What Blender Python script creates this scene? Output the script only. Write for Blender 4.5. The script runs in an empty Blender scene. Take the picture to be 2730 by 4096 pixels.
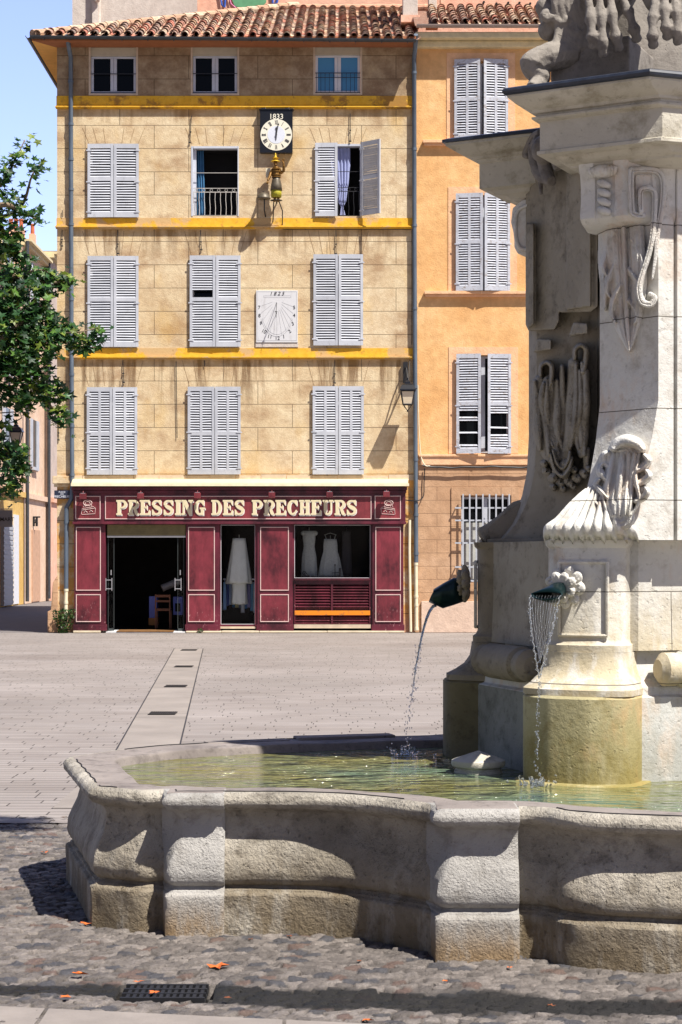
import bpy, bmesh, math, random
import numpy as np
from mathutils import Vector, Matrix
R = math.radians
C = bpy.context.scene.collection
scene = bpy.context.scene
random.seed(7)

# ---------------------------------------------------------------- camera, sky, sun, exposure
EYE = 1.70; FPX = 7000.0; HOR = 2240.0          # focal length and horizon row of the 2730 x 4096 photograph
cam = bpy.data.cameras.new('camera'); cam_o = bpy.data.objects.new('camera', cam); C.objects.link(cam_o)
cam.sensor_fit = 'VERTICAL'; cam.sensor_height = 24.0
cam.lens = 24.0*FPX/4096.0
cam.shift_y = (HOR-2048.0)/4096.0
cam.clip_start = 0.1; cam.clip_end = 3000
cam_o.location = (0, 0, EYE); cam_o.rotation_euler = (R(90), R(0.0), 0)
scene.camera = cam_o
scene.render.resolution_x = 682; scene.render.resolution_y = 1024
SUN = Vector((1.08, -1.0, 2.3)).normalized()
w = bpy.data.worlds.new('World'); scene.world = w; w.use_nodes = True
nt = w.node_tree; bg = nt.nodes['Background']
sky = nt.nodes.new('ShaderNodeTexSky'); sky.sky_type = 'NISHITA'; sky.sun_disc = False
sky.sun_elevation = math.asin(SUN.z); sky.sun_rotation = math.atan2(SUN.x, SUN.y)
sky.air_density = 1.0; sky.dust_density = 0.8; sky.ozone_density = 2.5
# pale summer haze: the sky away from the sun is brighter and whiter low down
tcw = nt.nodes.new('ShaderNodeTexCoord'); spw = nt.nodes.new('ShaderNodeSeparateXYZ'); nt.links.new(tcw.outputs['Generated'], spw.inputs[0])
mrw = nt.nodes.new('ShaderNodeMapRange'); mrw.inputs[1].default_value = 0.0; mrw.inputs[2].default_value = .9; mrw.inputs[3].default_value = 1.0; mrw.inputs[4].default_value = 3.9; nt.links.new(spw.outputs[1], mrw.inputs[0])
vmw = nt.nodes.new('ShaderNodeVectorMath'); vmw.operation = 'SCALE'; nt.links.new(sky.outputs[0], vmw.inputs[0]); nt.links.new(mrw.outputs[0], vmw.inputs['Scale'])
vmt = nt.nodes.new('ShaderNodeVectorMath'); vmt.operation = 'MULTIPLY'; nt.links.new(vmw.outputs[0], vmt.inputs[0]); vmt.inputs[1].default_value = (1.08, .92, 1.05)
nt.links.new(vmt.outputs[0], bg.inputs[0]); bg.inputs[1].default_value = 0.042
sl = bpy.data.lights.new('sun', 'SUN'); sl.energy = 5.0; sl.angle = R(0.53); sl.color = (1.0, 0.95, 0.87)
so = bpy.data.objects.new('sun', sl); C.objects.link(so); so.rotation_euler = (-SUN).to_track_quat('-Z', 'Y').to_euler()
scene.view_settings.view_transform = 'Standard'; scene.view_settings.look = 'None'
scene.view_settings.exposure = 0.76; scene.view_settings.gamma = 1.0

# ---------------------------------------------------------------- helpers
def lin(c):
    return tuple(((v/255)/12.92 if v/255 <= .04045 else ((v/255+.055)/1.055)**2.4) for v in c)
def A(c): return (c[0], c[1], c[2], 1.0)
WL = {}
def wl(o): return WL.get(o.name, Vector((0, 0, 0))) if o else Vector((0, 0, 0))
def tag(o, label=None, cat=None, group=None, kind=None):
    if label: o['label'] = label
    if cat: o['category'] = cat
    if group: o['group'] = group
    if kind: o['kind'] = kind
    return o
def thing(name, label, cat, loc=(0, 0, 0), group=None, kind=None):
    o = bpy.data.objects.new(name, None); C.objects.link(o); o.location = loc; o.empty_display_size = .2
    WL[o.name] = Vector(loc)
    return tag(o, label, cat, group, kind)
class MB:
    def __init__(s): s.v = []; s.f = []; s.c = []; s.m = []
    def add(s, vs, fs, col=None, mi=0):
        b = len(s.v); s.v += [tuple(p) for p in vs]
        for f in fs: s.f.append(tuple(b+i for i in f)); s.c.append(col); s.m.append(mi)
    def quad(s, a, b, c, d, col=None, mi=0): s.add([a, b, c, d], [(0, 1, 2, 3)], col, mi)
    def box(s, x0, x1, y0, y1, z0, z1, col=None, M=None, mi=0):
        vs = [Vector((x, y, z)) for x in (x0, x1) for y in (y0, y1) for z in (z0, z1)]
        if M is not None: vs = [M @ v for v in vs]
        s.add(vs, [(0, 1, 3, 2), (4, 6, 7, 5), (0, 4, 5, 1), (2, 3, 7, 6), (0, 2, 6, 4), (1, 5, 7, 3)], col, mi)
    def tube(s, path, rad, n=8, col=None, cap=True, flat=1.0, mi=0):
        P = [Vector(p) for p in path]; k = len(P)
        if not hasattr(rad, '__len__'): rad = [rad]*k
        rings = []; up = None
        for i, p in enumerate(P):
            d = (P[min(i+1, k-1)]-P[max(i-1, 0)])
            if d.length < 1e-9: d = Vector((0, 0, 1))
            d.normalize()
            if up is None:
                up = Vector((0, 0, 1)) if abs(d.z) < .9 else Vector((1, 0, 0))
            a = d.cross(up)
            if a.length < 1e-6: a = d.cross(Vector((0, 1, 0)))
            a.normalize(); b = a.cross(d).normalized(); up = b
            rings.append([p+(a*math.cos(2*math.pi*j/n)+b*flat*math.sin(2*math.pi*j/n))*rad[i] for j in range(n)])
        vs = [q for r in rings for q in r]; fs = []
        for i in range(k-1):
            for j in range(n):
                fs.append((i*n+j, i*n+(j+1) % n, (i+1)*n+(j+1) % n, (i+1)*n+j))
        if cap: fs.append(tuple(range(n))[::-1]); fs.append(tuple((k-1)*n+j for j in range(n)))
        s.add(vs, fs, col, mi)
    def ell(s, c, r, n=10, m=7, M=None, col=None):
        vs = []; c = Vector(c); r = (r, r, r) if not hasattr(r, '__len__') else r
        for i in range(1, m):
            th = math.pi*i/m
            for j in range(n):
                ph = 2*math.pi*j/n
                vs.append(Vector((r[0]*math.sin(th)*math.cos(ph), r[1]*math.sin(th)*math.sin(ph), r[2]*math.cos(th))))
        vs.append(Vector((0, 0, r[2]))); vs.append(Vector((0, 0, -r[2])))
        if M is not None: vs = [M @ v for v in vs]
        vs = [v+c for v in vs]; fs = []
        for i in range(m-2):
            for j in range(n): fs.append((i*n+j, (i+1)*n+j, (i+1)*n+(j+1) % n, i*n+(j+1) % n))
        t = (m-1)*n
        for j in range(n): fs.append((t, j, (j+1) % n)); fs.append((t+1, (m-2)*n+(j+1) % n, (m-2)*n+j))
        s.add(vs, fs, col)
    def lathe(s, prof, c=(0, 0, 0), n=24, col=None, wav=None, sx=1, sy=1):
        c = Vector(c); vs = []; k = len(prof)
        for (r, z) in prof:
            for j in range(n):
                a = 2*math.pi*j/n; rr = r*(1+(wav(a, z) if wav else 0))
                vs.append(c+Vector((rr*math.cos(a)*sx, rr*math.sin(a)*sy, z)))
        fs = [(i*n+j, i*n+(j+1) % n, (i+1)*n+(j+1) % n, (i+1)*n+j) for i in range(k-1) for j in range(n)]
        fs.append(tuple(range(n))[::-1]); fs.append(tuple((k-1)*n+j for j in range(n)))
        s.add(vs, fs, col)
    def loft(s, rings, closed=True, cap=True, col=None):
        n = len(rings[0]); vs = [p for r in rings for p in r]; fs = []
        for i in range(len(rings)-1):
            for j in range(n if closed else n-1):
                fs.append((i*n+j, i*n+(j+1) % n, (i+1)*n+(j+1) % n, (i+1)*n+j))
        if cap: fs.append(tuple(range(n))[::-1]); fs.append(tuple((len(rings)-1)*n+j for j in range(n)))
        s.add(vs, fs, col)
    def prism(s, poly, y0, y1, col=None):
        """poly of (x,z), extruded along Y from y0 (front) to y1"""
        n = len(poly)
        vs = [(x, y0, z) for x, z in poly]+[(x, y1, z) for x, z in poly]
        fs = [tuple(range(n)), tuple(range(2*n-1, n-1, -1))]+[(i, n+i, n+(i+1) % n, (i+1) % n) for i in range(n)]
        s.add(vs, fs, col)
    def build(s, name, mat, parent=None, smooth=False, bevel=0, fixn=True, auto=None):
        off = wl(parent)
        me = bpy.data.meshes.new(name)
        me.from_pydata([(v[0]-off.x, v[1]-off.y, v[2]-off.z) for v in s.v], [], s.f); me.validate()
        if any(c is not None for c in s.c):
            ca = me.color_attributes.new('Col', 'FLOAT_COLOR', 'CORNER')
            buf = np.ones((len(me.loops), 4), dtype=np.float32)
            for p in me.polygons:
                c = s.c[p.index]
                if c is not None: buf[p.loop_start:p.loop_start+p.loop_total, :3] = c
            ca.data.foreach_set('color', buf.ravel())
        mats = mat if isinstance(mat, (list, tuple)) else [mat]
        for m in mats: me.materials.append(m)
        if len(mats) > 1:
            for p in me.polygons: p.material_index = s.m[p.index] if p.index < len(s.m) else 0
        if fixn:
            b = bmesh.new(); b.from_mesh(me); bmesh.ops.recalc_face_normals(b, faces=b.faces); b.to_mesh(me); b.free()
        if smooth: me.shade_smooth()
        o = bpy.data.objects.new(name, me); C.objects.link(o)
        if parent: o.parent = parent
        WL[o.name] = off
        if bevel:
            md = o.modifiers.new('bevel', 'BEVEL'); md.width = bevel; md.segments = 2; md.limit_method = 'ANGLE'
        if auto:
            try:
                me.shade_smooth(); me.set_sharp_from_angle(angle=R(auto))
            except Exception: pass
        return o
def carve(name, mb, mat, parent=None, voxel=.01, smooth=4, disp=.005, dscale=.03):
    voxel = min(voxel, .0062); smooth = 1 if voxel > .005 else 0
    """melt overlapping shapes into one continuous carved surface"""
    o = mb.build(name, mat, parent, smooth=True)
    r = o.modifiers.new('remesh', 'REMESH'); r.mode = 'VOXEL'; r.voxel_size = voxel; r.use_smooth_shade = True
    if smooth:
        q = o.modifiers.new('smooth', 'SMOOTH'); q.factor = .5; q.iterations = smooth
    if disp:
        tx = bpy.data.textures.new(name, 'CLOUDS'); tx.noise_scale = dscale
        d = o.modifiers.new('displace', 'DISPLACE'); d.texture = tx; d.strength = disp; d.mid_level = .5
    dg = bpy.context.evaluated_depsgraph_get(); dg.update()
    me = bpy.data.meshes.new_from_object(o.evaluated_get(dg)); o.modifiers.clear(); o.data = me
    me.shade_smooth()
    return o
def cr(pts, n=8, closed=False):
    """Catmull-Rom"""
    P = [Vector(p) for p in pts]; out = []; k = len(P)
    for i in range(k if closed else k-1):
        if closed: a, b, c, d = P[i-1], P[i], P[(i+1) % k], P[(i+2) % k]
        else: a, b, c, d = P[max(i-1, 0)], P[i], P[i+1], P[min(i+2, k-1)]
        for j in range(n):
            t = j/n
            out.append(.5*((2*b)+(c-a)*t+(2*a-5*b+4*c-d)*t*t+(3*b-a-3*c+d)*t**3))
    if not closed: out.append(P[-1])
    return out

# ---------------------------------------------------------------- materials
class N:
    def __init__(s, name):
        s.m = bpy.data.materials.new(name); s.m.use_nodes = True; s.t = s.m.node_tree
        s.b = s.t.nodes['Principled BSDF']; s.tc = None
    def n(s, typ, **kw):
        x = s.t.nodes.new(typ)
        for k, v in kw.items(): setattr(x, k, v)
        return x
    def l(s, a, b): s.t.links.new(a, b)
    def co(s, scale=(1, 1, 1), rot=(0, 0, 0)):
        if s.tc is None: s.tc = s.n('ShaderNodeNewGeometry')
        mp = s.n('ShaderNodeMapping'); s.l(s.tc.outputs['Position'], mp.inputs[0])
        mp.inputs['Scale'].default_value = scale; mp.inputs['Rotation'].default_value = rot
        return mp.outputs[0]
    def noise(s, scale, detail=6, rough=.6, stretch=(1, 1, 1), dist=0):
        x = s.n('ShaderNodeTexNoise'); x.inputs['Scale'].default_value = scale
        x.inputs['Detail'].default_value = detail; x.inputs['Roughness'].default_value = rough
        x.inputs['Distortion'].default_value = dist
        s.l(s.co(stretch), x.inputs['Vector']); return x.outputs['Fac']
    def ramp(s, fac, stops, interp='LINEAR'):
        x = s.n('ShaderNodeValToRGB'); x.color_ramp.interpolation = interp; e = x.color_ramp.elements
        while len(e) < len(stops): e.new(.5)
        for i, (p, c) in enumerate(stops):
            e[i].position = p; e[i].color = A(c) if hasattr(c, '__len__') else (c, c, c, 1)
        s.l(fac, x.inputs[0]); return x.outputs[0]
    def mix(s, fac, a, b, mode='MIX'):
        x = s.n('ShaderNodeMix', data_type='RGBA', blend_type=mode)
        for sock, v in ((x.inputs[0], fac), (x.inputs[6], a), (x.inputs[7], b)):
            if isinstance(v, (int, float)): sock.default_value = v
            elif isinstance(v, tuple): sock.default_value = A(v)
            else: s.l(v, sock)
        return x.outputs[2]
    def math(s, op, a, b=None, clamp=False):
        x = s.n('ShaderNodeMath', operation=op, use_clamp=clamp)
        for i, v in enumerate((a, b)):
            if v is None: continue
            if isinstance(v, (int, float)): x.inputs[i].default_value = v
            else: s.l(v, x.inputs[i])
        return x.outputs[0]
    def z(s):
        if s.tc is None: s.tc = s.n('ShaderNodeNewGeometry')
        x = s.n('ShaderNodeSeparateXYZ'); s.l(s.tc.outputs['Position'], x.inputs[0]); return x.outputs
    def mr(s, v, a, b, c=0, d=1, smooth=True):
        x = s.n('ShaderNodeMapRange'); x.interpolation_type = 'SMOOTHSTEP' if smooth else 'LINEAR'
        s.l(v, x.inputs[0])
        for i, q in enumerate((a, b, c, d)): x.inputs[i+1].default_value = q
        return x.outputs[0]
    def col(s, c):
        if isinstance(c, tuple): s.b.inputs['Base Color'].default_value = A(c)
        else: s.l(c, s.b.inputs['Base Color'])
    def rough(s, v):
        if isinstance(v, (int, float)): s.b.inputs['Roughness'].default_value = v
        else: s.l(v, s.b.inputs['Roughness'])
    def bump(s, h, strength=.5, dist=.01):
        x = s.n('ShaderNodeBump'); x.inputs['Strength'].default_value = strength; x.inputs['Distance'].default_value = dist
        s.l(h, x.inputs['Height']); s.l(x.outputs[0], s.b.inputs['Normal']); return x
    def attr(s):
        x = s.n('ShaderNodeAttribute'); x.attribute_name = 'Col'; return x.outputs['Color']
def simple(name, c, rough=.6, var=.15, scale=6, bump=0, bs=60, metal=0, spec=.5, stretch=(1, 1, 1), attr=False, bd=.01):
    m = N(name)
    a = tuple(v*(1-var) for v in c); b = tuple(min(1, v*(1+var)) for v in c)
    col = m.ramp(m.noise(scale, stretch=stretch), [(.3, a), (.7, b)])
    if attr: col = m.mix(1.0, col, m.attr(), 'MULTIPLY')
    m.col(col); m.rough(rough); m.b.inputs['Metallic'].default_value = metal
    m.b.inputs['Specular IOR Level'].default_value = spec
    if bump: m.bump(m.noise(bs, 4), bump, bd)
    return m.m

# pixel of the photograph -> metres on the facade plane
F = EYE*FPX/(2530-HOR); S = FPX/F
def fx(x): return (x-1365)/S
def fz(y): return EYE+(HOR-y)/S
L1, L2, L3 = fz(437), fz(918), fz(1438)

def facade_mat():
    m = N('old_limewashed_ashlar'); P = m.z()
    n1 = m.noise(.55, 5); n2 = m.noise(3.2, 8, .7); n3 = m.noise(14, 5, .7)
    c = m.ramp(n1, [(.3, lin((212, 190, 152))), (.5, lin((222, 203, 167))), (.7, lin((230, 214, 182)))])
    c = m.mix(m.ramp(n2, [(.38, .6), (.62, 0.)]), c, lin((196, 168, 130)))
    c = m.mix(m.ramp(n3, [(.35, .28), (.6, 0.)]), c, lin((160, 132, 98)))
    # brown damp patches between the windows, low on each storey
    dm = m.ramp(m.noise(.9, 7, .65, (1, 1, 1.6)), [(.50, 0.), (.66, 1.)])
    c = m.mix(m.math('MULTIPLY', dm, .72), c, lin((158, 124, 90)))
    c = m.mix(m.math('MULTIPLY', m.ramp(m.noise(1.1, 4, .5, (1, 1, .6)), [(.55, 0.), (.7, 1.)]), .35), c, lin((214, 172, 88)))
    # run-off streaks below each string course
    st = m.ramp(m.noise(4.5, 4, .6, (1, 1, .10)), [(.47, 0.), (.62, 1.)])
    for zl, dep, am in ((L1, .5, .6), (L2, .9, .8), (L3, 1.7, .95)):
        k = m.math('MULTIPLY', m.mr(P[2], zl-dep, zl), m.math('LESS_THAN', P[2], zl))
        c = m.mix(m.math('MULTIPLY', m.math('MULTIPLY', k, st), am), c, lin((120, 92, 62)))
        k2 = m.math('MULTIPLY', m.mr(P[2], zl-.28, zl), m.math('LESS_THAN', P[2], zl))
        c = m.mix(m.math('MULTIPLY', k2, .35), c, lin((196, 150, 64)))
    # mossy, grimy top storey
    top = m.math('GREATER_THAN', P[2], fz(384))
    c = m.mix(m.math('MULTIPLY', top, m.ramp(n2, [(.35, .9), (.7, .45)])), c, lin((122, 98, 74)))
    # splash zone and quoins at the foot
    c = m.mix(m.math('MULTIPLY', m.mr(P[2], 3.9, 3.5), m.ramp(m.noise(2.6, 5), [(.42, 0.), (.52, .9)])), c, lin((204, 150, 76)))
    c = m.mix(m.mr(P[2], .6, .1), c, lin((196, 150, 120)))
    # ashlar joints
    cb = m.n('ShaderNodeCombineXYZ'); m.l(m.math('ADD', P[0], 30.3), cb.inputs[0]); m.l(m.math('ADD', P[2], .10), cb.inputs[1])
    br = m.n('ShaderNodeTexBrick'); m.l(cb.outputs[0], br.inputs['Vector'])
    br.inputs['Scale'].default_value = 1; br.inputs['Brick Width'].default_value = 1.62; br.inputs['Row Height'].default_value = .545
    br.inputs['Mortar Size'].default_value = .008; br.inputs['Mortar Smooth'].default_value = .2
    br.inputs['Color1'].default_value = (1, 1, 1, 1); br.inputs['Color2'].default_value = (.97, .967, .96, 1)
    c = m.mix(.7, c, br.outputs['Color'], 'MULTIPLY')
    c = m.mix(m.math('MULTIPLY', br.outputs['Fac'], .30), c, lin((128, 104, 74)))
    m.col(c); m.rough(.92)
    h = m.math('SUBTRACT', m.math('ADD', m.math('MULTIPLY', n3, .6), m.noise(38, 3)), br.outputs['Fac'])
    m.bump(h, .42, .018)
    return m.m
M = {}
M['facade'] = facade_mat()
def plaster(name, c1, c2, c3, joints=False):
    m = N(name); P = m.z()
    n1 = m.noise(.8, 6, .6); n2 = m.noise(5, 8, .7)
    c = m.ramp(n1, [(.32, c1), (.52, c2), (.72, c3)])
    c = m.mix(m.ramp(n2, [(.36, .5), (.6, 0.)]), c, tuple(v*.72 for v in c1))
    c = m.mix(m.ramp(m.noise(3, 4, .6, (1, 1, .12)), [(.55, 0.), (.75, .4)]), c, tuple(v*.75 for v in c1))
    h = m.math('ADD', m.noise(30, 4), m.noise(8, 4))
    if joints:
        cb = m.n('ShaderNodeCombineXYZ'); m.l(P[0], cb.inputs[0]); m.l(P[2], cb.inputs[1])
        br = m.n('ShaderNodeTexBrick'); m.l(cb.outputs[0], br.inputs['Vector'])
        br.inputs['Scale'].default_value = 1; br.inputs['Brick Width'].default_value = 1.5; br.inputs['Row Height'].default_value = .31
        br.inputs['Mortar Size'].default_value = .008; br.inputs['Mortar Smooth'].default_value = .2
        c = m.mix(m.math('MULTIPLY', br.outputs['Fac'], .6), c, tuple(v*.45 for v in c1))
        h = m.math('SUBTRACT', h, br.outputs['Fac'])
    m.col(c); m.rough(.92); m.bump(h, .5, .015)
    return m.m
M['orange'] = plaster('orange_plaster', lin((220, 166, 106)), lin((232, 184, 126)), lin((236, 196, 144)))
M['peach'] = plaster('peach_surround', lin((232, 180, 136)), lin((236, 190, 148)), lin((240, 198, 160)))
M['pinkstone'] = plaster('pink_ashlar', lin((178, 138, 104)), lin((196, 158, 124)), lin((206, 172, 142)), True)
M['palestone'] = plaster('pale_dado', lin((206, 178, 158)), lin((216, 190, 170)), lin((222, 200, 184)))
M['pinkwall'] = plaster('salmon_plaster', lin((226, 172, 146)), lin((234, 186, 160)), lin((238, 196, 172)))
M['greywall'] = plaster('grey_beige_render', lin((196, 184, 174)), lin((206, 196, 186)), lin((214, 204, 194)))
M['lilac'] = plaster('faded_render', lin((184, 168, 158)), lin((198, 180, 168)), lin((210, 190, 176)))
M['creamwall'] = plaster('cream_render', lin((214, 180, 150)), lin((224, 194, 168)), lin((232, 206, 182)))
M['ochre'] = plaster('ochre_shop_wall', lin((206, 164, 84)), lin((216, 178, 104)), lin((224, 190, 120)))
def yellow_mat(name, patch, amt):
    m = N(name)
    n = m.noise(1.3, 7, .65)
    c = m.ramp(m.noise(5, 6, .7), [(.3, lin((214, 162, 34))), (.7, lin((230, 184, 62)))])
    c = m.mix(m.ramp(n, [(amt, 1.), (amt+.06, 0.)]), c, patch)
    c = m.mix(m.ramp(m.noise(7, 6, .75), [(.56, 0.), (.68, .7)]), c, lin((150, 108, 60)))
    m.col(c); m.rough(.9); m.bump(m.noise(25, 4), .4, .01); return m.m
M['yellow'] = yellow_mat('yellow_washed_band', lin((200, 166, 116)), .43)
M['yellow_top'] = yellow_mat('mossy_yellow_band', lin((158, 118, 52)), .43)
M['shutter'] = (lambda m: (m.col(m.mix(1.0, m.ramp(m.n('ShaderNodeObjectInfo').outputs['Random'], [(0., (.80, .80, .81)), (1., (1., 1., 1.))]), m.mix(m.ramp(m.noise(9, 7, .75, (1, 1, .35)), [(.60, 0.), (.70, .55)]), m.ramp(m.noise(3, 4), [(.3, lin((182, 186, 194))), (.7, lin((202, 205, 212)))]), lin((128, 120, 116))), 'MULTIPLY')), m.rough(.6), m.bump(m.noise(30, 4, .6, (4, 4, .6)), .3, .004), m.m)[-1])(N('blue_white_shutter_paint'))
M['shutter_old'] = (lambda m: (m.col(m.mix(m.ramp(m.noise(12, 7, .8, (1, 1, 1.6)), [(.53, 0.), (.63, .9)]), m.ramp(m.noise(3, 4), [(.3, lin((176, 180, 190))), (.7, lin((196, 199, 208)))]), lin((136, 122, 108)))), m.rough(.7), m.bump(m.noise(30, 4, .6, (4, 4, .6)), .3, .004), m.m)[-1])(N('peeling_white_shutter_paint'))
M['frame'] = simple('painted_window_frame', lin((190, 194, 204)), .5, .08)
M['frame_white'] = simple('white_frame', lin((214, 214, 218)), .5, .06)
M['rollerbox'] = simple('roller_box', lin((186, 178, 158)), .6, .08)
M['stonesurr'] = simple('stone_surround', lin((196, 178, 156)), .9, .15, bump=.3)
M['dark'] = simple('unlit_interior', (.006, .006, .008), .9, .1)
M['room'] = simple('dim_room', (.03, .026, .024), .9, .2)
def glass(name, c, rough=.03, spec=.5, metal=0):
    m = N(name); m.col(c); m.rough(rough); m.b.inputs['Specular IOR Level'].default_value = spec; m.b.inputs['Metallic'].default_value = metal
    m.bump(m.noise(3, 2), .05, .01); return m.m
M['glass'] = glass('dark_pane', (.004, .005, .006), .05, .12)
M['glass_blue'] = glass('painted_sky_pane', (.07, .25, .46), .10, .5)  # blue base colour painted in place of the sky's reflection
def clear_glass():
    m = N('shop_glass'); g = m.n('ShaderNodeBsdfGlossy'); g.inputs['Roughness'].default_value = .01
    t = m.n('ShaderNodeBsdfTransparent'); f = m.n('ShaderNodeFresnel'); f.inputs[0].default_value = 1.16
    x = m.n('ShaderNodeMixShader'); m.l(f.outputs[0], x.inputs[0]); m.l(t.outputs[0], x.inputs[1]); m.l(g.outputs[0], x.inputs[2])
    m.l(x.outputs[0], m.t.nodes['Material Output'].inputs[0]); return m.m
M['clear'] = clear_glass()
M['iron'] = simple('black_iron', (.012, .012, .014), .5, .3, spec=.5)
M['steel'] = simple('brushed_steel', (.6, .6, .62), .3, .05, metal=.8)
M['zinc'] = simple('weathered_zinc', lin((92, 104, 118)), .5, .25, scale=3, stretch=(3, 3, .6), metal=.2)
M['zinc_dark'] = simple('dark_gutter', lin((60, 64, 70)), .5, .25, metal=.2)
M['gutter_brown'] = simple('brown_gutter', lin((150, 134, 126)), .5, .1)
M['pvc'] = simple('cream_pipe', lin((216, 206, 178)), .6, .08)
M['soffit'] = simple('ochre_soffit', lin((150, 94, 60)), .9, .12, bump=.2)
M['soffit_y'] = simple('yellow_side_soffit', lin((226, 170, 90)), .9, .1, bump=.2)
M['cornice'] = simple('cream_cornice', lin((212, 196, 156)), .9, .15, bump=.3)
def tile_mat():
    m = N('canal_tiles'); c = m.attr()
    c = m.mix(m.ramp(m.noise(9, 6, .7), [(.42, .6), (.62, 0.)]), c, lin((134, 112, 98)))
    c = m.mix(m.ramp(m.noise(22, 4, .7), [(.58, 0.), (.7, .7)]), c, lin((196, 178, 150)))
    m.col(c); m.rough(.9); m.bump(m.noise(40, 4), .5, .01); return m.m
M['tile'] = tile_mat()
def wood_red(name, base, light):
    m = N(name)
    c = m.ramp(m.noise(2.0, 6, .65, (1, 1, .6)), [(.36, tuple(v*.7 for v in base)), (.5, light), (.66, tuple(min(1, v*1.5) for v in light))])
    c = m.mix(m.ramp(m.noise(7, 6, .7, (1, 1, .25)), [(.5, 0.), (.68, .45)]), c, tuple(v*.6 for v in base))
    c = m.mix(m.ramp(m.noise(18, 4, .6, (1, 1, .15)), [(.58, 0.), (.75, .25)]), c, tuple(v*1.9 for v in light))
    P = m.z()
    sc = m.math('MULTIPLY', m.mr(P[2], 1.0, .2), m.ramp(m.noise(30, 3, .7, (1, 1, .3)), [(.63, 0.), (.68, .8)]))
    c = m.mix(sc, c, lin((196, 150, 150)))
    m.col(c); m.rough(.45); m.bump(m.noise(30, 3, .6, (1, 1, .2)), .15, .004); return m.m
M['red'] = wood_red('burgundy_paint', lin((76, 22, 34)), lin((108, 38, 48)))
M['redframe'] = wood_red('dark_burgundy_frame', lin((62, 15, 28)), lin((88, 27, 42)))
M['redsign'] = wood_red('sign_red', lin((98, 34, 42)), lin((118, 46, 52)))
M['trim'] = simple('cream_moulding', lin((214, 186, 180)), .5, .1)
M['letter'] = simple('cream_lettering', lin((218, 206, 170)), .5, .04)
M['letter_hi'] = simple('white_letter_edge', lin((226, 220, 214)), .5, .04)
M['orange_tape'] = (lambda m: (m.col(m.mix(m.ramp(m.noise(5, 6, .7), [(.52, 0.), (.6, .8)]), lin((232, 132, 16)), lin((150, 104, 50)))), m.rough(.6), m.m)[-1])(N('orange_paint_strip'))
M['awning'] = simple('cream_awning_box', lin((226, 206, 158)), .6, .07, scale=3)
M['sill'] = simple('pale_threshold', lin((204, 190, 164)), .8, .18, scale=5, bump=.3)
M['brownmat'] = simple('brown_doormat', lin((120, 84, 44)), .95, .3, bump=.4)
M['marble'] = (lambda m: (m.col(m.mix(m.ramp(m.noise(4, 6, .7, (2, 1, .5)), [(.55, 0.), (.7, .4)]), lin((206, 206, 208)), lin((160, 156, 156)))), m.rough(.6), m.bump(m.noise(30, 3), .1, .003), m.m)[-1])(N('white_marble'))
M['ink'] = simple('black_ink', (.02, .02, .025), .7, .1)
M['inkgrey'] = simple('grey_engraved_line', (.22, .22, .24), .8, .1)
M['enamel_black'] = simple('black_enamel', (.008, .009, .012), .3, .1)
M['enamel_white'] = simple('cream_enamel', lin((228, 224, 206)), .4, .03)
M['enamel_in'] = simple('white_enamel', lin((214, 218, 228)), .4, .03)
M['enamel_blue'] = simple('navy_enamel', lin((40, 46, 66)), .4, .15)
M['bronze'] = simple('aged_bronze', lin((120, 86, 34)), .45, .4, scale=20, metal=.5)
M['gold'] = simple('yellow_gilt_paint', lin((206, 170, 40)), .5, .3, scale=20, metal=.2)
M['tin'] = simple('grey_tin', lin((92, 84, 70)), .5, .4, scale=14, metal=.3)
M['greencloth'] = simple('yellow_green_paint', lin((168, 160, 40)), .6, .3, scale=20)
M['lampglass'] = simple('frosted_lamp_glass', lin((220, 204, 176)), .3, .05)
M['satin'] = simple('white_satin', lin((208, 214, 208)), .6, .06)
M['lace'] = simple('grey_white_lace', lin((150, 156, 152)), .8, .2, scale=30)
M['voile'] = simple('pale_blue_voile', lin((150, 158, 200)), .8, .1)
M['bluecurt'] = simple('teal_curtain', lin((50, 100, 140)), .8, .2)
M['garment'] = simple('garment', (1, 1, 1), .8, .1, attr=True)
M['cardboard'] = simple('cardboard', lin((150, 104, 56)), .8, .1)
M['bluebox'] = simple('blue_box_print', lin((96, 110, 190)), .6, .1)
M['wood'] = simple('chair_wood', lin((110, 62, 30)), .5, .2)
M['foil'] = simple('grey_roll', lin((130, 128, 130)), .4, .1)
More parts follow.
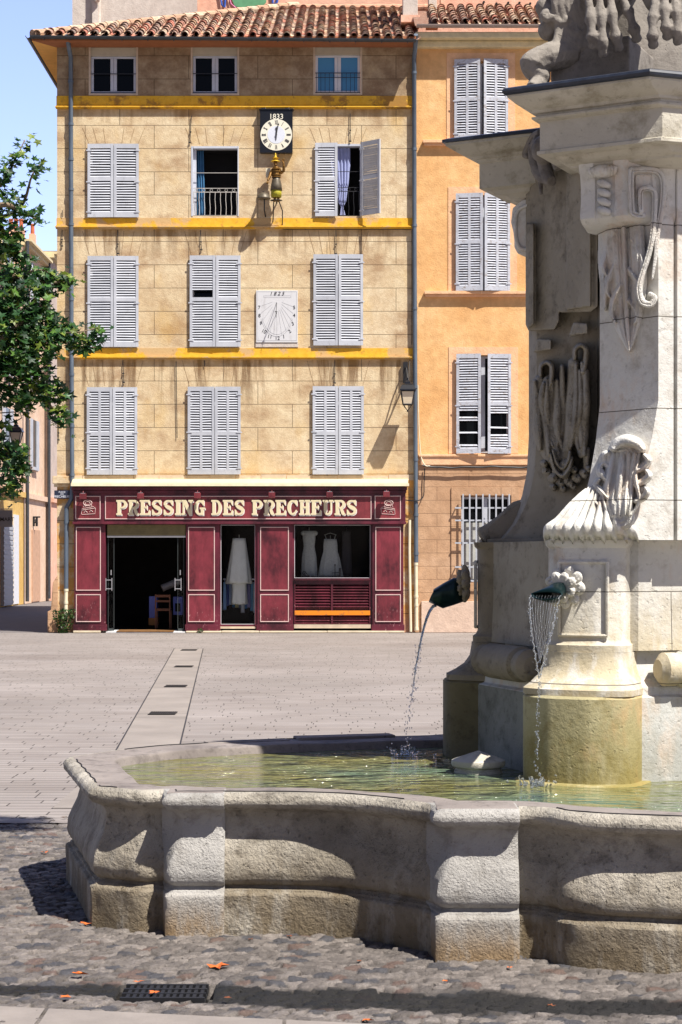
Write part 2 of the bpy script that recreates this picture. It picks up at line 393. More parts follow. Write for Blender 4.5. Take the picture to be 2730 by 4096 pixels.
# fountain stone
def stone(name, base, light, dark, moss=None, water=None, bs=45, bstr=.6, bdist=.006, orange=0, joint=False):
    m = N(name); P = m.z()
    n1 = m.noise(1.7, 7, .65); n2 = m.noise(8, 8, .7); n3 = m.noise(bs, 4, .65)
    c = m.ramp(n1, [(.3, base), (.7, light)])
    c = m.mix(m.ramp(n2, [(.30, .7), (.5, 0.)]), c, dark)
    if orange:
        c = m.mix(m.ramp(m.noise(3, 6, .7, (1, 1, .5)), [(.52, 0.), (.66, orange)]), c, lin((206, 160, 112)))
    if moss:
        z0, z1, mc, a = moss
        k = m.math('MULTIPLY', m.mr(P[2], z0, z1), m.ramp(m.noise(3.5, 7, .7, (1.5, 1.5, .45)), [(.34, 0.), (.5, a)]))
        c = m.mix(k, c, mc)
    if water:
        z0, z1, mc, a = water
        k = m.math('MULTIPLY', m.mr(P[2], z0, z1), m.ramp(m.noise(4, 7, .75, (1, 1, .3)), [(.4, 0.), (.55, a)]))
        c = m.mix(k, c, mc)
    pit = m.ramp(m.noise(bs*.8, 3, .5), [(.28, 1.), (.36, 0.)])
    c = m.mix(m.math('MULTIPLY', pit, .22), c, tuple(v*.4 for v in dark))
    if joint:
        cb = m.n('ShaderNodeCombineXYZ'); m.l(m.math('ADD', m.math('MULTIPLY', P[0], 1.0), m.math('MULTIPLY', P[1], .35)), cb.inputs[0]); m.l(m.math('ADD', P[2], .30), cb.inputs[1])
        br = m.n('ShaderNodeTexBrick'); m.l(cb.outputs[0], br.inputs['Vector']); br.inputs['Scale'].default_value = 1; br.inputs['Brick Width'].default_value = 2.4; br.inputs['Row Height'].default_value = .46
        br.inputs['Mortar Size'].default_value = .0028; br.inputs['Mortar Smooth'].default_value = .3; br.inputs['Color1'].default_value = (1, 1, 1, 1); br.inputs['Color2'].default_value = (.90, .895, .88, 1)
        c = m.mix(1.0, c, br.outputs['Color'], 'MULTIPLY'); c = m.mix(m.math('MULTIPLY', br.outputs['Fac'], .6), c, tuple(v*.6 for v in dark))
    m.col(c); m.rough(.88)
    h = m.math('ADD', n3, m.math('MULTIPLY', n2, 2.0)); h = m.math('SUBTRACT', h, m.math('MULTIPLY', pit, .5))
    m.bump(h, bstr, bdist)
    return m.m
M['fdark'] = stone('dark_sooty_shaded_limestone', lin((112, 102, 86)), lin((150, 140, 122)), lin((70, 60, 46)), bs=40)  # soot stains, with the shade of far pier and bay painted in
M['fsootshade'] = stone('sooty_shaded_limestone', lin((132, 124, 108)), lin((166, 158, 142)), lin((80, 70, 54)), bs=40)  # limestone with soot and the left bay's shade in its colour
M['fstainshade'] = stone('stained_shaded_stone', lin((112, 112, 104)), lin((142, 142, 134)), lin((76, 74, 62)), bs=40)  # water stain plus the shade of the left bay in its colour
M['fmossshade'] = stone('mossy_shaded_plinth', lin((92, 84, 58)), lin((120, 110, 82)), lin((58, 50, 30)), bs=40)  # mossy stone of the far plinth, its shade painted into the colour
M['fstone'] = stone('fountain_limestone', lin((204, 202, 196)), lin((226, 225, 220)), lin((160, 152, 138)), moss=(1.75, 1.1, lin((180, 164, 126)), .8), orange=.4, joint=True)
M['fupper'] = stone('weathered_cornice_stone', lin((178, 172, 156)), lin((204, 199, 186)), lin((128, 118, 96)), bs=50)
M['fgrey'] = stone('grey_statue_stone', lin((116, 110, 104)), lin((150, 143, 134)), lin((70, 62, 56)), bs=60)
M['fplinth'] = stone('algae_stained_plinth', lin((158, 148, 108)), lin((186, 178, 142)), lin((128, 112, 62)), moss=(1.08, .5, lin((122, 108, 34)), .75), orange=.5)
M['fplinth_w'] = stone('limed_plinth', lin((186, 186, 180)), lin((214, 214, 210)), lin((160, 150, 130)), water=(1.05, .7, lin((150, 150, 140)), .6), orange=.4)
M['basin'] = stone('basin_limestone', lin((128, 121, 108)), lin((194, 187, 174)), lin((60, 52, 43)), moss=(.55, .0, lin((104, 86, 54)), .8), bs=55, bstr=1.0, bdist=.016)
M['rimtop'] = stone('worn_rim_top', lin((110, 102, 98)), lin((146, 137, 131)), lin((62, 56, 53)), bs=40, bstr=.4)
M['pier'] = stone('new_bush_hammered_stone', lin((150, 147, 142)), lin((176, 173, 168)), lin((112, 106, 98)), moss=(.22, .0, lin((140, 114, 78)), .9), bs=85, bstr=1.0, bdist=.010)
M['lead'] = simple('lead_flashing', lin((40, 46, 60)), .4, .35, scale=20)
M['green_bronze'] = simple('verdigris_bronze', lin((22, 46, 48)), .3, .4, scale=12, metal=.6)
def water_mat():
    m = N('fountain_water'); P = m.z()
    c = m.ramp(m.noise(.9, 3, .5), [(.36, lin((112, 108, 62))), (.52, lin((104, 112, 82))), (.68, lin((76, 108, 98)))])
    m.col(c); m.rough(.04); m.b.inputs['IOR'].default_value = 1.33
    m.b.inputs['Specular IOR Level'].default_value = .8
    h = m.math('ADD', m.noise(7, 3, .5, (.42, 1.0, 1), .6), m.math('MULTIPLY', m.noise(17, 2, .5, (.5, 1.1, 1), .3), .35))
    m.bump(h, 1.0, .24)
    return m.m
M['water'] = water_mat()
def jet_mat():
    m = N('falling_water'); m.col((.82, .86, .9)); m.rough(.06)
    m.b.inputs['Transmission Weight'].default_value = .9; m.b.inputs['IOR'].default_value = 1.33
    m.bump(m.noise(40, 3, .5, (1, 1, .4)), .7, .01)
    return m.m
M['jet'] = jet_mat()
def paving_mat():
    m = N('plaza_paving'); P = m.z()
    cb = m.n('ShaderNodeCombineXYZ'); wn = m.n('ShaderNodeTexWhiteNoise', noise_dimensions='1D'); m.l(m.math('FLOOR', m.math('DIVIDE', m.math('ADD', P[1], 10), .14)), wn.inputs['W'])
    m.l(m.math('ADD', m.math('ADD', P[0], 100), m.math('MULTIPLY', wn.outputs['Value'], .9)), cb.inputs[0]); m.l(m.math('ADD', P[1], 10), cb.inputs[1])
    br = m.n('ShaderNodeTexBrick'); m.l(cb.outputs[0], br.inputs['Vector']); br.offset = 0; br.squash = 1.5; br.squash_frequency = 3
    br.inputs['Scale'].default_value = 1; br.inputs['Brick Width'].default_value = .43; br.inputs['Row Height'].default_value = .14
    br.inputs['Mortar Size'].default_value = .006; br.inputs['Mortar Smooth'].default_value = .1
    br.inputs['Color1'].default_value = (1, 1, 1, 1); br.inputs['Color2'].default_value = (.86, .85, .85, 1)
    c = m.ramp(m.noise(.35, 6, .6), [(.3, lin((134, 127, 122))), (.7, lin((154, 146, 141)))])
    c = m.mix(m.ramp(m.noise(1.4, 8, .7, (.4, 1, 1)), [(.45, 0.), (.7, .5)]), c, lin((122, 112, 104)))
    c = m.mix(m.ramp(m.noise(.22, 5, .65, (.5, 1, 1)), [(.54, 0.), (.66, .35)]), c, lin((112, 100, 92)))
    c = m.mix(1., c, br.outputs['Color'], 'MULTIPLY')
    fr = m.math('FRACT', m.math('DIVIDE', m.math('ADD', P[1], 10), .14)); hm = m.math('GREATER_THAN', m.math('ABSOLUTE', m.math('SUBTRACT', fr, .5)), .455)
    j = m.math('MULTIPLY', m.math('MULTIPLY', br.outputs['Fac'], m.math('SUBTRACT', 1.0, m.math('MULTIPLY', hm, .8))), m.ramp(m.noise(6, 4, .7), [(.35, .25), (.6, .9)]))
    c = m.mix(j, c, lin((86, 78, 72)))
    m.col(c); m.rough(.8); m.bump(m.math('SUBTRACT', m.noise(30, 4), br.outputs['Fac']), .3, .004)
    return m.m
M['paving'] = paving_mat()
M['strip'] = simple('concrete_strip', lin((136, 128, 121)), .8, .16, scale=1.5, bump=.2)
M['street'] = simple('street_stone', lin((110, 104, 102)), .8, .15, scale=3, bump=.3)
def cobble_mat():
    m = N('cobbles'); c = m.attr()
    c = m.mix(1.0, c, m.ramp(m.noise(25, 6, .75), [(.35, (.62, .60, .59)), (.62, (1., 1., 1.))]), 'MULTIPLY')
    c = m.mix(1.0, c, m.ramp(m.noise(70, 3, .7), [(.52, (1., 1., 1.)), (.66, (1.30, 1.28, 1.26))]), 'MULTIPLY')
    m.col(c); m.rough(.72); m.bump(m.noise(70, 5, .75), 1.0, .012); return m.m
M['cobble'] = cobble_mat()
M['kerb'] = simple('pale_kerb', lin((134, 126, 120)), .85, .12, scale=6, bump=.3)
def leaf_mat(name):
    m = N(name); c = m.attr(); m.col(c); m.rough(.45)
    tr = m.n('ShaderNodeBsdfTranslucent'); m.l(c, tr.inputs[0])
    x = m.n('ShaderNodeMixShader'); x.inputs[0].default_value = .38
    m.l(m.b.outputs[0], x.inputs[1]); m.l(tr.outputs[0], x.inputs[2]); m.l(x.outputs[0], m.t.nodes['Material Output'].inputs[0]); return m.m
M['leaf'] = leaf_mat('plane_tree_leaf')
M['bark'] = simple('plane_tree_bark', lin((120, 104, 84)), .9, .3, scale=8, bump=.5)
M['orangeleaf'] = simple('orange_dry_leaf', lin((196, 100, 40)), .7, .3, scale=30)
M['brownleaf'] = simple('brown_dry_leaf', lin((120, 66, 36)), .7, .3, scale=30)
M['graf_g'] = simple('green_spray', lin((90, 150, 110)), .8, .15)
M['graf_b'] = simple('blue_spray', lin((50, 90, 180)), .8, .1)
M['graf_p'] = simple('pink_spray', lin((206, 120, 160)), .8, .1)
M['greyboard'] = simple('grey_sign_board', lin((160, 162, 168)), .5, .05)

# ---------------------------------------------------------------- ground
mb = MB(); mb.quad((-400, 41.03, -.012), (400, 41.03, -.012), (400, 900, -.012), (-400, 900, -.012)); mb.quad((-400, -60, -.09), (400, -60, -.09), (400, 41.03, -.09), (-400, 41.03, -.09))
tag(mb.build('ground', M['street']), kind='structure')
mb = MB(); mb.quad((-60, 11.35, -.004), (60, 11.35, -.004), (60, 41.02, -.004), (-60, 41.02, -.004))
mb.quad((-60, -30, -.004), (-2.69, -30, -.004), (-2.69, 11.35, -.004), (-60, 11.35, -.004)); mb.quad((2.69, -30, -.004), (60, -30, -.004), (60, 11.35, -.004), (2.69, 11.35, -.004)); mb.quad((-2.69, -30, -.004), (2.69, -30, -.004), (2.69, 5.92, -.004), (-2.69, 5.92, -.004))
tag(mb.build('plaza', M['paving']), kind='structure')
mb = MB(); 
mb.quad((-1.98, 15.2, .0), (-1.42, 15.2, .0), (-2.646, 33.6, .0), (-3.2, 33.6, .0)); 
mb.quad((-1.98+.0, 12.0, .0), (-1.42+.2, 12.0, .0), (-1.42, 15.2, .0), (-1.98, 15.2, .0))
tag(mb.build('drainage_strip', M['strip']), kind='structure')
mb = MB()
for (a, b) in (((-1.20, 12.), (-1.98, 15.2)),):
    pass
for (xa, ya, xb, yb) in ((-1.98, 15.2, -3.2, 33.6), (-1.42, 15.2, -2.646, 33.6)):
    d = Vector((xb-xa, yb-ya, 0)).normalized(); n = Vector((-d.y, d.x, 0))*.007
    a = Vector((xa, ya, .004)); b = Vector((xb, yb, .004)); mb.quad(a-n, a+n, b+n, b-n)
for Y in (18.9, 19.35, 23.3, 27.7, 33.6):
    t = (Y-15.2)/18.4; xa = -1.98-1.22*t; xb = -1.42-1.226*t; mb.quad((xa, Y, .004), (xb, Y, .004), (xb, Y+.012, .004), (xa, Y+.012, .004))
tag(mb.build('strip_joints', M['ink']), kind='structure')
names = ['drain grate nearest the basin in the strip, with a rust stain beside it', 'second drain grate from the basin, by the cross joint', 'third drain grate from the basin, in the narrowing strip', 'drain grate of the strip nearest the shopfront']
for i, (x, y, wd) in enumerate(((652, 2855, 108), (704, 2746, 86), (736, 2667, 72), (757, 2601, 62))):
    D = EYE*FPX/(y-HOR); X = (x-1365)*D/FPX; hw = wd*D/FPX/2
    o = thing('drain_grate', names[i], 'drain grate', (X, D, 0), 'drain grates along the concrete strip')
    g = MB(); g.box(X-hw, X+hw, D-.16, D-.145, .004, .012); g.box(X-hw, X+hw, D+.145, D+.16, .004, .012)
    for k in range(13):
        xx = X-hw+.005+(2*hw-.02)*k/12; g.box(xx, xx+.012, D-.145, D+.145, .004, .011)
    g.build('grate', M['iron'], o)
    g = MB(); g.quad((X-hw, D-.15, .0045), (X+hw, D-.15, .0045), (X+hw, D+.15, .0045), (X-hw, D+.15, .0045)); g.build('pit', M['dark'], o)

# cobbled ground near the camera: real relief from jittered stones
def cobbles():
    x0, x1, y0, y1, st = -2.7, 2.7, 5.9, 11.6, .0100
    nx = int((x1-x0)/st)+1; ny = int((y1-y0)/st)+1
    X, Y = np.meshgrid(np.linspace(x0, x1, nx), np.linspace(y0, y1, ny))
    rng = np.random.default_rng(3)
    cw, ch = .074, .054
    ang = R(14); xr = X*math.cos(ang)+Y*math.sin(ang); yr = -X*math.sin(ang)+Y*math.cos(ang)
    yr = yr+.03*np.sin(xr*3.1)+.02*np.sin(xr*7.3+1)
    gi = np.floor(xr/cw+.5*(np.floor(yr/ch) % 2)).astype(int); gj = np.floor(yr/ch).astype(int)
    K = 400; jx = rng.uniform(-.24, .24, (K, K)); jy = rng.uniform(-.2, .2, (K, K)); hh = rng.uniform(-1, 1, (K, K)); cc = rng.uniform(0, 1, (K, K)); c2 = rng.uniform(0, 1, (K, K))
    tx = rng.uniform(-1, 1, (K, K)); ty = rng.uniform(-1, 1, (K, K))
    d1 = np.full(X.shape, 9.); d2 = np.full(X.shape, 9.); bi = np.zeros(X.shape, int); bj = bi.copy(); lx = np.zeros(X.shape); ly = lx.copy()
    for b in (-1, 0, 1):
        J = gj+b; row = .5*(J % 2)
        base = np.floor(xr/cw+row).astype(int)
        for a in (-1, 0, 1):
            I = base+a
            cx = (I+.5-row+jx[I % K, J % K])*cw; cy = (J+.5+jy[I % K, J % K])*ch
            ux = (xr-cx)/cw; uy = (yr-cy)/ch
            d = (np.abs(ux)**2.6+np.abs(uy)**2.6)**(1/2.6)
            m = d < d1
            d2 = np.where(m, d1, np.minimum(d2, d)); bi = np.where(m, I, bi); bj = np.where(m, J, bj)
            lx = np.where(m, ux, lx); ly = np.where(m, uy, ly); d1 = np.where(m, d, d1)
    e = np.clip((d2-d1)/.19, 0, 1); prof = 1-(1-e)**3.2
    def vn(cell, amp):
        gx = rng.normal(0, 1, (int((y1-y0)/cell)+3, int((x1-x0)/cell)+3)); fx_ = (X-x0)/cell; fy_ = (Y-y0)/cell; ix = fx_.astype(int); iy = fy_.astype(int); ax = fx_-ix; ay = fy_-iy; ax = ax*ax*(3-2*ax); ay = ay*ay*(3-2*ay)
        return amp*((gx[iy, ix]*(1-ax)+gx[iy, ix+1]*ax)*(1-ay)+(gx[iy+1, ix]*(1-ax)+gx[iy+1, ix+1]*ax)*ay)
    rough_ = vn(.030, .0014)+vn(.013, .0011)+vn(.6, .006)
    i, j = bi % K, bj % K
    Z = -.028+.028*prof+.005*hh[i, j]*prof+.009*(tx[i, j]*lx+ty[i, j]*ly)*prof+rng.normal(0, .0005, X.shape)+rough_
    # gully: shallow channel where water runs, in front of the basin
    gy = 6.80-.13*X+.02*np.sin(X*4); ch_ = np.exp(-((Y-gy)/(.14+.04*np.sin(X*2.3+1)))**2)
    Z -= .014*ch_
    Z = np.where((X > -.885) & (X < -.50) & (Y > 6.77) & (Y < 7.03), -.06, Z)
    t = (cc[i, j][..., None]**1.3); q = c2[i, j][..., None]
    ca = np.array(lin((98, 92, 88))); cb_ = np.array(lin((142, 134, 128))); cr_ = np.array(lin((108, 90, 82))); cg = np.array(lin((78, 77, 81)))
    col = ca*(1-t)+cb_*t; col = np.where(q > .94, cr_, col); col = np.where(q < .10, cg, col)
    joint = (1-np.clip(e*2.2, 0, 1))[..., None]; col = col*(1-joint*.9)+np.array(lin((48, 43, 39)))*joint*.9
    wet = np.clip((ch_+.25*np.sin(X*9+Y*13)*np.sin(X*4.1)-.30)*4, 0, 1)[..., None]; col = col*(1-.94*wet)
    V = np.stack([X, Y, Z], -1).reshape(-1, 3)
    idx = np.arange(nx*ny).reshape(ny, nx)
    Fq = np.stack([idx[:-1, :-1], idx[:-1, 1:], idx[1:, 1:], idx[1:, :-1]], -1).reshape(-1, 4)
    me = bpy.data.meshes.new('cobbled_ground'); me.vertices.add(len(V)); me.vertices.foreach_set('co', V.ravel().astype(np.float32))
    me.loops.add(Fq.size); me.loops.foreach_set('vertex_index', Fq.ravel().astype(np.int32))
    me.polygons.add(len(Fq)); me.polygons.foreach_set('loop_start', (np.arange(len(Fq))*4).astype(np.int32))
    me.update(calc_edges=True); me.validate()
    at = me.color_attributes.new('Col', 'FLOAT_COLOR', 'POINT'); buf = np.ones((len(V), 4), np.float32); buf[:, :3] = col.reshape(-1, 3); at.data.foreach_set('color', buf.ravel())
    me.materials.append(M['cobble']); me.shade_smooth()
    o = bpy.data.objects.new('cobbled_ground', me); C.objects.link(o); tag(o, kind='structure')
    return o
cobbles()
mb = MB(); mb.box(-3.2, 3.4, 11.45, 11.8, -.01, .0); 
mb = MB(); 
for k in range(7):
    xa = -2.9+k*.9; mb.quad((xa, 4.6, .012), (xa+.885, 4.6, .012), (xa+.885, 6.39-.18*(xa+.885), .012), (xa, 6.39-.18*xa, .012))
tag(mb.build('kerb_slabs', M['kerb']), kind='structure')
# gully grate
o = thing('gully_grate', 'black slotted drain cover in the wet gully of the cobbles', 'drain grate', (-.68, 6.9, 0))
g = MB(); GX, GY = .33, -.13
for k in range(12):
    for q in range(3):
        g.box(-1.17+GX+k*.026, -1.156+GX+k*.026, 6.94+GY+q*.07, 6.995+GY+q*.07, -.03, -.002)
for q in range(4): g.box(-1.19+GX, -.86+GX, 6.925+GY+q*.07, 6.94+GY+q*.07, -.03, .0)
g.build('grate', M['iron'], o); g = MB(); g.box(-1.19+GX, -.86+GX, 6.93+GY, 7.14+GY, -.034, -.020); g.build('pit', M['dark'], o)
# water lying in the gully
mb = MB(); 
pts = [(-2.8+.1*i) for i in range(58)]
for i in range(len(pts)-1):
    a, b = pts[i], pts[i+1]; wa = .05+.03*math.sin(a*5); wb = .05+.03*math.sin(b*5); ya = 6.80-.13*a+.02*math.sin(a*4); yb = 6.80-.13*b+.02*math.sin(b*4)
    mb.quad((a, ya-wa, -.0300), (b, yb-wb, -.0300), (b, yb+wb, -.0300), (a, ya+wa, -.0300))
gm = N('gully_water'); gm.col((.01, .009, .008)); gm.rough(.06); gm.bump(gm.noise(15, 3), .3, .01)
tag(mb.build('water', gm.m), kind='structure')
# fallen leaves
def leafpoly(r, rng):
    pts = []
    for k in range(10):
        a = math.pi*2*k/10; rr = r*(1.0 if k % 2 == 0 else .5)*rng.uniform(.8, 1.15); pts.append((rr*math.cos(a), rr*math.sin(a)*.8, rng.uniform(0, r*.35)))
    return pts
lr = random.Random(5)
spots = [(870, 3878, 1.3, 'orange leaf lying alone on the cobbles before the basin'), (318, 3905, 1.0, 'orange leaf at the upper edge of the wet gully, left'),
         (338, 3700, .8, 'orange leaf at the edge of the basin shadow'), (555, 3935, .6, 'small orange leaf just above the gully grate'), (615, 3978, .6, 'pale curled leaf on the gully grate'),
         (1005, 3765, .5, 'brown leaf near the foot of the basin, left of the curve'), (1160, 3752, .5, 'brown leaf touching the foot of the curved basin wall'), (262, 3998, .7, 'tan leaf below the gully on the left'),
         (912, 4000, .5, 'brown leaf under the gully, right of the grate'), (182, 3415, .8, 'orange leaf on cobbles left of the basin shadow'), (120, 3372, .6, 'orange leaf farthest left on sunlit cobbles'),
         (2040, 3876, .4, 'small orange leaf before the pale pier'), (1783, 3930, .45, 'small orange leaf in the middle of the front cobbles'), (1470, 4090, .7, 'yellow leaf at the bottom edge of the cobbles'),
         (1440, 3850, .4, 'small brown leaf in the shade of the curved wall'), (2205, 4030, .5, 'brown leaf in the gully on the right')]
for i, (x, y, s, lb) in enumerate(spots):
    D = EYE*FPX/(y-HOR); X = (x-1365)*D/FPX
    mb = MB(); pts = leafpoly(.040*s, lr); vs = [(X+p[0], D+p[1], p[2]+.006) for p in pts]+[(X, D, .008)]
    mb.add(vs, [(k, (k+1) % 10, 10) for k in range(10)])
    o = mb.build('fallen_leaf', M['brownleaf'] if 'brown' in lb else M['orangeleaf']); tag(o, lb, 'leaf', 'fallen leaves on the cobbles')

# ---------------------------------------------------------------- wall building helper
def wall_holes(mb, x0, x1, z0, z1, Y, holes, depth=.2):
    xs = sorted({x0, x1} | {h[0] for h in holes} | {h[1] for h in holes}); zs = sorted({z0, z1} | {h[2] for h in holes} | {h[3] for h in holes})
    for i in range(len(xs)-1):
        for j in range(len(zs)-1):
            cx = (xs[i]+xs[i+1])/2; cz = (zs[j]+zs[j+1])/2
            if any(h[0] < cx < h[1] and h[2] < cz < h[3] for h in holes): continue
            mb.quad((xs[i], Y, zs[j]), (xs[i+1], Y, zs[j]), (xs[i+1], Y, zs[j+1]), (xs[i], Y, zs[j+1]))
    for (a, b, c, d) in holes:
        mb.quad((a, Y, c), (a, Y+depth, c), (a, Y+depth, d), (a, Y, d)); mb.quad((b, Y, c), (b, Y, d), (b, Y+depth, d), (b, Y+depth, c))
        mb.quad((a, Y, d), (a, Y+depth, d), (b, Y+depth, d), (b, Y, d)); mb.quad((a, Y, c), (b, Y, c), (b, Y+depth, c), (a, Y+depth, c))
def shutter(parent, px0, px1, py0, py1, mat, mid=False, rails=(.53,), hinge='l', ang=0, missing=(), flip=False, pitch=.057, label=None):
    """one louvred leaf in its own plane, then swung about its hinge"""
    x0, x1, z1, z0 = fx(px0), fx(px1), fz(py0), fz(py1); W = x1-x0; H = z1-z0
    y = F-.075; T = .038; st = .062; tr = .115
    mb = MB(); 
    mb.box(x0, x0+st, y, y+T, z0, z1); mb.box(x1-st, x1, y, y+T, z0, z1)
    seams = [z0+H*(1-r) for r in rails]
    zz = [z0+tr]+[q for s_ in reversed(seams) for q in (s_-.045, s_+.045)]+[z1-tr*.9]
    mb.box(x0+st, x1-st, y+.003, y+T-.003, z0, z0+tr); mb.box(x0+st, x1-st, y+.003, y+T-.003, z1-tr*.9, z1)
    for s_ in seams: mb.box(x0+st, x1-st, y+.003, y+T-.003, s_-.045, s_+.045)
    if mid: mb.box((x0+x1)/2-.03, (x0+x1)/2+.03, y+.004, y+T-.004, z0+tr, z1-tr*.9)
    # slats
    rr = random.Random(int(px0*7+py0))
    for a, b in zip(zz[0::2], zz[1::2]):
        n = max(2, int((b-a)/pitch)); p = (b-a)/n
        for k in range(n):
            zc = a+p*(k+.5); fr = 1-(zc-z0)/H
            if any(m0 < fr < m1 for m0, m1 in missing) and rr.random() < .8: continue
            t = rr.gauss(0, .035)
            spans = [(x0+st, (x0+x1)/2-.03), ((x0+x1)/2+.03, x1-st)] if mid else [(x0+st, x1-st)]
            for sa, sb in spans:
                h = .026; dy = .011; e = rr.gauss(0, .002)
                zc1, zc2 = zc+e, zc-e
                # tilted board: low edge outward
                vs = [(sa, y+.004, zc1-h), (sb, y+.004, zc2-h), (sb, y+.026, zc2+h*.35+t*.05), (sa, y+.026, zc1+h*.35+t*.05)]
                if flip: vs = [(v[0], 2*(y+.015)-v[1], v[2]) for v in vs]
                vs += [(v[0], v[1]+.004, v[2]-.009) for v in vs]
                mb.add(vs, [(0, 1, 2, 3), (7, 6, 5, 4), (0, 4, 5, 1), (3, 2, 6, 7), (0, 3, 7, 4), (1, 5, 6, 2)])
    if not ang: ang = R(rr.uniform(-2.2, 0) if hinge == 'l' else rr.uniform(0, 2.2))
    if ang:
        hx = x0 if hinge == 'l' else x1; Mx = Matrix.Translation((hx, y+T/2, 0)) @ Matrix.Rotation(ang, 4, 'Z') @ Matrix.Translation((-hx, -y-T/2, 0))
        mb.v = [tuple(Mx @ Vector(v)) for v in mb.v]
    o = mb.build('shutter', mat, parent)
    hx = x0 if hinge == 'l' else x1; sg = -1 if hinge == 'l' else 1
    for fr in (.09, .52, .93):
        zc = z1-H*fr
        a, b = (hx-.03, hx+.10) if sg < 0 else (hx-.10, hx+.03)
        hb = MB(); hb.box(a, b, y-.012, y-.002, zc-.014, zc+.014)
        if ang: hb.v = [tuple(Mx @ Vector(v)) for v in hb.v]
        hb.build('hinge', mat, o)
    if label: o['label'] = label
    return o
def window_dark(parent, px0, px1, py0, py1, mat=None):
    x0, x1, z1, z0 = fx(px0), fx(px1), fz(py0), fz(py1); y = F+.17
    mb = MB(); t = .05
    mb.box(x0, x0+t, y-.03, y+.02, z0, z1); mb.box(x1-t, x1, y-.03, y+.02, z0, z1); mb.box(x0+t, x1-t, y-.03, y+.02, z0, z0+t); mb.box(x0+t, x1-t, y-.03, y+.02, z1-t, z1)
    mb.box((x0+x1)/2-.045, (x0+x1)/2+.045, y-.035, y+.02, z0+t, z1-t)
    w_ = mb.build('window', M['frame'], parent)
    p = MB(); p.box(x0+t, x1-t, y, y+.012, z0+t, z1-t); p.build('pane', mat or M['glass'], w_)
    return w_

# ---------------------------------------------------------------- main house
XL, XR = fx(229), fx(1657)
house = thing('corner_house', 'tall ochre stone corner house with yellow bands, burgundy shop below and pale blue shutters', 'house', (fx(940), F, 0))
top_wins = [(356, 553, 186, 381), (764, 958, 184, 381), (1254, 1450, 181, 379)]
shut = [(355, 556, 580, 870), (355, 555, 1028, 1388), (763, 963, 1026, 1387), (1257, 1452, 1021, 1382), (352, 550, 1552, 1898), (755, 963, 1550, 1897), (1254, 1455, 1548, 1897)]
open_w = (766, 956, 585, 865); part_w = (1262, 1445, 576, 866)
allw = [fx_ for fx_ in top_wins]+shut+[open_w, part_w]
holes = [(fx(a+4), fx(b-4), fz(d-3), fz(c+3)) for a, b, c, d in allw]
holes.append((fx(306), fx(1615), 0.0, fz(1990)))
mb = MB(); ztop = fz(190)
wall_holes(mb, XL, XR, 0, ztop, F, holes, .2)
mb.quad((XL, F, 0), (XL, F, ztop), (XL, F+9, ztop), (XL, F+9, 0)); mb.quad((XR, F, 0), (XR, F+9, 0), (XR, F+9, ztop), (XR, F, ztop)); mb.quad((XL, F+9, 0), (XL, F+9, ztop), (XR, F+9, ztop), (XR, F+9, 0))
nf0 = len(mb.f)
for (a, b, y0, y1) in ((355, 556, 512, 577), (766, 956, 512, 577), (1262, 1445, 512, 574), (355, 555, 925, 1020), (763, 963, 925, 1020), (1257, 1452, 922, 1018), (352, 550, 1443, 1543), (755, 963, 1443, 1543), (1254, 1455, 1443, 1543)):
    cx = (a+b)/2
    for k in range(-3, 4):
        if k == 0: continue
        xb = cx+k*(b-a)/6.2; xt = cx+k*(b-a)/6.2*1.28; s_ = .75
        mb.prism([(fx(xb-s_), fz(y1)), (fx(xb+s_), fz(y1)), (fx(xt+s_), fz(y0)), (fx(xt-s_), fz(y0))], F-.003, F+.01)
mb.m[nf0:] = [1]*(len(mb.f)-nf0)
mb.build('wall', [M['facade'], simple('voussoir_joint', lin((138, 110, 78)), .9)], house, fixn=False)  # second material: thin dark joint lines fanning over the windows
# dark backing rooms behind the windows
# flared foot of the corner
mb = MB(); mb.prism([(fx(193), 0), (fx(233), 0), (fx(233), fz(2300)), (fx(214), fz(2330)), (fx(206), fz(2440)), (fx(193), fz(2446))], F-.07, F+.3)
mb.box(fx(233), fx(300), F-.03, F-.002, 0, fz(2440)); mb.build('corner_foot', M['pinkstone'], house, bevel=.015)
mb = MB(); mb.box(fx(213), fx(290), F-.09, F-.002, fz(1935), fz(1905)); mb.box(fx(218), fx(290), F-.05, F-.002, fz(1948), fz(1936)); mb.build('ledge', M['facade'], house, bevel=.01)
# string courses
def course(y0, y1, y2, mat):
    mb = MB(); a, b = XL-.012, XR-.01
    mb.box(a, b, F-.018, F-.002, fz(y1), fz(y0))
    mb.box(a-.01, b, F-.05, F-.002, fz(y1+4), fz(y1)+.0); mb.box(a-.02, b, F-.09, F-.002, fz(y1+8), fz(y1+4.2)); mb.box(a-.01, b, F-.045, F-.002, fz(y2), fz(y1+8.2))
    return mb.build('string_course', mat, house)
course(384, 424, 437, M['yellow_top']); course(873, 903, 917, M['yellow']); course(1393, 1424, 1437, M['yellow'])
mb = MB(); 
for k in range(14):
    a = XL+.0+k*(XR-XL)/14; mb.box(a+.006, a+(XR-XL)/14-.006, F-.012-.006*random.random(), F-.001, fz(1921), fz(1903)+.03*random.random())
mb.build('sill_course', M['stonesurr'], house)
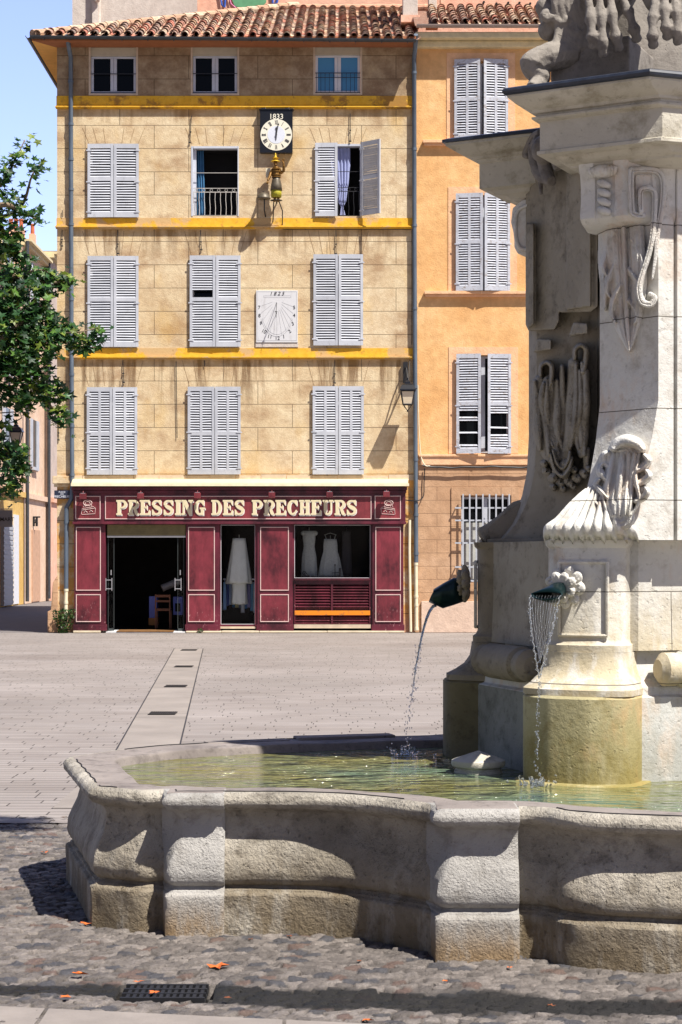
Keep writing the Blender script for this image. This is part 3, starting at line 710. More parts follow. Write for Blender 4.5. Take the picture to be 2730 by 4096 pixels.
# iron wall ties / shutter rods
for (x, y0, y1, s_) in ((767, 465, 572, -6), (1402, 456, 566, 0), (251, 842, 870, 0), (250, 921, 985, 0), (472, 921, 1015, 2), (803, 921, 1000, 4), (1345, 921, 1016, 0), (493, 1442, 1530, 4), (820, 1442, 1466, 0), (1340, 1442, 1532, 0), (706, 1446, 1752, 4), (236, 1690, 1760, 0)):
    mb = MB(); mb.tube([(fx(x), F-.03, fz(y0)), (fx(x+s_*.5), F-.035, fz((y0+y1)/2)), (fx(x+s_), F-.03, fz(y1))], .009, 6)
    if y1-y0 < 120 and y1-y0 > 50: mb.ell((fx(x+s_*.5), F-.035, fz((y0*.4+y1*.6))), .022, 6, 5); mb.ell((fx(x+s_), F-.03, fz(y1)), (.03, .02, .02), 6, 5)
    mb.build('iron_tie', M['iron'], house)
# top windows
def top_window(a, b, y0, y1, blue=False, rail=False):
    x0, x1, z1, z0 = fx(a), fx(b), fz(y0), fz(y1)
    mb = MB(); t = .045; y = F-.01
    mb.box(x0, x0+t, y, F+.18, z0, z1); mb.box(x1-t, x1, y, F+.18, z0, z1); mb.box(x0+t, x1-t, y, F+.18, z0, z0+.04)
    w_ = mb.build('window', M['stonesurr'], house)
    zi = z1-.22
    r = MB(); r.box(x0+t, x1-t, F+.03, F+.12, zi, z1-.02); r.box(x0+t, x1-t, F+.025, F+.03, zi, zi+.03); r.build('roller_box', M['rollerbox'], w_)
    f = MB(); q = .06; ya, yb = F+.05, F+.10
    xa, xb = x0+t+.004, x1-t-.004; za = z0+.045
    f.box(xa, xa+q, ya, yb, za, zi-.004); f.box(xb-q, xb, ya, yb, za, zi-.004); f.box(xa+q, xb-q, ya, yb, za, za+q); f.box(xa+q, xb-q, ya, yb, zi-.05, zi-.004)
    m_ = (xa+xb)/2; f.box(m_-.075, m_-.003, ya-.008, yb, za+q, zi-.05); f.box(m_+.003, m_+.075, ya-.008, yb, za+q, zi-.05)
    f.build('frame', M['frame_white'] if blue else M['frame'], w_, bevel=.004)
    p = MB(); p.box(xa+q, xb-q, yb-.02, yb-.01, za+q, zi-.05); p.build('pane', M['glass_blue'] if blue else M['glass'], w_)
    g = MB(); zr = za+(zi-za)*.52
    g.box(xa-.02, xb+.02, F-.004, F+.008, zr-.008, zr+.008)
    if rail:
        g.box(xa-.02, xb+.02, F-.004, F+.008, zr-.11, zr-.098); g.box(xa-.02, xb+.02, F-.004, F+.008, za, za+.014)
        for k in range(11):
            xx = xa+.03+(xb-xa-.06)*k/10
            if abs(xx-m_) < .06: continue
            g.box(xx-.005, xx+.005, F-.002, F+.006, za, zr)
    else: g.box(xa-.02, xb+.02, F-.004, F+.008, za+.01, za+.024)
    g.build('railing', M['iron'], w_)
top_window(*top_wins[0]); top_window(*top_wins[1]); top_window(*top_wins[2], blue=True, rail=True)
# closed shutters
miss = {(763, 1026): ((.36, .50),), (352, 1552): (), (755, 1550): ()}
for (a, b, y0, y1) in shut:
    mid = y0 > 1500; cx = (a+b)/2+ (2 if a < 1000 else 0)
    window_dark(house, a+4, b-4, y0+3, y1-3)
    m1 = miss.get((a, y0), ()); 
    shutter(house, a-2, cx-1, y0-2, y1+1, M['shutter'], mid, rails=(.48,) if y0 < 1500 else (.535,), hinge='l', missing=m1, ang=R(-1.5) if a == 755 else 0,
            label='shutter leaf with a gap of missing slats' if m1 else None)
    shutter(house, cx+1, b+1, y0-2, y1+1, M['shutter'], mid, rails=(.48,) if y0 < 1500 else (.535,), hinge='r')
# open window with railing and teal curtain
def juliet(a, b, y0, y1, curtain=False, voile=False):
    x0, x1, z1, z0 = fx(a), fx(b), fz(y0), fz(y1)
    mb = MB(); t = .05
    mb.box(x0, x0+t*.8, F-.012, F+.19, z0, z1); mb.box(x1-t*.5, x1, F-.012, F+.19, z0, z1); mb.box(x0+t, x1-t*.5, F-.008, F+.19, z1-t, z1)
    mb.box(x0+t*.8, x0+t*2.2, F+.10, F+.16, z0, z1-t)
    w_ = mb.build('window', M['frame'], house)
    d = MB(); d.box(x0, x1, F+.75, F+.78, z0-.3, z1+.1); d.box(x0-.02, x0, F+.2, F+.78, z0-.3, z1+.1); d.box(x1, x1+.02, F+.2, F+.78, z0-.3, z1+.1); d.box(x0-.02, x1+.02, F+.21, F+.78, z1, z1+.02); d.box(x0-.02, x1+.02, F+.21, F+.78, z0-.32, z0-.3)
    d.build('room_recess', M['dark'], w_)
    g = MB(); zt = z0+(z1-z0)*.40; zu = zt-.09; zm = z0+(z1-z0)*.62
    g.box(x0+.03, x1-.02, F+.0, F+.012, zt-.006, zt+.006); g.box(x0+.03, x1-.02, F+.0, F+.012, zu-.008, zu+.008); g.box(x0+.03, x1-.02, F+.0, F+.012, zm-.006, zm+.006); g.box(x0+.03, x1-.02, F+.0, F+.012, z0+.01, z0+.024)
    for k in range(9):
        xx = x0+.06+(x1-x0-.11)*k/8
        g.tube([(xx, F+.006, z0), (xx+.008, F+.006, z0+.2), (xx-.006, F+.006, z0+.4), (xx, F+.006, zu)], .007, 5)
    for k in range(6):
        xx = x0+.12+(x1-x0-.24)*k/5
        g.tube([(xx+.032*math.cos(q*.8), F+.004, (zt+zu)/2+.034*math.sin(q*.8)) for q in range(9)], .005, 5)
    g.build('railing', simple('white_railing', lin((190, 186, 180)), .5), w_) if not voile else g.build('railing', M['iron'], w_)
    if curtain:
        c = MB(); rings = []
        xs = [x0+.13+i*.012 for i in range(16)]
        for i in range(len(xs)-1):
            y_a = F+.26+.02*math.sin(i*1.3); y_b = F+.26+.02*math.sin((i+1)*1.3)
            c.quad((xs[i], y_a, z0), (xs[i+1], y_b, z0), (xs[i+1]-.04, y_b, z1-.05), (xs[i]-.04, y_a, z1-.05))
        c.build('curtain', M['bluecurt'], w_, smooth=True)
    if voile:
        c = MB(); n = 20; prof = [(1.0, 0), (.93, .25), (.72, .5), (.38, .8), (.10, .88), (.16, .92), (.26, 1.0)]
        rings = []
        for wf, t_ in prof:
            z = z1-.06-(z1-z0-.12)*t_; cx = x0+.56+.03*t_+.05*t_; ring = []
            for i in range(n+1):
                u = i/n-.5; ring.append((cx+u*.52*wf, F+.14+.03*math.cos(i*1.9)*wf, z))
            rings.append(ring)
        c.loft(rings, closed=False, cap=False); c.build('curtain', M['voile'], w_, smooth=True)
    return w_
juliet(*open_w, curtain=True)
juliet(1262, 1445, 576, 866, voile=True)
shutter(house, 1262, 1351, 574, 867, M['shutter'], rails=(.49,), hinge='l')
shutter(house, 1445, 1541, 572, 866, M['shutter'], rails=(.49,), hinge='l', ang=R(-39), flip=True, pitch=.05, label='shutter leaf standing half open')
# eaves
def zg(x): return 13.80-.0095*(x-XL)
xl, xr = fx(125)*S/173.2, XR+.02; Ye = F-.55
mb = MB(); mb.quad((XL-.02, F+.0, ztop+.001), (xr, F+.0, ztop+.001), (xr, Ye, ztop+.001), (xl, Ye, ztop+.001)); mb.box(xl, xr, Ye, Ye+.03, ztop+.002, ztop+.10)
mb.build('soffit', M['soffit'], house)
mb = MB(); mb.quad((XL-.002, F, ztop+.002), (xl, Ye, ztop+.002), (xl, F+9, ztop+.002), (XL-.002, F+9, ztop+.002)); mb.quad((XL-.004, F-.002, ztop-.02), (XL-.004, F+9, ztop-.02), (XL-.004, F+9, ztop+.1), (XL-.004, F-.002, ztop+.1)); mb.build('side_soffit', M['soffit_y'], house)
mb = MB(); r = .065
def half_gutter(mb, p0, p1, nrm):
    p0 = Vector(p0); p1 = Vector(p1); nrm = Vector(nrm); n = 8
    rg = []
    for p in (p0, p1):
        rg.append([p+nrm*(-r+r*math.cos(math.pi*k/n)*-1)+Vector((0, 0, -r*math.sin(math.pi*k/n))) for k in range(n+1)]+[p+nrm*(-r+(r-.012)*math.cos(math.pi*k/n))+Vector((0, 0, -(r-.012)*math.sin(math.pi*k/n))) for k in range(n+1)])
    mb.loft(rg)
half_gutter(mb, (xl-.02, Ye, zg(xl)), (xr, Ye, zg(xr)), (0, 1, 0)); half_gutter(mb, (xl, Ye-.1, zg(xl)), (xl, F+9, zg(xl)), (1, 0, 0))
for k in range(15):
    xx = xl+.3+k*.6; mb.tube([(xx, Ye-.06, zg(xx)+.01), (xx, Ye-.125, zg(xx)-.03), (xx, Ye-.09, zg(xx)-.09), (xx, Ye, zg(xx)-.07)], .008, 5)
mb.build('gutter', M['zinc_dark'], house, smooth=False)
# canal tiles
def tile_cols(mb, xa, xb, Y0, zf, slope, dmaxf, pitch=.262, row=.36, seed=1):
    rr = random.Random(seed); th = math.atan(slope); cs, sn = math.cos(th), math.sin(th)
    pal = [(186, 146, 124), (196, 162, 136), (178, 124, 104), (206, 180, 152), (160, 126, 112), (196, 118, 96), (212, 192, 168), (150, 126, 114), (190, 152, 118), (128, 110, 102)]
    nx = int((xb-xa)/pitch)
    for i in range(nx+1):
        xc = xa+i*pitch+pitch/2
        if xc > xb+.05: break
        dm = dmaxf(xc)
        if dm < .1: continue
        for kind in (0, 1):
            x = xc+(pitch/2 if kind else 0); n = int(dm/cs/row)+1
            for k in range(n):
                s0 = k*row-.05; s1 = min(s0+row+.08, dm/cs)
                if s1 <= s0+.05: continue
                c = lin(rr.choice(pal)); v = rr.uniform(.8, 1.15); c = tuple(q*v for q in c)
                jx = rr.gauss(0, .008); jz = rr.gauss(0, .005); rw = .088
                vs = []; m = 6
                for (s_, ra, lift) in ((s0, rw*1.05, .030), (s1, rw*.86, .004)):
                    for inner in (0, 1):
                        for q in range(m+1):
                            a = math.pi*q/m; rad = ra-(.016 if inner else 0)
                            if kind == 0: ox, oz = rad*math.cos(a), rad*math.sin(a)*.95+lift+.03
                            else: ox, oz = rad*math.cos(a), -rad*math.sin(a)*.6+lift+.02
                            vs.append((x+ox+jx, Y0+s_*cs-oz*sn, zf(x)+s_*sn+oz*cs+jz))
                L = m+1; fs = []
                for q in range(m):
                    fs += [(q, q+1, 2*L+q+1, 2*L+q), (L+q, 3*L+q, 3*L+q+1, L+q+1), (q, L+q, L+q+1, q+1), (2*L+q, 2*L+q+1, 3*L+q+1, 3*L+q)]
                fs += [(0, 2*L, 3*L, L), (m, L+m, 3*L+m, 2*L+m)]
                mb.add(vs, fs, c)
sl_ = .43; Yt = Ye+.02
mb = MB()
dm = lambda x: max(0, min(5.9, (x-xl)*.98))
tile_cols(mb, xl, XR-.05, Yt, lambda x: zg(x)+.03, sl_, dm, seed=4)
# under-slab and left slope
mb.add([(xl, Yt, zg(xl)), (xr, Yt, zg(xr)), (xr, Yt+5.9, zg(xr)+5.9*sl_), (xl+6, Yt+5.9, zg(xl)+5.9*sl_)], [(0, 1, 2, 3)], lin((110, 90, 80)))
mb.add([(xl, Yt, zg(xl)), (xl+6, Yt+5.9, zg(xl)+5.9*sl_), (xl+6, F+9, zg(xl)+5.9*sl_), (xl, F+9, zg(xl))], [(0, 1, 2, 3)], lin((150, 110, 90)))
mb.build('roof', M['tile'], house, smooth=True, fixn=False).data.set_sharp_from_angle(angle=R(40))
rf = house.children[-1]
mb = MB()
n = 24
for k in range(n):
    t0, t1 = k/n, (k+1.12)/n; a = Vector((xl+.02+5.95*t0, Yt+5.9*t0, zg(xl)+.06+5.9*sl_*t0)); b = Vector((xl+.02+5.95*t1, Yt+5.9*t1, zg(xl)+.06+5.9*sl_*t1))
    mb.tube([a, b], [.115, .095], 10, lin(random.choice([(206, 178, 150), (196, 160, 130), (214, 188, 160), (190, 150, 120)])))
for k in range(14):
    a = Vector((xl+6+k*.42, Yt+5.9, zg(xl+6)+.05+5.9*sl_)); b = a+Vector((.46, 0, -.004)); mb.tube([a, b], [.11, .095], 10, lin((214, 160, 130)))
o = mb.build('hip_tiles', M['tile'], house); 
# downpipes
def pipe(path, r, mat, parent, collars=(), name='downpipe'):
    mb = MB(); mb.tube(path, r, 10)
    for z in collars:
        p = [q for q in path]; 
        for a, b in zip(path[:-1], path[1:]):
            lo, hi = min(a[2], b[2]), max(a[2], b[2])
            if lo < z < hi:
                t = (z-a[2])/(b[2]-a[2]); x = a[0]+(b[0]-a[0])*t; y = a[1]+(b[1]-a[1])*t
                mb.tube([(x, y, z-.03), (x, y, z+.03)], r*1.22, 10); mb.box(x-.012, x+.012, y, F+.0, z-.012, z+.012)
    return mb.build(name, mat, parent, auto=40)
pipe([(fx(281), Ye+.03, fz(168)), (fx(283), F-.35, fz(190)), (fx(286), F-.08, fz(235)), (fx(287), F-.08, fz(600)), (fx(289), F-.08, fz(1300)), (fx(292), F-.08, fz(1945)), (fx(290), F-.09, fz(1995)), (fx(270), F-.10, fz(2030)), (fx(268), F-.09, fz(2358))], .052, M['zinc'], house, [fz(y) for y in (330, 500, 640, 760, 900, 1200, 1500, 1706, 1900, 2090)])
pipe([(fx(268), F-.09, fz(2355)), (fx(266), F-.09, fz(2475)), (fx(266), F-.12, fz(2500))], .045, M['pvc'], house, [fz(2360), fz(2410)])
pipe([(fx(1661), Ye+.03, fz(165)), (fx(1661), F-.35, fz(190)), (fx(1657), F-.09, fz(240)), (fx(1658), F-.09, fz(900)), (fx(1661), F-.09, fz(1500)), (fx(1665), F-.09, fz(2250))], .052, M['zinc'], house, [fz(y) for y in (295, 600, 905, 1236, 1550, 1840, 2060, 2215)])
pipe([(fx(1664), F-.09, fz(2253)), (fx(1666), F-.09, .05)], .043, M['pvc'], house, [fz(2256), fz(2385), fz(2420), fz(2515)])
pipe([(fx(1639), F-.06, fz(2080)), (fx(1638), F-.06, fz(2200)), (fx(1643), F-.06, .02)], .036, M['pvc'], house)

# ---------------------------------------------------------------- shopfront
shop = thing('shopfront', 'burgundy panelled shopfront with cream lettering PRESSING DES PRECHEURS', 'shopfront', (fx(960), F, 0))
mb = MB()
mb.box(fx(300), fx(1622), F-.20, F+.02, fz(2090), fz(1950)); mb.box(fx(294), fx(1628), F-.28, F-.20, fz(1962), fz(1950)); mb.box(fx(297), fx(1625), F-.24, F-.20, fz(1974), fz(1963))
mb.box(fx(297), fx(1625), F-.245, F-.20, fz(2098), fz(2088))
fas = mb.build('fascia', M['redframe'], shop, bevel=.006)
def frame_panel(x0, x1, y0, y1, Y, matp, parent, name='panel', tw=3.2):
    p = MB(); p.box(fx(x0+tw), fx(x1-tw), Y-.012, Y+.006, fz(y1-tw), fz(y0+tw)); po = p.build(name, matp, parent)
    t = MB(); e = .022
    t.box(fx(x0), fx(x1), Y-e, Y-.001, fz(y0+tw), fz(y0)); t.box(fx(x0), fx(x1), Y-e, Y-.001, fz(y1), fz(y1-tw)); t.box(fx(x0), fx(x0+tw), Y-e, Y-.001, fz(y1-tw), fz(y0+tw)); t.box(fx(x1-tw), fx(x1), Y-e, Y-.001, fz(y1-tw), fz(y0+tw))
    t.build('moulding', M['trim'], parent, bevel=.004)
    return po
frame_panel(308, 408, 1985, 2078, F-.2, M['redsign'], fas); frame_panel(426, 1486, 1985, 2078, F-.2, M['redsign'], fas); frame_panel(1499, 1603, 1984, 2077, F-.2, M['redsign'], fas)
def seg(mb, cx, cz, ro, ri, a0, a1, y, k=1.0, n=14, kx=1.0, th=.008):
    po = [(cx+kx*ro[0]*math.cos(a0+(a1-a0)*i/n), cz+ro[1]*math.sin(a0+(a1-a0)*i/n)) for i in range(n+1)]
    pi = [(cx+kx*ri[0]*math.cos(a0+(a1-a0)*i/n), cz+ri[1]*math.sin(a0+(a1-a0)*i/n)) for i in range(n+1)]
    for i in range(n): mb.prism([po[i], po[i+1], pi[i+1], pi[i]], y-th, y)
GL = {}
def glyph(mb, ch, x, z, w_, h, Y):
    """heavy slab-serif capitals from strokes; x,z lower left"""
    k = [0]
    def yy(): k[0] += 1; return Y-.0006*k[0]
    def rc(a, b, c, d): mb.prism([(x+a*w_, z+c*h), (x+b*w_, z+c*h), (x+b*w_, z+d*h), (x+a*w_, z+d*h)], yy()-.008, Y)
    def pl(pts): mb.prism([(x+a*w_, z+b*h) for a, b in pts], yy()-.008, Y)
    def arc(cx, cz, rx, rz, tx, tz, a0, a1): seg(mb, x+cx*w_, z+cz*h, (rx*w_, rz*h), ((rx-tx)*w_, (rz-tz)*h), R(a0), R(a1), yy())
    s = .12
    if ch in 'PR':
        rc(.10, .40, 0, 1); rc(.0, .50, 0, s); rc(0, .5, 1-s, 1); rc(.4, .62, 1-s, 1); rc(.4, .62, .44, .44+s*.8)
        arc(.58, .72, .40, .28, .27, .14, -90, 90)
        if ch == 'R': pl([(.45, .5), (.72, .46), (.92, .10), (.62, .10)]); arc(.82, .17, .22, .17, .14, .10, 180, 330)
    elif ch == 'E':
        rc(.10, .42, 0, 1); rc(0, .95, 0, s); rc(0, .92, 1-s, 1); pl([(.95, 0), (.95, .34), (.86, .34), (.74, .12), (.74, 0)]); pl([(.92, 1), (.92, .68), (.83, .68), (.72, .88), (.72, 1)])
        rc(.42, .66, .46, .57); rc(.62, .70, .36, .67)
    elif ch == 'F' or ch == 'I':
        rc(.18, .82, 0, 1); rc(0, 1, 0, s); rc(0, 1, 1-s, 1)
    elif ch == 'S':
        arc(.47, .73, .43, .27, .24, .12, 60, 200); arc(.45, .27, .47, .27, .26, .12, -140, 20)
        pl([(.10, .60), (.28, .45), (.90, .20), (.92, .42), (.74, .56), (.30, .70)]); pl([(.88, 1), (.88, .66), (.78, .66), (.62, .86), (.66, .98)]); pl([(.04, 0), (.04, .36), (.14, .36), (.32, .14), (.22, .02)])
        arc(.5, .73, .42, .27, .2, .12, 30, 70)
    elif ch == 'N':
        rc(.10, .24, 0, 1); rc(.72, .86, 0, 1); pl([(.06, 1), (.40, 1), (.86, .0), (.62, 0)]); rc(0, .38, 0, s); rc(.58, 1, 1-s, 1); rc(0, .2, 1-s, 1)
    elif ch in 'GC':
        arc(.5, .5, .5, .5, .30, .13, 55, 305); pl([(.90, 1), (.90, .64), (.80, .64), (.62, .86), (.66, .98)])
        if ch == 'G': rc(.60, .86, .0, .46); rc(.50, 1.0, .38, .38+s)
        else: pl([(.62, .02), (.92, .30), (.80, .36), (.62, .16)])
    elif ch == 'D':
        rc(.10, .38, 0, 1); rc(0, .5, 0, s); rc(0, .5, 1-s, 1); arc(.46, .5, .50, .5, .29, .12, -90, 90)
    elif ch == 'H':
        rc(.10, .38, 0, 1); rc(.62, .90, 0, 1); rc(0, .47, 0, s); rc(0, .47, 1-s, 1); rc(.53, 1, 0, s); rc(.53, 1, 1-s, 1); rc(.38, .62, .45, .57)
    elif ch == 'U':
        rc(.10, .38, .26, 1); rc(0, .47, 1-s, 1); rc(.70, .82, .26, 1); rc(.56, .98, 1-s, 1); arc(.46, .28, .36, .28, .24, .12, 180, 360); 
    elif ch == 'M':
        rc(.08, .2, 0, 1); rc(.72, .92, 0, 1); pl([(.05, 1), (.3, 1), (.55, .1), (.45, 0)]); pl([(.95, 1), (.72, 1), (.45, .0), (.55, .1)])
    elif ch == 'A':
        pl([(0, 0), (.2, 0), (.6, 1), (.42, 1)]); pl([(.72, 0), (1, 0), (.62, 1), (.42, 1)]); rc(.25, .75, .28, .38)
    elif ch == 'T':
        rc(.36, .64, 0, 1); rc(0, 1, 1-s, 1)
words = [('PRESSING', 471, 828), ('DES', 849, 986), ('PRECHEURS', 1010, 1433)]
for hi in (1, 0):
    mb = MB()
    for wd, xa, xb in words:
        wt = [(.55 if c == 'I' else 1.1 if c == 'N' else 1.0) for c in wd]; tot = sum(wt); cur = xa
        for c, q in zip(wd, wt):
            adv = (xb-xa)*q/tot; g_w = adv*.93
            if hi: glyph(mb, c, fx(cur)+.014, fz(2063)-.012, g_w/S, fz(2001)-fz(2061), F-.2126)
            else: glyph(mb, c, fx(cur), fz(2061), g_w/S, fz(2001)-fz(2061), F-.2216)
            cur += adv
    mb.build('lettering' if not hi else 'lettering_edge', M['letter_hi'] if hi else M['letter'], fas)
# flat-iron emblems
def emblem(cx, flip):
    mb = MB(); Y = F-.214; s_ = 1/S; f = -1 if flip else 1
    def P(x, y): return (fx(cx+f*x), Y-.004, fz(2032+y))
    for path in ([(-28, 26), (-26, 4), (20, -4), (28, 2), (26, 24), (-26, 27)], [(-28, 10), (26, 2)], [(-20, -2), (-14, -14), (-10, -4)], [(14, -4), (10, -16), (4, -6)], [(-18, 20), (-12, 12), (-4, 19)], [(4, 18), (10, 10), (18, 17)]):
        mb.tube([P(*p) for p in path], 1.15*s_, 5)
    mb.tube([P(-3+17*math.cos(a*.35), -19+11*math.sin(a*.35)) for a in range(19)], 1.5*s_, 5); mb.tube([P(-3+10*math.cos(a*.35), -18+6*math.sin(a*.35)) for a in range(19)], .9*s_, 5)
    mb.build('iron_emblem', M['trim'], fas)
emblem(360, False); emblem(1552, True)
for i, x in enumerate((343, 571, 796, 1091, 1320, 1545)):
    y0 = 1985-(i*2.2)
    mb = MB(); mb.box(fx(x-13), fx(x+13), F-.46, F-.33, fz(1999-i*1.6), fz(1977-i*1.6)); mb.tube([(fx(x), F-.40, fz(1977-i*1.6)), (fx(x), F-.36, fz(1968-i)), (fx(x), F-.2, fz(1968-i))], .012, 6)
    o = mb.build('spotlight', M['redsign'], shop, bevel=.008)
    g = MB(); g.box(fx(x-9), fx(x+9), F-.42, F-.36, fz(1977-i*1.6)+.001, fz(1974.5-i*1.6)); g.build('bracket', M['steel'], o)
# small hanging chain over the letter G
# pilasters
def pilaster(x0, x1, p0, p1, zb=2497):
    mb = MB(); mb.box(fx(x0), fx(x1), F-.16, F+.02, fz(2497), fz(2098.2)); mb.box(fx(x0-4), fx(x1+4), F-.20, F+.02, fz(2522), fz(2497.2))
    o = mb.build('pilaster', M['redframe'], shop, bevel=.006)
    frame_panel(p0, p1, 2108, 2362, F-.16, M['red'], o); frame_panel(p0, p1, 2377, 2487, F-.16, M['red'], o, 'lower_panel')
pilaster(302, 426, 309, 408); pilaster(748, 880, 756, 862); pilaster(1032, 1172, 1043, 1157); pilaster(1490, 1614, 1502, 1603)
mb = MB(); 
for a, b in ((300, 410), (748, 890), (890, 1040), (1040, 1310), (1310, 1618)): mb.box(fx(a), fx(b-1.5), F-.26, F+.3, 0.001, .045+.01*random.random())
mb.build('stone_sill', M['sill'], shop, bevel=.012)
# doorway
mb = MB(); mb.box(fx(432), fx(745), F-.10, F+.10, fz(2143), fz(2098.4))
for k in range(5): mb.box(fx(434), fx(743), F-.112, F-.10, fz(2141-k*8.5), fz(2135-k*8.5))
mb.build('roller_shutter', simple('khaki_roller', lin((120, 108, 70)), .6, .2), shop)
mb = MB(); mb.box(fx(432), fx(745), F-.115, F-.06, fz(2150), fz(2143.4)); mb.build('door_lintel', M['steel'], shop)
def glass_door(x0, x1, hx, ang):
    X0, X1 = fx(x0), fx(x1)
    mb = MB(); mb.box(X0, X1, F-.05, F-.04, .06, fz(2150)); d = mb.build('glass_door', M['clear'], shop)
    f = MB(); f.box(X0, X0+.012, F-.055, F-.035, .05, fz(2150)); f.box(X1-.012, X1, F-.055, F-.035, .05, fz(2150)); f.box(X0, X1, F-.055, F-.035, .045, .10); f.build('edge_frame', simple('door_metal', (.05, .06, .06), .4, .1), d)
    h = MB()
    for q in (-1, 1):
        h.tube([(fx(hx+q*12), F-.12, fz(2312)), (fx(hx+q*12), F-.12, fz(2362))], .011, 6)
    h.tube([(fx(hx-12), F-.12, fz(2320)), (fx(hx+12), F-.12, fz(2320))], .009, 6); h.tube([(fx(hx-12), F-.12, fz(2355)), (fx(hx+12), F-.12, fz(2355))], .009, 6)
    h.box(fx(hx+6), fx(hx+10), F-.07, F-.05, fz(2300), fz(2280)); h.tube([(fx(hx), F-.12, fz(2320)), (fx(hx), F-.05, fz(2320))], .008, 5)
    h.build('door_handle', M['steel'], d)
glass_door(434, 459, 439, 0); glass_door(712, 738, 715, 0)
mb = MB(); mb.add([(fx(432), F-.20, .03), (fx(470), F-.20, .03), (fx(480), F+.3, .05), (fx(445), F+.3, .05)], [(0, 1, 2, 3)]); mb.add([(fx(700), F-.20, .03), (fx(742), F-.20, .03), (fx(735), F+.3, .05), (fx(692), F+.3, .05)], [(0, 1, 2, 3)]); 
mb.box(fx(430), fx(745), F-.21, F-.19, .0, .032); mb.build('threshold', simple('white_threshold', lin((214, 214, 214)), .6), shop)
mb = MB(); mb.box(fx(472), fx(698), F-.22, F+.5, .02, .05); tag(mb.build('doormat', M['brownmat']), 'brown doormat lying in the open shop doorway', 'doormat')
# display windows
def disp(x0, x1, y0, y1, kl=''):
    mb = MB(); t = 1.6
    mb.box(fx(x0), fx(x0+t), F-.08, F-.04, fz(y1), fz(y0)); mb.box(fx(x1-t), fx(x1), F-.08, F-.04, fz(y1), fz(y0)); mb.box(fx(x0+t), fx(x1-t), F-.08, F-.04, fz(y1), fz(y1-t)); mb.box(fx(x0+t), fx(x1-t), F-.08, F-.04, fz(y0+t), fz(y0))
    o = mb.build('display_window', M['frame_white'], shop); g = MB(); g.box(fx(x0+t), fx(x1-t), F-.066, F-.060, fz(y1-t), fz(y0+t)); g.build('pane', M['clear'], o)
    return o
disp(885, 1022, 2100, 2497); disp(1179, 1482, 2100, 2312)
mb = MB(); mb.box(fx(880), fx(885), F-.1, F+.02, fz(2505), fz(2098.4)); mb.box(fx(1022), fx(1032), F-.12, F+.02, fz(2505), fz(2098.4)); mb.box(fx(1172), fx(1179), F-.1, F+.02, fz(2497), fz(2098.4)); mb.box(fx(1482), fx(1490), F-.1, F+.02, fz(2497), fz(2098.4))
mb.box(fx(1179), fx(1482), F-.17, F+.02, fz(2321), fz(2312.4)); mb.box(fx(885), fx(1022), F-.08, F+.02, fz(2505), fz(2497.3)); mb.build('window_frame', M['redframe'], shop)
mb = MB(); mb.box(fx(883), fx(1024), F-.11, F+.02, fz(2514), fz(2505.3)); mb.box(fx(1178), fx(1483), F-.18, F+.02, fz(2512), fz(2497.3)); mb.build('window_base', M['stonesurr'], shop)
for (a, b) in ((1183, 1325), (1333, 1478)):
    mb = MB(); mb.box(fx(a-4), fx(a), F-.13, F-.02, fz(2497), fz(2321.4)); mb.box(fx(b), fx(b+4), F-.13, F-.02, fz(2497), fz(2321.4)); mb.box(fx(a), fx(b), F-.12, F-.02, fz(2336), fz(2321.4)); mb.box(fx(a), fx(b), F-.02, F+.0, fz(2497), fz(2321.4))
    for k in range(14):
        y = 2340+k*11.1
        if 2430 < y+5 < 2466: continue
        vs = [(fx(a), F-.115, fz(y+8)), (fx(b), F-.115, fz(y+8)), (fx(b), F-.045, fz(y)), (fx(a), F-.045, fz(y))]
        vs += [(v[0], v[1]+.005, v[2]-.018) for v in vs]; mb.add(vs, [(0, 1, 2, 3), (7, 6, 5, 4), (0, 4, 5, 1), (3, 2, 6, 7), (0, 3, 7, 4), (1, 5, 6, 2)])
    mb.build('louvre_grille', M['redframe'], shop)
mb = MB(); mb.box(fx(1180), fx(1481), F-.145, F-.10, fz(2460), fz(2442)); mb.build('orange_board', M['orange_tape'], shop, bevel=.004)
# shop interior shell
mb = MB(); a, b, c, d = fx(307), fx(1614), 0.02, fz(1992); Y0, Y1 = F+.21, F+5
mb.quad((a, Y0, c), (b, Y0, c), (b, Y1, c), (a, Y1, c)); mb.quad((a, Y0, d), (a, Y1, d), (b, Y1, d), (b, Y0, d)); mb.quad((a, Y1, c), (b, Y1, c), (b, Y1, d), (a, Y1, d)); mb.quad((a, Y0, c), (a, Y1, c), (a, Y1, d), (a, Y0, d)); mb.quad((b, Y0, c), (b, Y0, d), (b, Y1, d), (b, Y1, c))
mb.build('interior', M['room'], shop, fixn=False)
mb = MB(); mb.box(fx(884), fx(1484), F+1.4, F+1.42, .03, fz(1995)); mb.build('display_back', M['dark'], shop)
# awning cassette
mb = MB(); mb.loft([[(fx(x0), F-.02, fz(1917)), (fx(x0), F-.16, fz(1917)), (fx(x0)-.01, F-.30, fz(1932)), (fx(x0)-.01, F-.34, fz(1946)), (fx(x0), F-.02, fz(1947.5))] for x0 in (297, 1633)])
aw = mb.build('awning_box', M['awning'], shop); mb = MB()
mb.box(fx(294), fx(1635), F-.37, F-.33, fz(1947), fz(1936)); mb.build('front_bar', simple('pale_awning_bar', lin((236, 224, 190)), .5), aw)
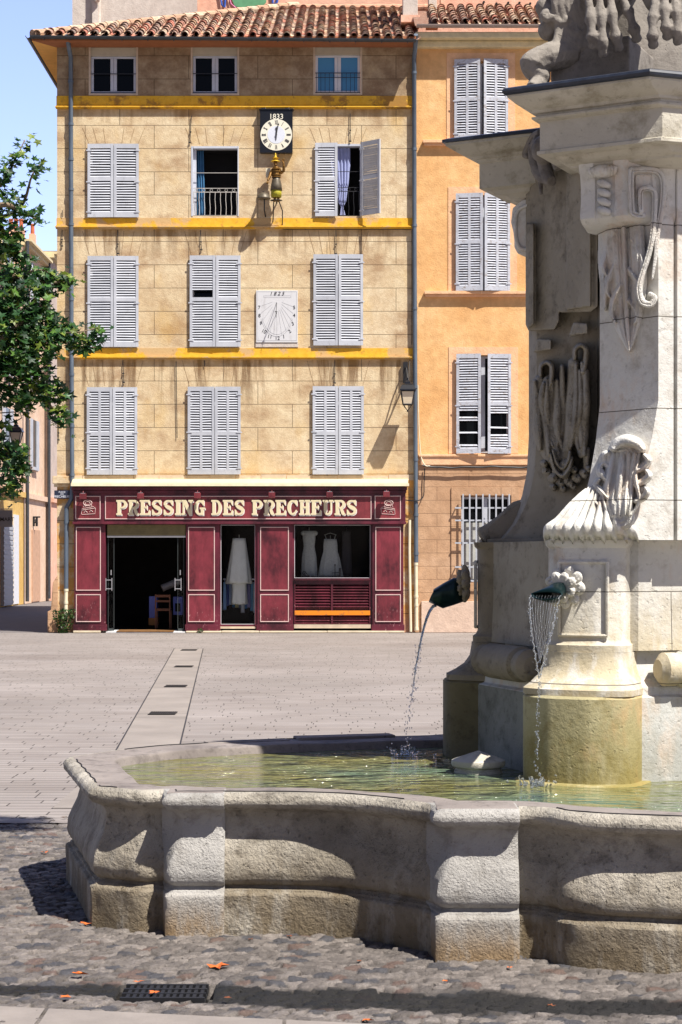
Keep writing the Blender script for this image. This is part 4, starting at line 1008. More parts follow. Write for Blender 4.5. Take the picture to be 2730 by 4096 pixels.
# clothes and objects inside
def garment(name, label, cat, cx, ytop, ybot, w0, w1, mat, Y=F+.35, waist=None, seed=0, group=None, col=None, strap=False, ribs=9):
    rr = random.Random(seed); mb = MB(); n = 40; k = 12; rings = []; ph = rr.random()*6
    for i in range(k+1):
        t = i/k; z = fz(ytop+(ybot-ytop)*t); wd = (w0+(w1-w0)*t)
        if waist: wd *= 1-waist[1]*math.exp(-((t-waist[0])/.12)**2)
        hw = wd/2/S; ring = []
        for j in range(n):
            a = 2*math.pi*j/n; rw = 1+.10*t*math.sin(ribs*a+ph+t)+.05*t*math.sin(ribs*2.3*a)
            ring.append((fx(cx)+hw*rw*math.cos(a), Y+hw*.42*rw*math.sin(a), z+.012*t*math.sin(5*a)))
        rings.append(ring)
    mb.loft(rings, col=col)
    if strap:
        for q in (-1, 1): mb.tube([(fx(cx+q*w0*.32), Y-.03, fz(ytop+3)), (fx(cx+q*w0*.42), Y, fz(ytop-16))], .008, 5, col)
        mb.tube([(fx(cx-w0*.5), Y, fz(ytop-16)), (fx(cx), Y, fz(ytop-24)), (fx(cx+w0*.5), Y, fz(ytop-16))], .006, 5, col)
    mb.tube([(fx(cx), Y, fz(ytop)), (fx(cx), Y, fz(ytop-14))], .006, 5, col)
    o = mb.build(name, mat, smooth=True); tag(o, label, cat, group); return o
garment('skirt', 'long white wedding skirt hanging in the narrow shop window', 'skirt', 954, 2152, 2335, 52, 98, M['satin'], ribs=8, seed=1)
garment('underskirt', 'short white tulle layer hanging below the long skirt', 'skirt', 954, 2325, 2418, 58, 62, M['satin'], Y=F+.40, ribs=7, seed=2)
garment('lace_dress', 'cap sleeved lace dress at the left of the wide shop window', 'dress', 1236, 2122, 2308, 50, 62, M['lace'], waist=(.35, .2), seed=3, Y=F+.4)
mb = MB(); mb.ell((fx(1214), F+.4, fz(2132)), (.07, .05, .06)); mb.ell((fx(1260), F+.4, fz(2132)), (.07, .05, .06)); o = mb.build('cap_sleeves', M['lace'], smooth=True); o.parent = bpy.data.objects['lace_dress']
garment('strapped_dress', 'white strapped wedding dress with flared skirt in the wide shop window', 'dress', 1322, 2155, 2308, 50, 96, M['lace'], waist=(.33, .12), seed=4, strap=True, Y=F+.4)
garment('grey_dress', 'dim grey dress hanging at the right of the wide shop window', 'dress', 1388, 2122, 2308, 34, 44, simple('grey_cloth', (.05, .05, .055), .8), seed=5, Y=F+.9)
gc = [(120, 160, 200), (70, 90, 150), (150, 170, 200), (40, 110, 170), (170, 170, 130), (110, 130, 170), (190, 200, 210), (60, 120, 180), (140, 140, 190), (90, 150, 190), (170, 190, 200)]
glab = ['pale blue garment at the left end of the low rack', 'indigo garment, second on the low rack', 'light blue garment, third on the low rack', 'strong blue garment, fourth on the low rack', 'olive beige garment under the white skirt', 'slate blue garment, just right of the olive one', 'off white garment near the middle of the low rack', 'mid blue garment right of the off white one', 'lavender garment on the low rack', 'sky blue garment near the right end of the low rack', 'icy garment at the right end of the low rack']
for i in range(11):
    garment('hanging_garment', glab[i], 'garment', 893+i*12.2, 2330, 2425+random.Random(i).randint(-8, 30), 10, 14, M['garment'], Y=F+.62+.05*(i % 2), seed=10+i, group='garments on the low rack', col=lin(gc[i]), ribs=5)
mb = MB(); mb.tube([(fx(886), F+.65, fz(2318)), (fx(1021), F+.65, fz(2318))], .015, 8); tag(mb.build('clothes_rail', M['steel']), 'steel clothes rail behind the narrow shop window', 'clothes rail')
# sewing tools on the window ledge
mb = MB(); Y = F+.12
mb.tube([(fx(1341), Y, fz(2310)), (fx(1341), Y, fz(2262))], .010, 6); mb.ell((fx(1341), Y, fz(2260)), .02); mb.tube([(fx(1328), Y, fz(2292)), (fx(1362), Y, fz(2290))], .009, 6); mb.box(fx(1330), fx(1352), Y-.03, Y+.03, fz(2311), fz(2304)); mb.box(fx(1356), fx(1366), Y-.03, Y+.03, fz(2311), fz(2272))
tag(mb.build('dressmaker_stand', M['iron']), 'small black stand on the ledge of the wide shop window', 'stand')
mb = MB(); mb.box(fx(1210), fx(1240), Y-.04, Y+.04, fz(2311), fz(2301)); mb.tube([(fx(1214), Y, fz(2302)), (fx(1222), Y, fz(2288)), (fx(1234), Y, fz(2302))], .01, 6); mb.tube([(fx(1218+8*math.cos(a*.5)), Y, fz(2292+6*math.sin(a*.5))) for a in range(13)], .007, 5)
tag(mb.build('old_flat_iron', M['iron']), 'small old black flat iron on the window ledge below the lace dress', 'iron')
# things in doorway
Y = F+1.2
mb = MB(); mb.box(fx(575), fx(607), Y, Y+.35, fz(2478), fz(2390)); tag(mb.build('blue_carton', M['bluebox']), 'blue printed carton left of the chair in the shop', 'carton'); 
mb = MB(); mb.box(fx(674), fx(712), Y, Y+.35, fz(2466), fz(2392)); o = mb.build('white_carton', M['bluebox']); tag(o, 'blue carton with a dark opening, right of the chair in the shop', 'carton'); q = MB(); q.box(fx(682), fx(704), Y-.01, Y-.001, fz(2452), fz(2418)); q.build('opening', M['dark'], o)
mb = MB(); mb.box(fx(573), fx(609), Y-.02, Y+.4, fz(2508), fz(2479)); tag(mb.build('cardboard_box', M['cardboard']), 'brown cardboard box under the blue carton', 'box')
mb = MB(); ch = thing('wooden_chair', 'brown wooden chair standing inside the open shop door', 'chair', (fx(635), F+.9, 0))
for q in (606, 664):
    mb = MB(); mb.box(fx(q), fx(q+5), F+.8, F+.83, .05, fz(2380)); mb.build('leg', M['wood'], ch); mb = MB(); mb.box(fx(q), fx(q+5), F+1.15, F+1.18, .05, fz(2440)); mb.build('leg', M['wood'], ch)
mb = MB(); mb.box(fx(611), fx(664), F+.8, F+.82, fz(2392), fz(2382)); mb.box(fx(611), fx(664), F+.8, F+.82, fz(2412), fz(2404)); mb.build('backrest', M['wood'], ch)
mb = MB(); mb.box(fx(606), fx(669), F+.83, F+1.2, fz(2448), fz(2438)); mb.build('seat', M['wood'], ch)
mb = MB(); mb.tube([(fx(628), Y, fz(2356)), (fx(702), Y+.1, fz(2326))], .09, 14); tag(mb.build('fabric_roll', M['foil'], auto=40), 'grey fabric roll leaning over the cartons in the shop', 'fabric roll')

# ---------------------------------------------------------------- clock, automaton, sundial, lantern, sign
def text(s, size, loc, mat, parent, name, shear=0, rot=0, ext=.002, align='CENTER'):
    cu = bpy.data.curves.new(name, 'FONT'); cu.body = s; cu.size = size; cu.align_x = align; cu.align_y = 'CENTER'; cu.extrude = ext; cu.shear = shear; cu.offset = size*.008
    tmp = bpy.data.objects.new(name+'_tmp', cu); C.objects.link(tmp)
    dg = bpy.context.evaluated_depsgraph_get(); me = bpy.data.meshes.new_from_object(tmp.evaluated_get(dg)); bpy.data.objects.remove(tmp)
    Mx = Matrix.Rotation(rot, 4, 'Y') @ Matrix.Rotation(R(90), 4, 'X'); me.transform(Matrix.Translation(Vector(loc)-wl(parent)) @ Mx)
    me.materials.clear(); me.materials.append(mat); me.name = name
    o = bpy.data.objects.new(name, me); C.objects.link(o); o.parent = parent; WL[o.name] = wl(parent); return o
ck = thing('wall_clock', 'black square wall clock dated 1833 with a round cream dial', 'clock', (fx(1107), F, fz(617)))
mb = MB(); mb.box(fx(1042), fx(1172), F-.14, F-.002, fz(617), fz(446)); mb.box(fx(1038), fx(1176), F-.16, F-.002, fz(446), fz(441)); 
for x in (1056, 1150): mb.box(fx(x-9), fx(x+9), F-.12, F-.02, fz(441), fz(437))
mb.build('case', M['enamel_black'], ck, bevel=.008)
cx, cz, r0 = fx(1107), fz(545), 63/S
mb = MB()
def disc(mb, cx, cz, r, Y, th=.006, n=48): mb.prism([(cx+r*math.cos(2*math.pi*i/n), cz+r*math.sin(2*math.pi*i/n)) for i in range(n)], Y-th, Y)
disc(mb, cx, cz, r0, F-.141); mb.build('dial', M['enamel_white'], ck)
mb = MB(); disc(mb, cx, cz, r0*.56, F-.148, .002); mb.build('inner_dial', M['enamel_in'], ck)
rom = ['XII', 'I', 'II', 'III', 'IIII', 'V', 'VI', 'VII', 'VIII', 'IX', 'X', 'XI']
mb = MB(); kk = 0
for h in range(12):
    ang = -h*math.pi/6; s_ = rom[h]; cw = {'I': .26, 'V': .62, 'X': .62}; tot = sum(cw[c] for c in s_)
    H_ = r0*.27; u = H_*.62; cur = -tot*u/2
    def PT(x, y):
        y += r0*.785
        return (cx+x*math.cos(ang)-y*math.sin(ang), cz+x*math.sin(ang)+y*math.cos(ang))
    def bar(xa, xb, wd):
        global kk; kk += 1
        mb.prism([PT(xa-wd, -H_/2), PT(xa+wd, -H_/2), PT(xb+wd, H_/2), PT(xb-wd, H_/2)], F-.1500-.00008*kk, F-.147)
    for c in s_:
        w_ = cw[c]*u; m_ = cur+w_/2
        if c == 'I': bar(m_, m_, .075*u)
        if c == 'V': bar(m_, m_-w_*.32, .08*u); bar(m_, m_+w_*.32, .045*u)
        if c == 'X': bar(m_+w_*.3, m_-w_*.3, .08*u); bar(m_-w_*.3, m_+w_*.3, .04*u)
        cur += w_
mb.build('numerals', M['ink'], ck)
def hand(ang, L, wd, Y, tail=.25):
    mb = MB(); c, s_ = math.cos(ang), math.sin(ang)
    def q(x, y): return (cx+x*c+y*s_, cz-x*s_+y*c)
    mb.prism([q(-wd*.5, -L*tail), q(wd*.5, -L*tail), q(wd, L*.2), q(wd*.6, L*.8), q(0, L), q(-wd*.6, L*.8), q(-wd, L*.2)], Y-.003, Y)
    p = q(0, L*.78); mb.prism([(p[0]+wd*1.7*math.cos(i*.6), p[1]+wd*1.7*math.sin(i*.6)) for i in range(10)], Y-.004, Y+.001)
    mb.build('hand', M['ink'], ck)
hand(R(12), r0*.83, r0*.03, F-.165); hand(R(-2+180-178+3), r0*.50, r0*.05, F-.158, tail=.7)
mb = MB(); mb.prism([(cx+r0*.06*math.cos(i*.6), cz+r0*.06*math.sin(i*.6)) for i in range(10)], F-.175, F-.14); mb.build('hub', M['ink'], ck)
text('1833', .17, (cx, F-.144, fz(473)), M['enamel_white'], ck, 'date')
# automaton
au = thing('automaton_figure', 'gilt and bronze bell striker in a wide hat standing below the clock', 'figure', (fx(1108), F-.3, fz(815)))
Yf = F-.30
def q(x, y, d=0): return (fx(x), Yf+d, fz(y))
mb = MB()
mb.tube([q(1108, 716), q(1107, 700), q(1107, 680)], [.10, .085, .075], 10); mb.ell(q(1105, 664), (.05, .055, .065)); mb.tube([q(1106, 690), q(1105, 672)], .03, 8)
mb.ell(q(1104.5, 666, -.052), (.012, .016, .015)); mb.ell(q(1105, 672, -.045), (.035, .025, .03))
mb.tube([q(1116, 690), q(1130, 704, -.04), q(1138, 698, -.06), q(1138, 680, -.10), q(1137, 664, -.10)], [.05, .042, .036, .03, .022], 8)
mb.tube([q(1097, 690), q(1086, 704), q(1082, 720, -.06), q(1075, 738, -.12)], [.05, .042, .034, .022], 8)
for k in range(4): mb.tube([q(1134+k*2.3, 664, -.10), q(1133+k*2.6, 655+abs(k-1.5)*1.5, -.11), q(1134+k*2.4, 650+abs(k-1.5)*2, -.12)], .0055, 5)
mb.tube([q(1134, 666, -.1), q(1130, 660, -.11), q(1131, 655, -.12)], .006, 5)
for k in range(4): mb.tube([q(1071+k*2.2, 740, -.12), q(1070+k*2.3, 747, -.13), q(1071+k*2.2, 752, -.12)], .0055, 5)
mb.tube([q(1078, 740, -.12), q(1081, 745, -.13), q(1080, 749, -.13)], .006, 5)
for q_ in (1102, 1116): mb.tube([q(q_, 770), q(q_, 795), q(q_, 812), q(q_-1, 816, -.05)], [.045, .038, .028, .03], 8)
mb.tube([q(1108, 716), q(1108, 772)], .07, 10)
carve('body', mb, M['bronze'], au, .009, 2)
mb = MB(); mb.lathe([(.105, 0), (.10, .01), (.04, .03), (.055, .035), (.05, .07), (.085, .08), (.03, .10), (.026, .13), (.016, .15), (.022, .17), (.005, .20)], q(1105, 658), 14); mb.build('hat', M['gold'], au, auto=50)
mb = MB(); mb.tube([q(1107, 683), q(1108, 700), q(1108, 718)], [.06, .095, .085], 12); 
for y in (688, 698, 712, 720): mb.tube([q(1108, y-2), q(1108, y+2)], .108 if y > 685 else .09, 12)
mb.build('jacket', M['bronze'], au, auto=60)
mb = MB(); mb.lathe([(.085, 0), (.10, -.06), (.125, -.18), (.14, -.30)], q(1108, 722), 22, wav=lambda a, z: .12*math.sin(11*a)); mb.build('skirt', M['tin'], au, smooth=True)
mb = MB(); mb.lathe([(.12, 0), (.125, -.1), (.12, -.2)], q(1108, 766), 22, wav=lambda a, z: .08*math.sin(11*a)); mb.build('breeches', M['greencloth'], au, smooth=True)
mb = MB(); mb.box(fx(1066), fx(1084), Yf+.1, Yf+.12, fz(718), fz(680)); mb.build('placard', M['pvc'], au)
mb = MB(); mb.ell(q(1108, 812), (.15, .10, .02)); mb.tube([q(1098, 814), (fx(1094), F-.1, fz(880)), (fx(1092), F, fz(890))], .014, 6); mb.tube([q(1118, 814), (fx(1132), F-.2, fz(850)), (fx(1130), F-.0, fz(905))], .014, 6); mb.tube([q(1108, 812), (fx(1108), F, fz(812))], .02, 6); mb.tube([(fx(1115), F-.10, fz(618)), (fx(1115), F-.10, fz(640))], .006, 5); mb.build('stand', M['iron'], au)
be = thing('bell', 'small dark bell on a bracket at the automaton\'s feet', 'bell', (fx(1058), F-.35, fz(812)))
mb = MB(); mb.lathe([(.165, 0), (.16, .02), (.145, .06), (.11, .11), (.06, .14), (.02, .15)], (fx(1058), F-.35, fz(808)), 20); mb.build('dome', M['tin'], be, smooth=True)
mb = MB(); mb.tube([(fx(1061), F-.35, fz(808)), (fx(1061), F-.33, fz(850)), (fx(1063), F, fz(866))], .016, 6); mb.tube([(fx(1058), F-.35, fz(790)), (fx(1056), F-.35, fz(777))], .012, 5); mb.build('bracket', M['iron'], be)
# sundial
sd = thing('sundial', 'white marble sundial slab dated 1825 with engraved hour lines', 'sundial', (fx(1108), F, fz(1371)))
mb = MB(); mb.box(fx(1026), fx(1192), F-.05, F-.002, fz(1371), fz(1163)); mb.build('slab', M['marble'], sd, bevel=.004)
mb = MB(); mb.box(fx(1023), fx(1194), F-.035, F-.002, fz(1390), fz(1371.5)); mb.build('mortar_bed', M['greywall'], sd, bevel=.01)
def SP(x, y): return (fx(900+x/1.845), fz(900+y/1.845))
mb = MB(); kk = 0
def ln(a, b, wd=.0022):
    global kk; kk += 1
    p, q_ = Vector(SP(*a)), Vector(SP(*b)); d = (q_-p).normalized(); n_ = Vector((-d.y, d.x))*wd
    mb.prism([tuple(p-n_), tuple(p+n_), tuple(q_+n_), tuple(q_-n_)], F-.0515-.00003*kk, F-.049)
O = (385, 560)
for e in ((270, 600), (262, 660), (275, 715), (300, 765), (335, 800), (362, 812), (385, 818), (420, 812), (455, 790), (480, 755), (500, 715), (505, 655), (505, 605)): ln((O[0]+(e[0]-O[0])*.3, O[1]+(e[1]-O[1])*.3), e)
for a, b in (((288, 525), (488, 525)), ((288, 538), (488, 538)), ((288, 525), (288, 538)), ((488, 525), (488, 538)), ((240, 855), (530, 855)), ((240, 495), (530, 495)), ((240, 495), (240, 855)), ((530, 495), (530, 855))): ln(a, b, .0018)
for rr_ in (185, 200):
    pts = [(O[0]+rr_*.62*math.cos(a), 625+rr_*math.sin(a)) for a in [R(20+i*10) for i in range(15)]]
    for a, b in zip(pts[:-1], pts[1:]): ln(a, b, .0018)
mb.build('hour_lines', M['inkgrey'], sd)
for s_, x, y, ro in (('7', 255, 612, 0), ('8', 257, 672, 0), ('9', 267, 728, .2), ('10', 290, 787, .5), ('11', 333, 826, .2), ('12', 389, 838, 0), ('1', 436, 827, -.1), ('2', 480, 787, -.6), ('3', 503, 732, -.3), ('4', 513, 670, 0), ('5', 513, 612, 0)):
    p = SP(x, y); text(s_, .115, (p[0], F-.0525, p[1]), M['ink'], sd, 'hour_figure', rot=ro)
p = SP(385, 509); text('1 8 2 5', .12, (p[0], F-.0525, p[1]), M['ink'], sd, 'date', shear=.3)
mb = MB(); a = SP(383, 575); b = SP(383, 655); c = SP(383, 700)
mb.tube([(a[0], F-.05, a[1]), (b[0], F-.34, b[1])], .007, 6); mb.tube([(b[0], F-.05, b[1]), (b[0], F-.34, b[1])], .006, 6); mb.tube([(b[0], F-.34, b[1]), (c[0], F-.36, c[1])], .005, 5); mb.ell((b[0], F-.34, b[1]), (.03, .012, .012)); mb.build('gnomon', M['iron'], sd)
# wall lantern
def lantern(name, label, x, ytop, ybot, Yc, sc, group=None, arm=None):
    o = thing(name, label, 'lantern', (x, Yc, ybot), group)
    H_ = ytop-ybot
    def ring(hw, z): return [(x-hw, Yc-hw, z), (x+hw, Yc-hw, z), (x+hw, Yc+hw, z), (x-hw, Yc+hw, z)]
    w0, w1 = .155*sc, .105*sc; z1 = ybot+H_*.62; z0 = ybot+H_*.22
    mb = MB(); mb.loft([ring(w0*1.22, z1), ring(w0*1.18, z1+.03*sc), ring(w0*.9, z1+H_*.16), ring(w0*.45, z1+H_*.22), ring(w0*.4, z1+H_*.27), ring(w0*.15, z1+H_*.32)]); mb.tube([(x, Yc, z1+H_*.3), (x, Yc, ytop)], .02*sc, 6); mb.build('roof', M['enamel_black'], o)
    mb = MB()
    for sx in (-1, 1):
        for sy in (-1, 1): mb.tube([(x+sx*w0, Yc+sy*w0, z1), (x+sx*w1, Yc+sy*w1, z0)], .012*sc, 5)
    for a in range(4):
        r_ = ring(w1, z0); mb.tube([r_[a], r_[(a+1) % 4]], .014*sc, 5)
        r_ = ring(w0, z1-.01); mb.tube([r_[a], r_[(a+1) % 4]], .014*sc, 5)
    for a in range(4):
        r_ = ring(w1*.9, z0); mb.tube([r_[a], (x+(r_[a][0]-x)*.7, Yc+(r_[a][1]-Yc)*.7, z0-.06*sc), (x, Yc, ybot+.03)], .009*sc, 5)
    mb.ell((x, Yc, ybot+.02), .022*sc); mb.build('frame', M['iron'], o)
    mb = MB(); mb.loft([ring(w0*.95, z1-.012), ring(w1*.95, z0+.012)]); mb.build('glass', M['lampglass'], o)
    return o
la = lantern('wall_lantern', 'black four sided lantern on a wall bracket beside the right downpipe', fx(1628), fz(1522), fz(1655), F-.52, 1.0)
mb = MB(); mb.box(fx(1613), fx(1632), F-.10, F-.02, fz(1533), fz(1450)); mb.tube([(fx(1622), F-.08, fz(1470)), (fx(1625), F-.30, fz(1480)), (fx(1628), F-.52, fz(1522))], .018, 6); mb.tube([(fx(1622), F-.05, fz(1528)), (fx(1626), F-.40, fz(1532)), (fx(1628), F-.52, fz(1530))], .022, 6); mb.tube([(fx(1640), F-.02, fz(1440)), (fx(1632), F-.5, fz(1530))], .007, 5); mb.build('bracket', M['iron'], la)
# street sign
sg = thing('street_sign', 'navy enamel street sign PLACE DES PRECHEURS on the house corner', 'sign', (fx(251), F-.06, fz(1995)))
mb = MB(); mb.box(fx(220), fx(281), F-.07, F-.05, fz(1995), fz(1962)); mb.build('plate', M['enamel_blue'], sg)
text('PLACE', .055, (fx(251), F-.0725, fz(1969)), M['enamel_in'], sg, 'lettering'); text('DES', .045, (fx(251), F-.0725, fz(1977)), M['enamel_in'], sg, 'lettering'); text('PRECHEURS', .075, (fx(251), F-.0725, fz(1987)), M['enamel_in'], sg, 'lettering')
# plant at foot of the corner
def shrub(name, label, cx, Y, z0, rx, rz, n, seed, cat='plant', size=.05, pal=((44, 74, 30), (70, 100, 40), (30, 54, 26))):
    rr = random.Random(seed); o = thing(name, label, cat, (cx, Y, z0)); mb = MB(); st = MB()
    for k in range(max(3, n//25)):
        a = rr.uniform(0, 6.28); e = (cx+rx*.8*math.cos(a)*rr.random(), Y+rx*.4*math.sin(a), z0+rz*rr.uniform(.5, 1)); st.tube([(cx, Y, z0), ((cx+e[0])/2, (Y+e[1])/2, z0+rz*.4), e], [.012, .008, .004], 5)
    for k in range(n):
        a = rr.uniform(0, 6.28); q_ = rr.random()**.5; t = rr.random(); p = Vector((cx+rx*q_*math.cos(a)*(.5+.6*t), Y+rx*.5*q_*math.sin(a), z0+rz*t))
        d = Vector((rr.gauss(0, 1), rr.gauss(0, 1), rr.gauss(0, 1))).normalized(); e = d.cross(Vector((rr.gauss(0, 1), rr.gauss(0, 1), rr.gauss(0, 1)))).normalized(); s_ = size*rr.uniform(.6, 1.2)
        mb.add([p-d*s_, p+e*s_*.4, p+d*s_, p-e*s_*.4], [(0, 1, 2, 3)], lin(rr.choice(pal)))
    mb.build('leaves', M['leaf'], o, fixn=False); st.build('stems', M['bark'], o); return o
shrub('wall_plant', 'green weedy shrub growing round the foot of the left downpipe', fx(263), F-.25, .0, .28, .55, 420, 2)
shrub('weed', 'tiny green weed at the foot of the shop pilaster', fx(806), F-.3, .0, .08, .1, 40, 3, size=.03)

# ---------------------------------------------------------------- right house
h2 = thing('orange_house', 'orange plastered house with peach window surrounds, right of the corner house', 'house', (fx(2300), F, 0))
X2, X3 = XR+.012, 13.0; F2 = F+.03; zt2 = fz(165)
cols = [0, 1]; wins2 = []
def rw(dx): return [(1822+dx, 2028+dx, 245, 558), (1828+dx, 2036+dx, 780, 1162), (1830+dx, 2040+dx, 1421, 1812)]
W2 = rw(0)+rw(900)
bar_w = [(1846, 2044, 1985, 2330), (2746, 2944, 1985, 2330)]
holes = [(fx(a), fx(b), fz(d), fz(c)) for a, b, c, d in W2]
mb = MB(); wall_holes(mb, X2, X3, fz(1860), zt2, F2, holes, .2); mb.quad((X3, F2, 0), (X3, F2+9, 0), (X3, F2+9, zt2), (X3, F2, zt2)); mb.build('wall', M['orange'], h2, fixn=False)
holes = [(fx(a), fx(b), fz(d), fz(c)) for a, b, c, d in bar_w]
mb = MB(); wall_holes(mb, X2, X3, 0, fz(1860), F2, holes, .2); mb.build('lower_wall', M['pinkstone'], h2, fixn=False)
mb = MB(); mb.box(X2+.16, X3, F2-.05, F2-.002, 0, fz(2405)); mb.build('dado', M['palestone'], h2, bevel=.008)
mb = MB(); mb.box(X2+.12, X3, F2-.06, F2-.002, fz(1860), fz(1822)); mb.box(X2+.10, X3, F2-.09, F2-.002, fz(1827), fz(1817)); mb.build('string_course', M['peach'], h2, bevel=.008)
for (a, b, c, d) in W2:
    mb = MB(); t = 34; y1 = d+2
    for (x0, x1, y0_, y1_) in ((a-t, a-1, c-t, y1), (b+1, b+t, c-t, y1), (a-1, b+1, c-t, c-1)): mb.box(fx(x0), fx(x1), F2-.015, F2-.001, fz(y1_), fz(y0_))
    mb.build('window_surround', M['peach'], h2)
    k = (a-1800) // 800
    if c < 1400:
        mb = MB(); yy = d+4; mb.box(fx(a-130), fx(b+120), F2-.13, F2-.002, fz(yy+12), fz(yy)); mb.box(fx(a-126), fx(b+116), F2-.08, F2-.002, fz(yy+22), fz(yy+12.3)); mb.build('sill', M['peach'], h2, bevel=.006)
    wd = window_dark(h2, a+2, b-2, c+2, d-2)
    old = c > 1400; gap = {245: 13, 780: 5, 1421: 27}[c]; cx = (a+b)/2-2
    shutter(h2, a-4, cx+4-gap*.5, c-4, d+3, M['shutter_old'], mid=not old, rails=(.5,), hinge='l', missing=((.58, .9),) if old else (), ang=R(-8), label='peeling shutter leaf with broken lower slats' if old else None)
    shutter(h2, cx+4+gap*.5, b+4, c-4, d+3, M['shutter_old'], mid=not old, rails=(.5,), hinge='r', missing=((.58, .8),) if old else (), ang=R(8 if not old else 4))
for (a, b, c, d) in bar_w:
    wd = window_dark(h2, a+2, b-2, c+2, d-2, M['glass'])
    mb = MB(); mb.box(fx(a+14), fx(b-14), F2+.085, F2+.090, fz(d-14), fz(2090)); mb.build('net_curtain', simple('net_curtain', lin((176, 176, 170)), .8, .1), wd)
    mb = MB()
    for (x0, x1, y0_, y1_) in ((a-40, a-2, c-36, d+30), (b+2, b+34, c-36, d+30), (a-2, b+2, c-36, c-3)): mb.box(fx(x0), fx(x1), F2-.03, F2-.001, fz(y1_), fz(y0_))
    mb.build('window_surround', M['pinkstone'], h2, bevel=.006)
    mb = MB()
    for k in range(8):
        x = a+6+(b-a-14)*k/7; mb.box(fx(x-3), fx(x+3), F2-.16, F2-.135, fz(d+4), fz(c-8))
    for y in (2032, 2082, 2172, 2268, 2322): mb.box(fx(a-26), fx(b+16), F2-.134, F2-.115, fz(y+3), fz(y-3))
    for y in (2032, 2268):
        for x in (a-22, b+12): mb.box(fx(x-2), fx(x+2), F2-.12, F2, fz(y+2), fz(y-2))
    mb.build('window_bars', simple('grey_bars', lin((176, 180, 188)), .5, .1), h2)
# cornice, gutter, roof
mb = MB(); mb.box(X2-.0, X3, F2-.16, F2+.05, fz(195), fz(168)); mb.box(X2, X3, F2-.34, F2+.05, fz(167.8), fz(142)); mb.build('cornice', M['cornice'], h2, bevel=.03)
r = .07; mb = MB(); half_gutter(mb, (X2+.03, F2-.36, fz(120)), (X3, F2-.36, fz(122)), (0, 1, 0))
for k in range(22): 
    xx = X2+.15+k*.5; mb.tube([(xx, F2-.42, fz(119)), (xx, F2-.48, fz(124)), (xx, F2-.43, fz(134))], .008, 5)
mb.build('gutter', M['gutter_brown'], h2)
mb = MB(); tile_cols(mb, X2+.35, X3, F2-.36, lambda x: fz(118)+.02, .50, lambda x: 1.9, pitch=.235, row=.30, seed=9)
mb.add([(X2, F2-.36, fz(120)), (X3, F2-.36, fz(120)), (X3, F2+1.6, fz(120)+.96), (X2, F2+1.6, fz(120)+.96)], [(0, 1, 2, 3)], lin((120, 80, 64)))
mb.build('roof', M['tile'], h2, smooth=True, fixn=False).data.set_sharp_from_angle(angle=R(40))
mb = MB(); yb = F2+1.5; mb.box(X2+.7, X3, yb, yb+.4, fz(118)+.7, 20); o = mb.build('upper_wall', M['pinkwall'], h2)
mb = MB(); 
for x in (1935, 1985, 2032, 2077, 2120, 2165): 
    D = yb; X = (x-1365)*D/FPX; z = EYE+(HOR-14-(x % 3)*3)*D/FPX; mb.tube([(X, yb-.12, z), (X, yb+.02, z+.02)], .03, 6); 
mb.build('vent_stub', M['iron'], h2)
# cables
def cable(name, label, pts, r_=.010, mat='iron'):
    mb = MB(); mb.tube(cr([Vector(p) for p in pts], 5), r_, 6); return tag(mb.build(name, M[mat]), label, 'cable')
rr = random.Random(11)
cable('cable', 'black cable bundle running along the ledge of the orange house', [(fx(1690), F2-.12, fz(1862))]+[(fx(1690+k*40), F2-.11, fz(1868+rr.uniform(-3, 5))) for k in range(1, 30)], .022)
cable('cable', 'pair of pale cables coming down the seam between the two houses', [(fx(1672), F-.02, fz(1540)), (fx(1676), F-.03, fz(1700)), (fx(1684), F-.04, fz(1820)), (fx(1700), F-.1, fz(1862)), (fx(1720), F2-.11, fz(1864))], .014, 'pvc')
cable('cable', 'black cable looping under the ledge behind the right downpipe', [(fx(1700), F2-.05, fz(1872)), (fx(1697), F2-.05, fz(1930)), (fx(1694), F2-.06, fz(1985)), (fx(1668), F-.16, fz(2004)), (fx(1616), F-.1, fz(2000))], .013)
cable('cable', 'thin cable following the second yellow band to the right downpipe', [(fx(1135), F-.03, fz(905)), (fx(1140), F-.03, fz(918)), (fx(1300), F-.04, fz(919)), (fx(1640), F-.03, fz(919)), (fx(1648), F-.03, fz(930)), (fx(1648), F-.03, fz(1380))], .008)

# ---------------------------------------------------------------- buildings behind and chimneys
def chimney(name, label, x0, x1, ytop, ybase, Y, mat, pots=0, capm=None, zb=None):
    k = FPX/Y; X = lambda x: (x-1365)/k; Z = lambda y: EYE+(HOR-y)/k
    o = thing(name, label, 'chimney', (X((x0+x1)/2), Y, Z(ybase)))
    mb = MB(); mb.box(X(x0), X(x1), Y, Y+.5, Z(ybase), Z(ytop)); mb.build('stack', mat, o, bevel=.01)
    mb = MB(); mb.box(X(x0)-.05, X(x1)+.05, Y-.05, Y+.55, Z(ybase+28), Z(ybase)-.001); mb.build('base', M['pinkwall'], o)
    for i in range(pots):
        mb = MB(); px = X(x0)+.15+i*(X(x1)-X(x0)-.3)/max(1, pots-1); mb.lathe([(.10, 0), (.09, .3), (.11, .32), (.11, .36), (.08, .38)], (px, Y+.25, Z(ytop)), 12); mb.build('pot', simple('terracotta', lin((176, 96, 66)), .8), o)
    return o
chimney('chimney', 'grey rendered chimney at the right end of the tiled roof', 1613, 1672, -260, 62, 41.9, M['greywall'])
chimney('chimney', 'paler chimney stack behind the seam of the two roofs', 1716, 1748, -260, 66, 42.6, M['greywall'])
bk = thing('rear_house', 'pale high house rising behind the tiled roof, with graffiti on its wall', 'house', (0, 48.2, 0))
kb = FPX/48.2; bx = lambda x: (x-1365)/kb; bz = lambda y: EYE+(HOR-y)/kb
